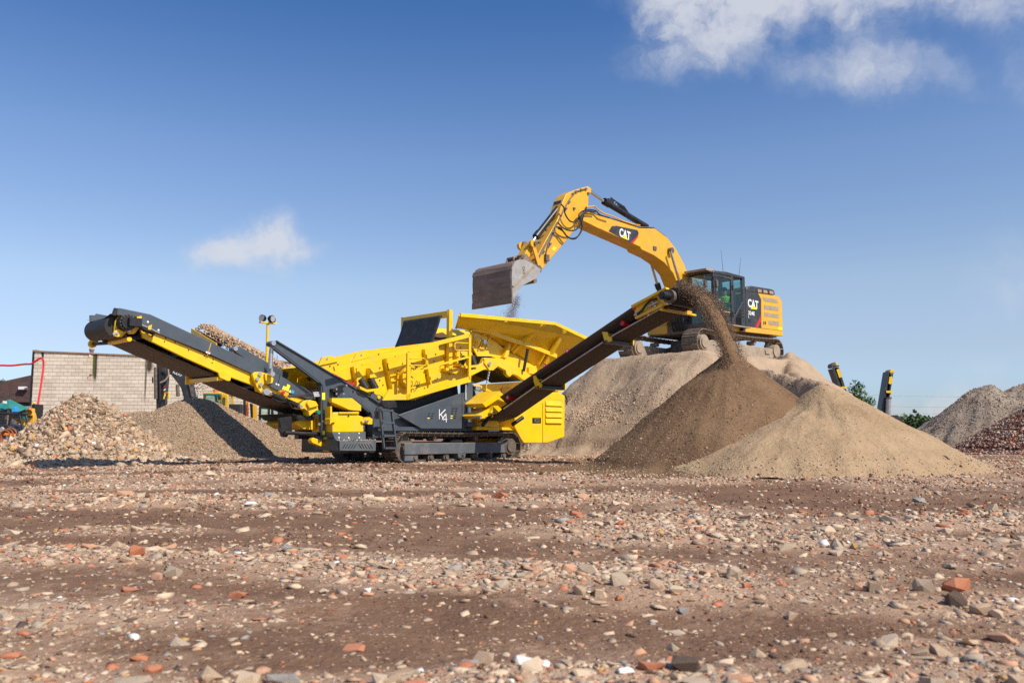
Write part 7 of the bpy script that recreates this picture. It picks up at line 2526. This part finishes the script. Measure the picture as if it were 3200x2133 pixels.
# second machine further right, half hidden
w = Flat('parked_digger', 36.0, 'yellow digger with upright black arms half hidden under the long conveyor', 'excavator')
for a, b in (((1050, 470), (1120, 470)),):
    w.part('arm', 9, ((1060, 440), (1085, 440), (1085, 800), (1065, 1100), (1045, 1100), (1055, 800)), -0.1, 0.12, BK)
    w.part('arm_plate', 9, ((1112, 460), (1140, 460), (1138, 810), (1132, 1100), (1108, 1100), (1110, 800)), -0.08, 0.12, cabf)
    w.part('second_arm', 9, ((1195, 520), (1245, 540), (1255, 870), (1255, 1100), (1212, 1100), (1218, 860)), -0.12, 0.1, BK)
    w.part('second_plate', 9, ((1255, 540), (1310, 560), (1320, 880), (1318, 1100), (1268, 1100), (1262, 870)), -0.1, 0.1, cabf)
    w.bar('hose', 9, (1040, 590), (1048, 780), 0.02, -0.15, BK)
    w.bar('hose', 9, (1160, 500), (1155, 790), 0.02, -0.15, M['hose_red'])
cq = w.pts(9, (1335, 590), (1745, 1030))
x0, x1, zt_ = cq[0][0], cq[1][0], cq[0][1]
MB().box(x0, x1, 0.2, 1.6, zt_ - 0.06, zt_ + 0.04).build('cab_roof', BK, w.root, 0.02)
for x in (x0, x0 + 0.52, x1 - 0.5, x1 - 0.07):
    MB().box(x, x + 0.09, 0.2, 0.28, 0.4, zt_ - 0.05).build('cab_post', BK, w.root)
for x in (x0, x1 - 0.07):
    MB().box(x, x + 0.09, 1.5, 1.58, 0.4, zt_ - 0.05).build('cab_post', BK, w.root)
MB().box(x0 + 0.09, x1 - 0.1, 0.23, 0.25, 0.7, zt_ - 0.06).build('windscreen', M['glass_clear'], w.root)
MB().box(x0 + 0.7, x0 + 1.2, 0.8, 1.1, 0.4, 1.6).build('seat', M['seat'], w.root, 0.05)
MB().box(x0 - 0.3, x1 + 0.3, 0.1, 2.0, 0.3, 0.75).build('body', cabf, w.root, 0.04)
for y in (0.0, 1.7):
    MB().prism([(x0 - 0.4, 0.0), (x1 + 0.4, 0.0), (x1 + 0.55, 0.2), (x1 + 0.4, 0.4), (x0 - 0.4, 0.4), (x0 - 0.55, 0.2)], y, y + 0.35).build('crawler_track', M['track'], w.root)

# loader bucket lying on the ground behind the screener's tail
lb_ = empty('loader_bucket', (-8.3, 30.5, -0.03))
tag(lb_, 'grey toothed loader bucket lying behind the tail of the screener', 'bucket')
prof_ = [(0, 0), (0.9, 0.02), (1.05, 0.15), (1.1, 0.4), (1.0, 0.7), (0.85, 0.78)]
rows = [[(x, y, z_) for x, (y, z_) in zip([xx] * 6, prof_)] for xx in (-1.3, 1.3)]
bs = MB().grid(rows).build('bucket_shell', M['silver'], lb_, smooth=60)
bs.modifiers.new('thick', 'SOLIDIFY').thickness = 0.03
for x in (-1.32, 1.29):
    MB().prism_x(prof_ + [(0.4, 0.6)], x, x + 0.03).build('bucket_side', M['silver'], lb_)
for i in range(7):
    MB().loops([(-1.2 + i * 0.4 - 0.05, 0.05, 0.0), (-1.2 + i * 0.4 + 0.05, 0.05, 0.0), (-1.2 + i * 0.4 + 0.05, 0.05, 0.05), (-1.2 + i * 0.4 - 0.05, 0.05, 0.05)],
               [(-1.2 + i * 0.4 - 0.02, -0.18, 0.0), (-1.2 + i * 0.4 + 0.02, -0.18, 0.0), (-1.2 + i * 0.4 + 0.02, -0.18, 0.02), (-1.2 + i * 0.4 - 0.02, -0.18, 0.02)]).build('tooth', M['track'], lb_)

# yellow arm rising behind the mound beside the power pack
ya = Flat('distant_digger', 35.0, 'yellow excavator arm poking up between power pack and soil mound', 'excavator arm')
yo = ya.part('arm', 3, ((1845, 722), (1875, 714), (1884, 770), (1892, 815), (1850, 880), (1830, 1400), (1780, 1400), (1795, 885), (1812, 760)), -0.15, 0.15, cabf, bevel=0.02)
ya.bar('rod', 3, (1880, 730), (1960, 780), 0.03, 0.0, M['steel'], yo)
ya.part('link', 3, ((1785, 885), (1825, 880), (1815, 930), (1790, 920)), -0.2, 0.2, BK, yo)
c_ = ya.pts(3, (1862, 835))[0]
MB().cyl((c_[0], -0.2, c_[1]), (c_[0], 0.2, c_[1]), 0.08, 14).build('pin', M['track'], yo)

# far left: teal canopy, utility vehicle, yellow lettered arm, teal machine
t = Flat('teal_canopy', 27.0, 'teal tarpaulin canopy with blue and orange fittings at the left edge', 'canopy')
ap = t.pts(0, (-22, 1243))[0]
rim = t.pts(0, (43, 1274))[0]
rx = rim[0] - ap[0]
mb = MB()
n_ = 12
vs_ = [(ap[0], 0.9, ap[1])] + [(ap[0] + rx * math.cos(2 * math.pi * i / n_), 0.9 + rx * math.sin(2 * math.pi * i / n_), rim[1] - (0.1 if i % 2 else 0)) for i in range(n_)]
mb.add(vs_, [(0, 1 + i, 1 + (i + 1) % n_) for i in range(n_)] + [tuple(range(n_, 0, -1))]).build('canopy_cloth', M['teal'], t.root, smooth=0)
MB().cyl((ap[0], 0.9, 0), (ap[0], 0.9, ap[1] - 0.05), 0.04, 10).build('canopy_pole', M['steel'], t.root)
c_ = t.pts(10, (460, 352))[0]
MB().ball((c_[0], 0.85, c_[1]), 0.05).build('orange_knob', M['orange'], t.root)
t.part('blue_box', 10, ((245, 290), (370, 300), (365, 445), (235, 455)), 0.2, 0.4, M['blue'], bevel=0.01)
t.part('white_patch', 10, ((10, 110), (100, 120), (115, 195), (10, 175)), -0.02 + 0.15, 0.17, M['white'])
u = Flat('utility_vehicle', 25.5, 'small black-framed vehicle with orange deck parked left of the rubble heap', 'vehicle')
for a, b in (((60, 520), (-10, 900)), ((270, 520), (215, 850)), ((540, 545), (650, 1060)), ((735, 560), (885, 1060)), ((-60, 500), (780, 530)), ((440, 560), (330, 620)), ((520, 490), (720, 400))):
    u.bar('roll_bar', 10, a, b, 0.035, 0.1, BK)
u.part('body', 10, ((-120, 860), (150, 830), (300, 900), (330, 960), (480, 990), (540, 1105), (-120, 1120)), 0.0, 0.8, BK, bevel=0.03)
u.part('orange_deck', 10, ((-120, 1125), (60, 1100), (130, 1085), (220, 1105), (480, 1115), (610, 1150), (560, 1180), (-120, 1180)), -0.2, 0.9, M['orange'], bevel=0.015)
u.part('grey_engine', 10, ((0, 950), (80, 900), (150, 960), (110, 1080), (0, 1080)), -0.05, 0.3, M['silver'], bevel=0.02)
u.part('dark_fender', 10, ((640, 1030), (680, 900), (830, 1010), (850, 1080), (700, 1140)), 0.0, 0.5, M['cab'], bevel=0.02)
for px in (-40, 30):
    c_ = u.pts(0, (px, 1382))[0]
    MB().cyl((c_[0], -0.15, 0.24), (c_[0], 0.1, 0.24), 0.24, 20).build('wheel', M['rubber'], u.root)
    MB().cyl((c_[0], 0.6, 0.24), (c_[0], 0.85, 0.24), 0.24, 20).build('wheel', M['rubber'], u.root)
y_ = Flat('lettered_digger_arm', 28.0, 'folded amber digger arms with white lettering behind the utility vehicle', 'digger arm')
ar = y_.part('lower_arm', 10, ((285, 640), (310, 605), (430, 690), (545, 830), (690, 1130), (690, 1400), (560, 1400), (560, 1100), (430, 960), (290, 870)), 0.0, 0.2, cabf, bevel=0.015)
y_.part('upper_arm', 10, ((715, 375), (745, 350), (800, 355), (830, 400), (880, 520), (908, 650), (880, 900), (865, 1060), (860, 1400), (640, 1400), (650, 880), (700, 600), (705, 470)), 0.25, 0.45, cabf, bevel=0.015)
y_.part('back_arm', 10, ((20, 560), (110, 540), (240, 570), (245, 700), (190, 820), (60, 660), (0, 700)), 0.25, 0.4, cabf, bevel=0.015)
y_.part('mid_arm', 10, ((400, 650), (520, 620), (640, 700), (640, 880), (540, 830)), 0.22, 0.3, cabf, bevel=0.015)
for txt, a, b in (('onny', (272, 775), (440, 895)), ('Beton', (480, 930), (690, 1130))):
    p_, q_ = y_.pts(10, a)[0], y_.pts(10, b)[0]
    an_ = math.atan2(q_[1] - p_[1], q_[0] - p_[0])
    lettering('arm_lettering', txt, 0.2, p_, -0.005, an_, M['white'], ar, width=math.hypot(q_[0] - p_[0], q_[1] - p_[1]), height=0.17, bold=0.006)
c_ = y_.pts(10, (755, 395))[0]
MB().cyl((c_[0], 0.2, c_[1]), (c_[0], 0.5, c_[1]), 0.07, 14).build('arm_pin', cabf, y_.root)
y_.bar('arm_rod', 10, (705, 415), (560, 500), 0.03, 0.3, M['steel'])
y_.part('work_lamp', 10, ((790, 570), (875, 560), (870, 625), (795, 630)), 0.1, 0.25, BK, bevel=0.01)
h_ = Flat('teal_machine', 31.0, 'teal machine with black lettered column beside the block wall corner', 'machine')
h_.part('teal_hood', 10, ((648, 360), (690, 285), (980, 283), (985, 390), (880, 400), (900, 560), (650, 560)), 0.0, 0.8, M['teal'], bevel=0.04)
h_.part('teal_body', 10, ((870, 420), (930, 600), (905, 880), (890, 1400), (600, 1400), (650, 560)), 0.05, 0.8, M['teal'], bevel=0.04)
col_ = h_.part('black_column', 10, ((985, 230), (1110, 215), (1100, 400), (1062, 880), (1050, 1400), (920, 1400), (950, 880), (990, 560)), -0.05, 0.5, BK, bevel=0.02)
p_, q_ = h_.pts(10, (1015, 838))[0], h_.pts(10, (1062, 575))[0]
lettering('column_lettering', 'HYUNDAI', 0.2, p_, -0.06, math.atan2(q_[1] - p_[1], q_[0] - p_[0]), M['white'], col_, width=math.hypot(q_[0] - p_[0], q_[1] - p_[1]), height=0.13, bold=0.004)
c_ = h_.pts(10, (1042, 228))[0]
MB().ball((c_[0], 0.0, c_[1] + 0.05), 0.05).build('yellow_light', Y, h_.root)
MB().box(c_[0] - 0.45, c_[0] - 0.05, -0.05, 0.1, c_[1] - 0.12, c_[1] - 0.06).build('wiper_box', M['silver'], h_.root)
# coiled hoses
for px, py, d, rr, mt_, nm, lb in ((15, 1368, 20.6, 0.13, M['rust'], 'coiled_hose', 'coil of rust red hose at the left edge of the rubble heap'), (100, 1337, 24, 0.07, Y, 'yellow_hose', 'yellow hose loop behind the rubble heap at the red hose')):
    c_ = at(px, py, d)
    mb = MB()
    for j in range(3 if rr > 0.1 else 1):
        mb.tube([(0.03 * j + (rr + 0.02 * j) * math.cos(i * math.pi / 10), 0.05 * j, 0.02 + (rr * 1.25 + 0.03 * j) * math.sin(i * math.pi / 10)) for i in range(21)], 0.018 if rr > 0.1 else 0.012, 7)
    o = mb.build(nm, mt_, None)
    o.location = c_
    tag(o, lb, 'hose')

# ------------------------------------------------------------------ folded conveyors of another screener behind the sand heap
for idx, (lb, rails, plates_, brk, rod) in enumerate((
        ('left-leaning raised black conveyor with yellow plates behind the sand heap', [((222, 180), (268, 168), (425, 600), (560, 1000), (500, 1000), (368, 590)), ((305, 150), (345, 150), (512, 665), (640, 1000), (590, 1000), (455, 640))],
         [((298, 192), (345, 180), (393, 325), (345, 338))], ((372, 500), (400, 488), (470, 485), (485, 500), (480, 515), (388, 548)), None),
        ('right-leaning raised black conveyor with grey ram behind the sand heap', [((1195, 235), (1215, 222), (1232, 228), (1122, 970), (1085, 1400), (1035, 1400), (1078, 960)), ((1268, 205), (1306, 212), (1240, 640), (1220, 960), (1190, 1400), (1150, 1400), (1185, 960))],
         [((1225, 322), (1262, 308), (1275, 318), (1278, 420), (1245, 452), (1208, 435))], ((1168, 562), (1275, 560), (1272, 590), (1255, 622), (1240, 600), (1170, 598)), ((1202, 690), (1195, 1000))))):
    g_ = Flat('raised_conveyor', 37.0 + idx * 1.2, lb, 'conveyor', 'raised conveyors behind the sand heap')
    for r_ in rails:
        g_.part('rail', 11, r_, 0.0, 0.5, M['cab'], bevel=0.01)
    mid = [tuple((Vector(a) + Vector(b)) / 2) for a, b in zip(rails[0][1:4:2] if idx == 0 else (rails[0][1], rails[0][3]), rails[1][0:4:3] if idx == 0 else (rails[1][0], rails[1][4]))]
    g_.part('belt', 11, ((mid[0][0] - 18, mid[0][1]), (mid[0][0] + 18, mid[0][1]), (mid[1][0] + 22, mid[1][1] + 300), (mid[1][0] - 22, mid[1][1] + 300)), 0.2, 0.25, M['belt'])
    for p_ in plates_:
        g_.part('yellow_plate', 11, p_, -0.03, 0.0, Y, bevel=0.005)
    g_.part('yellow_bracket', 11, brk, -0.05, 0.06, Y)
    if idx == 0:
        g_.part('head_plate', 11, ((262, 90), (290, 55), (318, 90), (325, 130), (300, 150), (275, 140)), -0.02, 0.5, Y, bevel=0.01)
        g_.part('head_motor', 11, ((205, 100), (255, 70), (295, 80), (290, 130), (230, 170), (200, 150)), -0.05, 0.4, M['track'], bevel=0.03)
        g_.bar('scraper_bar', 11, (182, 128), (340, 130), 0.03, -0.03, BK)
    else:
        g_.part('head_plate', 11, ((1232, 230), (1250, 190), (1300, 190), (1312, 215), (1305, 250), (1280, 240), (1240, 285)), -0.02, 0.5, Y, bevel=0.01)
        g_.part('head_motor', 11, ((1235, 240), (1290, 245), (1300, 270), (1260, 300), (1235, 285)), -0.05, 0.3, M['track'], bevel=0.03)
        g_.bar('support_ram', 11, rod[0], (1170, 1420), 0.11, -0.08, M['silver'])
        g_.bar('ram_cap', 11, (1203, 672), (1202, 700), 0.13, -0.08, M['track'])

# ------------------------------------------------------------------ vegetation
def leaf_mass(name, blobs, n, size, mat, parent):
    """leaves spread through several clumps: blob = (centre, radius)"""
    vol = np.array([b[1] ** 2 for b in blobs])
    which = rng.choice(len(blobs), n, p=vol / vol.sum())
    d = rng.normal(0, 1, (n, 3))
    d /= np.linalg.norm(d, axis=1)[:, None]
    rr = rng.uniform(0.25, 1.0, n) ** 0.5 * (0.75 + 0.4 * rng.random(n))
    c = np.array([b[0][:] for b in blobs])[which] + d * rr[:, None] * np.array([b[1] for b in blobs])[which][:, None] * np.array([1, 1, 0.85])
    a = rng.normal(0, 1, (n, 3))
    a /= np.linalg.norm(a, axis=1)[:, None]
    b = np.cross(a, rng.normal(0, 1, (n, 3)))
    b /= np.linalg.norm(b, axis=1)[:, None]
    s = size * rng.uniform(0.6, 1.3, n)[:, None]
    V = np.stack([c - a * s, c + b * s * 0.5, c + a * s, c - b * s * 0.5], 1).reshape(-1, 3)
    me = bpy.data.meshes.new(name)
    me.vertices.add(4 * n)
    me.vertices.foreach_set('co', V.astype(np.float32).ravel())
    me.loops.add(4 * n)
    me.loops.foreach_set('vertex_index', np.arange(4 * n, dtype=np.int32))
    me.polygons.add(n)
    me.polygons.foreach_set('loop_start', np.arange(0, 4 * n, 4, dtype=np.int32))
    me.update(calc_edges=True)
    me.materials.append(mat)
    o = bpy.data.objects.new(name, me)
    COL.objects.link(o)
    o.parent = parent
    return o


def leaf_material(name, a, b):
    m, nt, N, L, P = nodes_of(name)
    ge = N.new('ShaderNodeNewGeometry')
    r = N.new('ShaderNodeValToRGB')
    r.color_ramp.elements[0].color = (*a, 1)
    r.color_ramp.elements[1].color = (*b, 1)
    L.new(ge.outputs['Random Per Island'], r.inputs['Fac'])
    L.new(r.outputs[0], P.inputs['Base Color'])
    P.inputs['Roughness'].default_value = 0.55
    P.inputs['Transmission Weight'].default_value = 0.0
    P.inputs['Subsurface Weight'].default_value = 0.0
    return m


M['leaf'] = leaf_material('green_leaves', (0.03, 0.075, 0.018), (0.09, 0.17, 0.035))
M['leaf_far'] = leaf_material('far_green_leaves', (0.045, 0.085, 0.03), (0.12, 0.18, 0.05))
M['bark'] = material('bark', (0.16, 0.12, 0.085), 0.9, 0, 0.2, 10)
tr = empty('young_tree', (0, 0, 0))
tag(tr, 'young leafy tree sprouting behind the sand heap beside the leaning conveyor', 'tree')
dT = 35.5
base_ = at(2690, 1300, dT)
clp = [((650, 470), 0.28), ((710, 480), 0.24), ((625, 545), 0.16), ((545, 600), 0.3), ((650, 620), 0.3), ((740, 630), 0.26), ((690, 560), 0.12), ((650, 715), 0.2), ((720, 745), 0.2), ((800, 760), 0.3), ((870, 745), 0.3), ((840, 810), 0.28), ((570, 690), 0.2)]
blobs = []
tw = MB()
root_ = Vector((base_.x, dT, 0))
fork = Vector((base_.x, dT, 1.2))
tw.tube([root_, fork], [0.07, 0.05], 8)
for (p_, r_) in clp:
    c_ = at(*Z(11, *p_), dT + random.uniform(-0.4, 0.4))
    blobs.append((c_, r_))
    tw.tube([fork, fork.lerp(c_, 0.5) + Vector((0, 0, -0.1)), c_], [0.03, 0.02, 0.008], 6)
tw.build('trunk', M['bark'], tr)
leaf_mass('crown', blobs, 760, 0.065, M['leaf'], tr)

for i, (px, py, d, rad_, lb) in enumerate(((2832, 1308, 74, 1.3, 'round green bush at the foot of the shed roof'), (2862, 1306, 62, 0.8, 'taller pale green bush between the heaps'),
                                           (2895, 1316, 78, 1.6, 'wide green bush beside the grey heap'), (2950, 1322, 84, 1.6, 'dark green bush partly behind the grey heap'), (10, 1186, 90, 0.9, 'dark green treetop over the brick gable'),
                                           (2800, 1330, 80, 1.2, 'low green bush behind the sand heap'))):
    b_ = empty('bush', (0, 0, 0))
    tag(b_, lb, 'bush', 'bushes beyond the yard')
    top_ = at(px, py, d)
    bl = []
    h = top_.z
    for _ in range(16):
        zc = random.uniform(0.25, 0.95) * h
        sp_ = rad_ * (1.15 if zc < 0.7 * h else 0.6)
        bl.append((Vector((top_.x + random.uniform(-1, 1) * sp_, d + random.uniform(-1, 1) * rad_, zc)), random.uniform(0.3, 0.5) * rad_ + 0.15))
    if i == 1:
        bl += [(Vector((top_.x + 0.1, d, h + 0.1)), 0.2), (Vector((top_.x - 0.05, d, h + 0.5)), 0.15), (Vector((top_.x - 0.3, d, h + 0.1)), 0.2)]
    MB().tube([(top_.x, d, 0), (top_.x, d, h * 0.8)], [0.12, 0.05], 7).build('trunk', M['bark'], b_)
    leaf_mass('crown', bl, 2600, 0.13, M['leaf_far'], b_)

# dark roofed shed far behind
sh = empty('shed', (0, 60, 0))
tag(sh, 'dark grey roof of a shed peeping over the sand heap', 'shed')
sq = [(p_.x, p_.z) for p_ in (at(x, y, 60) for x, y in [Z(11, *p_) for p_ in ((1220, 1010), (1268, 995), (1372, 985), (1475, 1085), (1440, 1112), (1220, 1112))])]
MB().prism(sq, 0, 6).build('roof', M['cab'], sh)
MB().box(sq[0][0], sq[3][0] - 0.2, 0.1, 5.9, -0.1, sq[5][1]).build('wall', M['dusty_frame'], sh)

# overhead wires between poles
pl = []
for px, d, lb in ((2560, 92, 'wooden power pole hidden behind the sand ridge'), (3420, 96, 'wooden power pole beyond the right edge')):
    b_ = at(px, 1300, d)
    hgt = 5.2
    po = MB().cyl((b_.x, d, -0.1), (b_.x, d, hgt), 0.12, 10).box(b_.x - 0.9, b_.x + 0.9, d - 0.06, d + 0.06, hgt - 0.5, hgt - 0.38).build('power_pole', M['bark'], None)
    tag(po, lb, 'pole')
    pl.append((b_.x, d, hgt))
for zz0, zz1, sag, lb in ((5.0, 5.0, 0.35, 'upper thin power wire in the distance at right'), (3.9, 4.1, 0.5, 'lower thin power wire in the distance at right'), (2.9, 3.3, 0.3, 'lowest thin power wire in the distance at right')):
    pts = []
    for i in range(13):
        t_ = i / 12
        pts.append((pl[0][0] + (pl[1][0] - pl[0][0]) * t_, 92 + 4 * t_, zz0 + (zz1 - zz0) * t_ - sag * 4 * t_ * (1 - t_)))
    o = MB().tube(pts, 0.018, 5).build('power_wire', BK, None)
    tag(o, lb, 'wire')
# lattice pylon far off
py_ = empty('lattice_pylon', (0, 150, 0))
tag(py_, 'distant lattice pylon above the wall behind the gantry', 'pylon')
pb_ = at(867, 1135, 150)
hh = at(867, 1100, 150).z
mb = MB()
for s0 in (-1, 1):
    for s1 in (-1, 1):
        mb.tube([(pb_.x + s0 * 1.1, s1 * 1.1, 0), (pb_.x + s0 * 0.35, s1 * 0.35, hh * 0.8), (pb_.x, 0, hh)], 0.06, 5)
mb.build('legs', M['steel'], py_)
mb = MB()
for i in range(9):
    z0_, z1_ = hh * i / 10, hh * (i + 1) / 10
    w0, w1 = 1.1 - 0.94 * i / 10, 1.1 - 0.94 * (i + 1) / 10
    mb.tube([(pb_.x - w0, -w0, z0_), (pb_.x + w1, -w1, z1_)], 0.04, 4).tube([(pb_.x + w0, -w0, z0_), (pb_.x - w1, -w1, z1_)], 0.04, 4)
for z_, w_ in ((hh * 0.78, 1.6), (hh * 0.9, 1.1)):
    mb.tube([(pb_.x - w_, 0, z_), (pb_.x + w_, 0, z_)], 0.05, 4)
mb.build('bracing', M['steel'], py_)

# ------------------------------------------------------------------ the larger stones and brick fragments, one by one
HERO = [
    (428, 1733, 56, 'brick', 1.0, 'red-orange brick chunk standing on edge in the pale rubble band at left'), (544, 1770, 66, 'grey', 0.8, 'big pinkish grey stone right of the standing brick chunk'),
    (491, 1788, 42, 'pink', 0.8, 'pink brick lump in front of the big grey stone'), (738, 1832, 70, 'brick', 0.4, 'flat orange brick piece at the lower edge of the rubble band'),
    (407, 1823, 66, 'brick', 0.3, 'thin orange brick slab left of the flat orange brick piece'), (898, 1702, 38, 'blue', 0.7, 'rounded blue-grey stone alone on the mud'),
    (1149, 1832, 28, 'white', 0.8, 'small bright white pebble below the rubble band'), (1105, 1975, 88, 'brick', 0.2, 'wide flat orange brick trodden into the foreground mud'),
    (34, 2008, 74, 'brick', 0.35, 'orange brick at the left edge of the foreground'), (653, 2070, 105, 'tan', 0.6, 'large tan stone in the foreground with a pointed end'),
    (775, 2087, 95, 'pale', 0.75, 'pale triangular stone in the foreground'), (890, 2080, 118, 'blue', 0.35, 'long bluish grey slate piece in the foreground'),
    (932, 2121, 80, 'brick', 0.6, 'orange brick piece at the bottom edge under the slate'), (1299, 2114, 125, 'brick', 0.35, 'long orange brick piece at the bottom edge'),
    (415, 2100, 140, 'grey', 0.4, 'wide grey concrete slab in the left foreground'), (480, 2046, 62, 'brick', 0.5, 'red brick bit behind the grey concrete slab'),
    (55, 1643, 80, 'pale', 0.2, 'pale yellowish flat splinter at the left edge'), (785, 1567, 46, 'white', 0.4, 'white flat piece on the far rubble band'),
    (652, 1480, 54, 'pale', 0.5, 'pale concrete slab lying in front of the gravel heap'), (1777, 1777, 56, 'pink', 0.9, 'rounded orange-tan stone at the left of the middle stone row'),
    (1841, 1781, 74, 'pale', 0.6, 'sloping pale slab beside the rounded orange-tan stone'), (1937, 1818, 72, 'grey', 0.9, 'big grey-tan stone in the middle stone row'),
    (2049, 1832, 68, 'tan', 0.75, 'tan stone right of the big grey-tan stone'), (2113, 1842, 58, 'pale', 0.7, 'smooth pale stone at the right of the middle stone row'),
    (1811, 1845, 62, 'tan', 0.7, 'tan stone below the sloping pale slab'), (1882, 1849, 54, 'pale', 0.6, 'pale stone below the big grey-tan stone'),
    (2293, 1788, 62, 'grey', 1.0, 'round olive grey stone standing proud on the mud'), (2334, 1825, 38, 'brick', 0.7, 'small orange brick below the round olive grey stone'),
    (2134, 1879, 52, 'blue', 0.4, 'flat blue-grey piece below the middle stone row'), (2888, 1832, 68, 'grey', 0.9, 'rounded grey stone at right near the long orange brick'),
    (2987, 1826, 104, 'brick', 0.5, 'long orange brick slab propped on stones at right'), (2987, 1868, 84, 'dark', 0.9, 'dark brown clod in front of the long orange brick slab'),
    (3062, 1888, 64, 'tan', 0.8, 'tan stone right of the dark brown clod'), (3112, 1898, 54, 'pale', 0.7, 'pale stone at the right end beside the tan stone'),
    (2742, 1828, 74, 'tan', 0.6, 'angular tan slab left of the rounded grey stone'), (2834, 1973, 52, 'pale', 0.6, 'pale stone alone on the mud in the right foreground'),
    (2613, 1698, 54, 'grey', 0.9, 'pointed grey-white stone on the right-hand mud'), (2671, 1705, 27, 'ochre', 0.9, 'small yellow-orange stone beside the pointed stone'),
    (1665, 2038, 125, 'white', 0.22, 'bluish white flat sheet fragment in the foreground'), (1954, 2077, 64, 'white', 0.35, 'white shard in the foreground'),
    (2035, 2064, 105, 'brick', 0.35, 'broad orange brick fragment right of the white shard'), (2144, 2062, 112, 'dark', 0.6, 'dark muddy lump in the foreground'),
    (2729, 2104, 112, 'pale', 0.5, 'pale tan slab in the right foreground'), (2912, 2112, 124, 'grey', 0.6, 'grey-tan stone at the bottom right'),
    (1641, 2102, 48, 'tan', 1.2, 'upright tan stone below the white sheet fragment'), (2103, 1980, 46, 'grey', 0.8, 'grey stone on the mud behind the broad orange brick'),
]
fine_meshes = {}


def stone_mesh(kind, i, boxy):
    key = (kind, i, boxy)
    if key not in fine_meshes:
        vs, fs = hull_mesh(17 + 3 * (i % 4), boxy, 900 + i, 0.42 if not boxy else 0.2)
        me = MB().add([tuple(v_) for v_ in vs], [tuple(int(q_) for q_ in f) for f in fs]).mesh('stone', 0)
        me.materials.append(STONE[kind])
        fine_meshes[key] = me
    return fine_meshes[key]


for i, (px, py, wpx, kind, fl_, lb) in enumerate(HERO):
    g_ = on_ground(px, py + 0.1 * wpx, 0.0)
    z_ = float(ground_z(g_.x, g_.y))
    r_ = wpx / F * g_.y / 2
    brick = kind in ('brick', 'pink')
    o = bpy.data.objects.new('brick_fragment' if brick else 'stone', stone_mesh(kind, i % 9, brick))
    COL.objects.link(o)
    o.scale = (r_, r_ * 0.75, r_ * fl_)
    o.location = (g_.x, g_.y, z_ + r_ * fl_ * (0.35 if fl_ > 0.5 else 0.5))
    o.rotation_euler = (random.uniform(-0.18, 0.18), random.uniform(-0.15, 0.15), random.uniform(-0.5, 0.5))
    tag(o, lb, 'brick fragment' if brick else 'stone', 'larger stones and bricks on the yard')
# the next largest: strewn along the windrows, told apart only by their kind
made = 0
tries = 0
placed = [on_ground(h[0], h[1] + 0.1 * h[2], 0.0) for h in HERO]
seen_labels = set()
while made < 210 and tries < 8000:
    tries += 1
    d = math.exp(random.uniform(math.log(2.2), math.log(9.5)))
    x = random.uniform(-0.62, 0.62) * d
    if random.random() > float(gravel(np.array(x), np.array(d))) ** 1.4 * 1.2:
        continue
    wpx = random.uniform(26, 60) if d > 3 else random.uniform(50, 105)
    r_ = min(wpx / F * d / 2, 0.085)
    kind = random.choices(['tan', 'pale', 'grey', 'brick', 'pink', 'blue'], [30, 30, 20, 9, 12, 4])[0]
    fl_ = random.uniform(0.16, 0.62)
    brick = kind in ('brick', 'pink')
    o = bpy.data.objects.new('brick_fragment' if brick else 'stone', stone_mesh(kind, random.randrange(9), brick))
    COL.objects.link(o)
    o.scale = (r_ * random.uniform(0.9, 1.3), r_ * random.uniform(0.6, 0.95), r_ * fl_)
    o.location = (x, d, float(ground_z(x, d)) + r_ * fl_ * 0.3)
    o.rotation_euler = (random.uniform(-0.3, 0.3), random.uniform(-0.3, 0.3), random.uniform(0, 6.28))
    k_ = min(range(len(HERO)), key=lambda q_: (placed[q_].x - x) ** 2 + (placed[q_].y - d) ** 2)
    hero = HERO[k_][5]
    for cut in (' in ', ' at ', ' right of', ' left of', ' below', ' on ', ' beside', ' alone', ' behind', ' under', ' with', ' near', ' propped', ' trodden', ' lying', ' standing'):
        hero = hero.split(cut)[0]
    ddx, ddy = (x - placed[k_].x), (d - placed[k_].y)
    rel = ('right of' if ddx > 0 else 'left of') if abs(ddx) > abs(ddy) * 0.8 else ('behind' if ddy > 0 else 'in front of')
    far_ = 'just ' if math.hypot(ddx, ddy) < 0.28 else ('a step ' if math.hypot(ddx, ddy) < 0.7 else 'well ')
    shape = 'flat ' if fl_ < 0.5 else ('chunky ' if fl_ > 0.75 else '')
    noun = {'tan': 'tan stone', 'pale': 'pale beige stone', 'grey': 'grey concrete lump', 'brick': 'orange brick bit', 'pink': 'pinkish brick bit', 'blue': 'blue-grey stone'}[kind]
    lb = shape + noun + ' ' + far_ + rel + ' the ' + hero
    if lb in seen_labels:
        lb = ('small ' if wpx < 36 else 'larger ') + lb
    seen_labels.add(lb)
    tag(o, lb, 'brick fragment' if brick else 'stone', 'loose ' + kind + ' pieces on the yard')
    made += 1
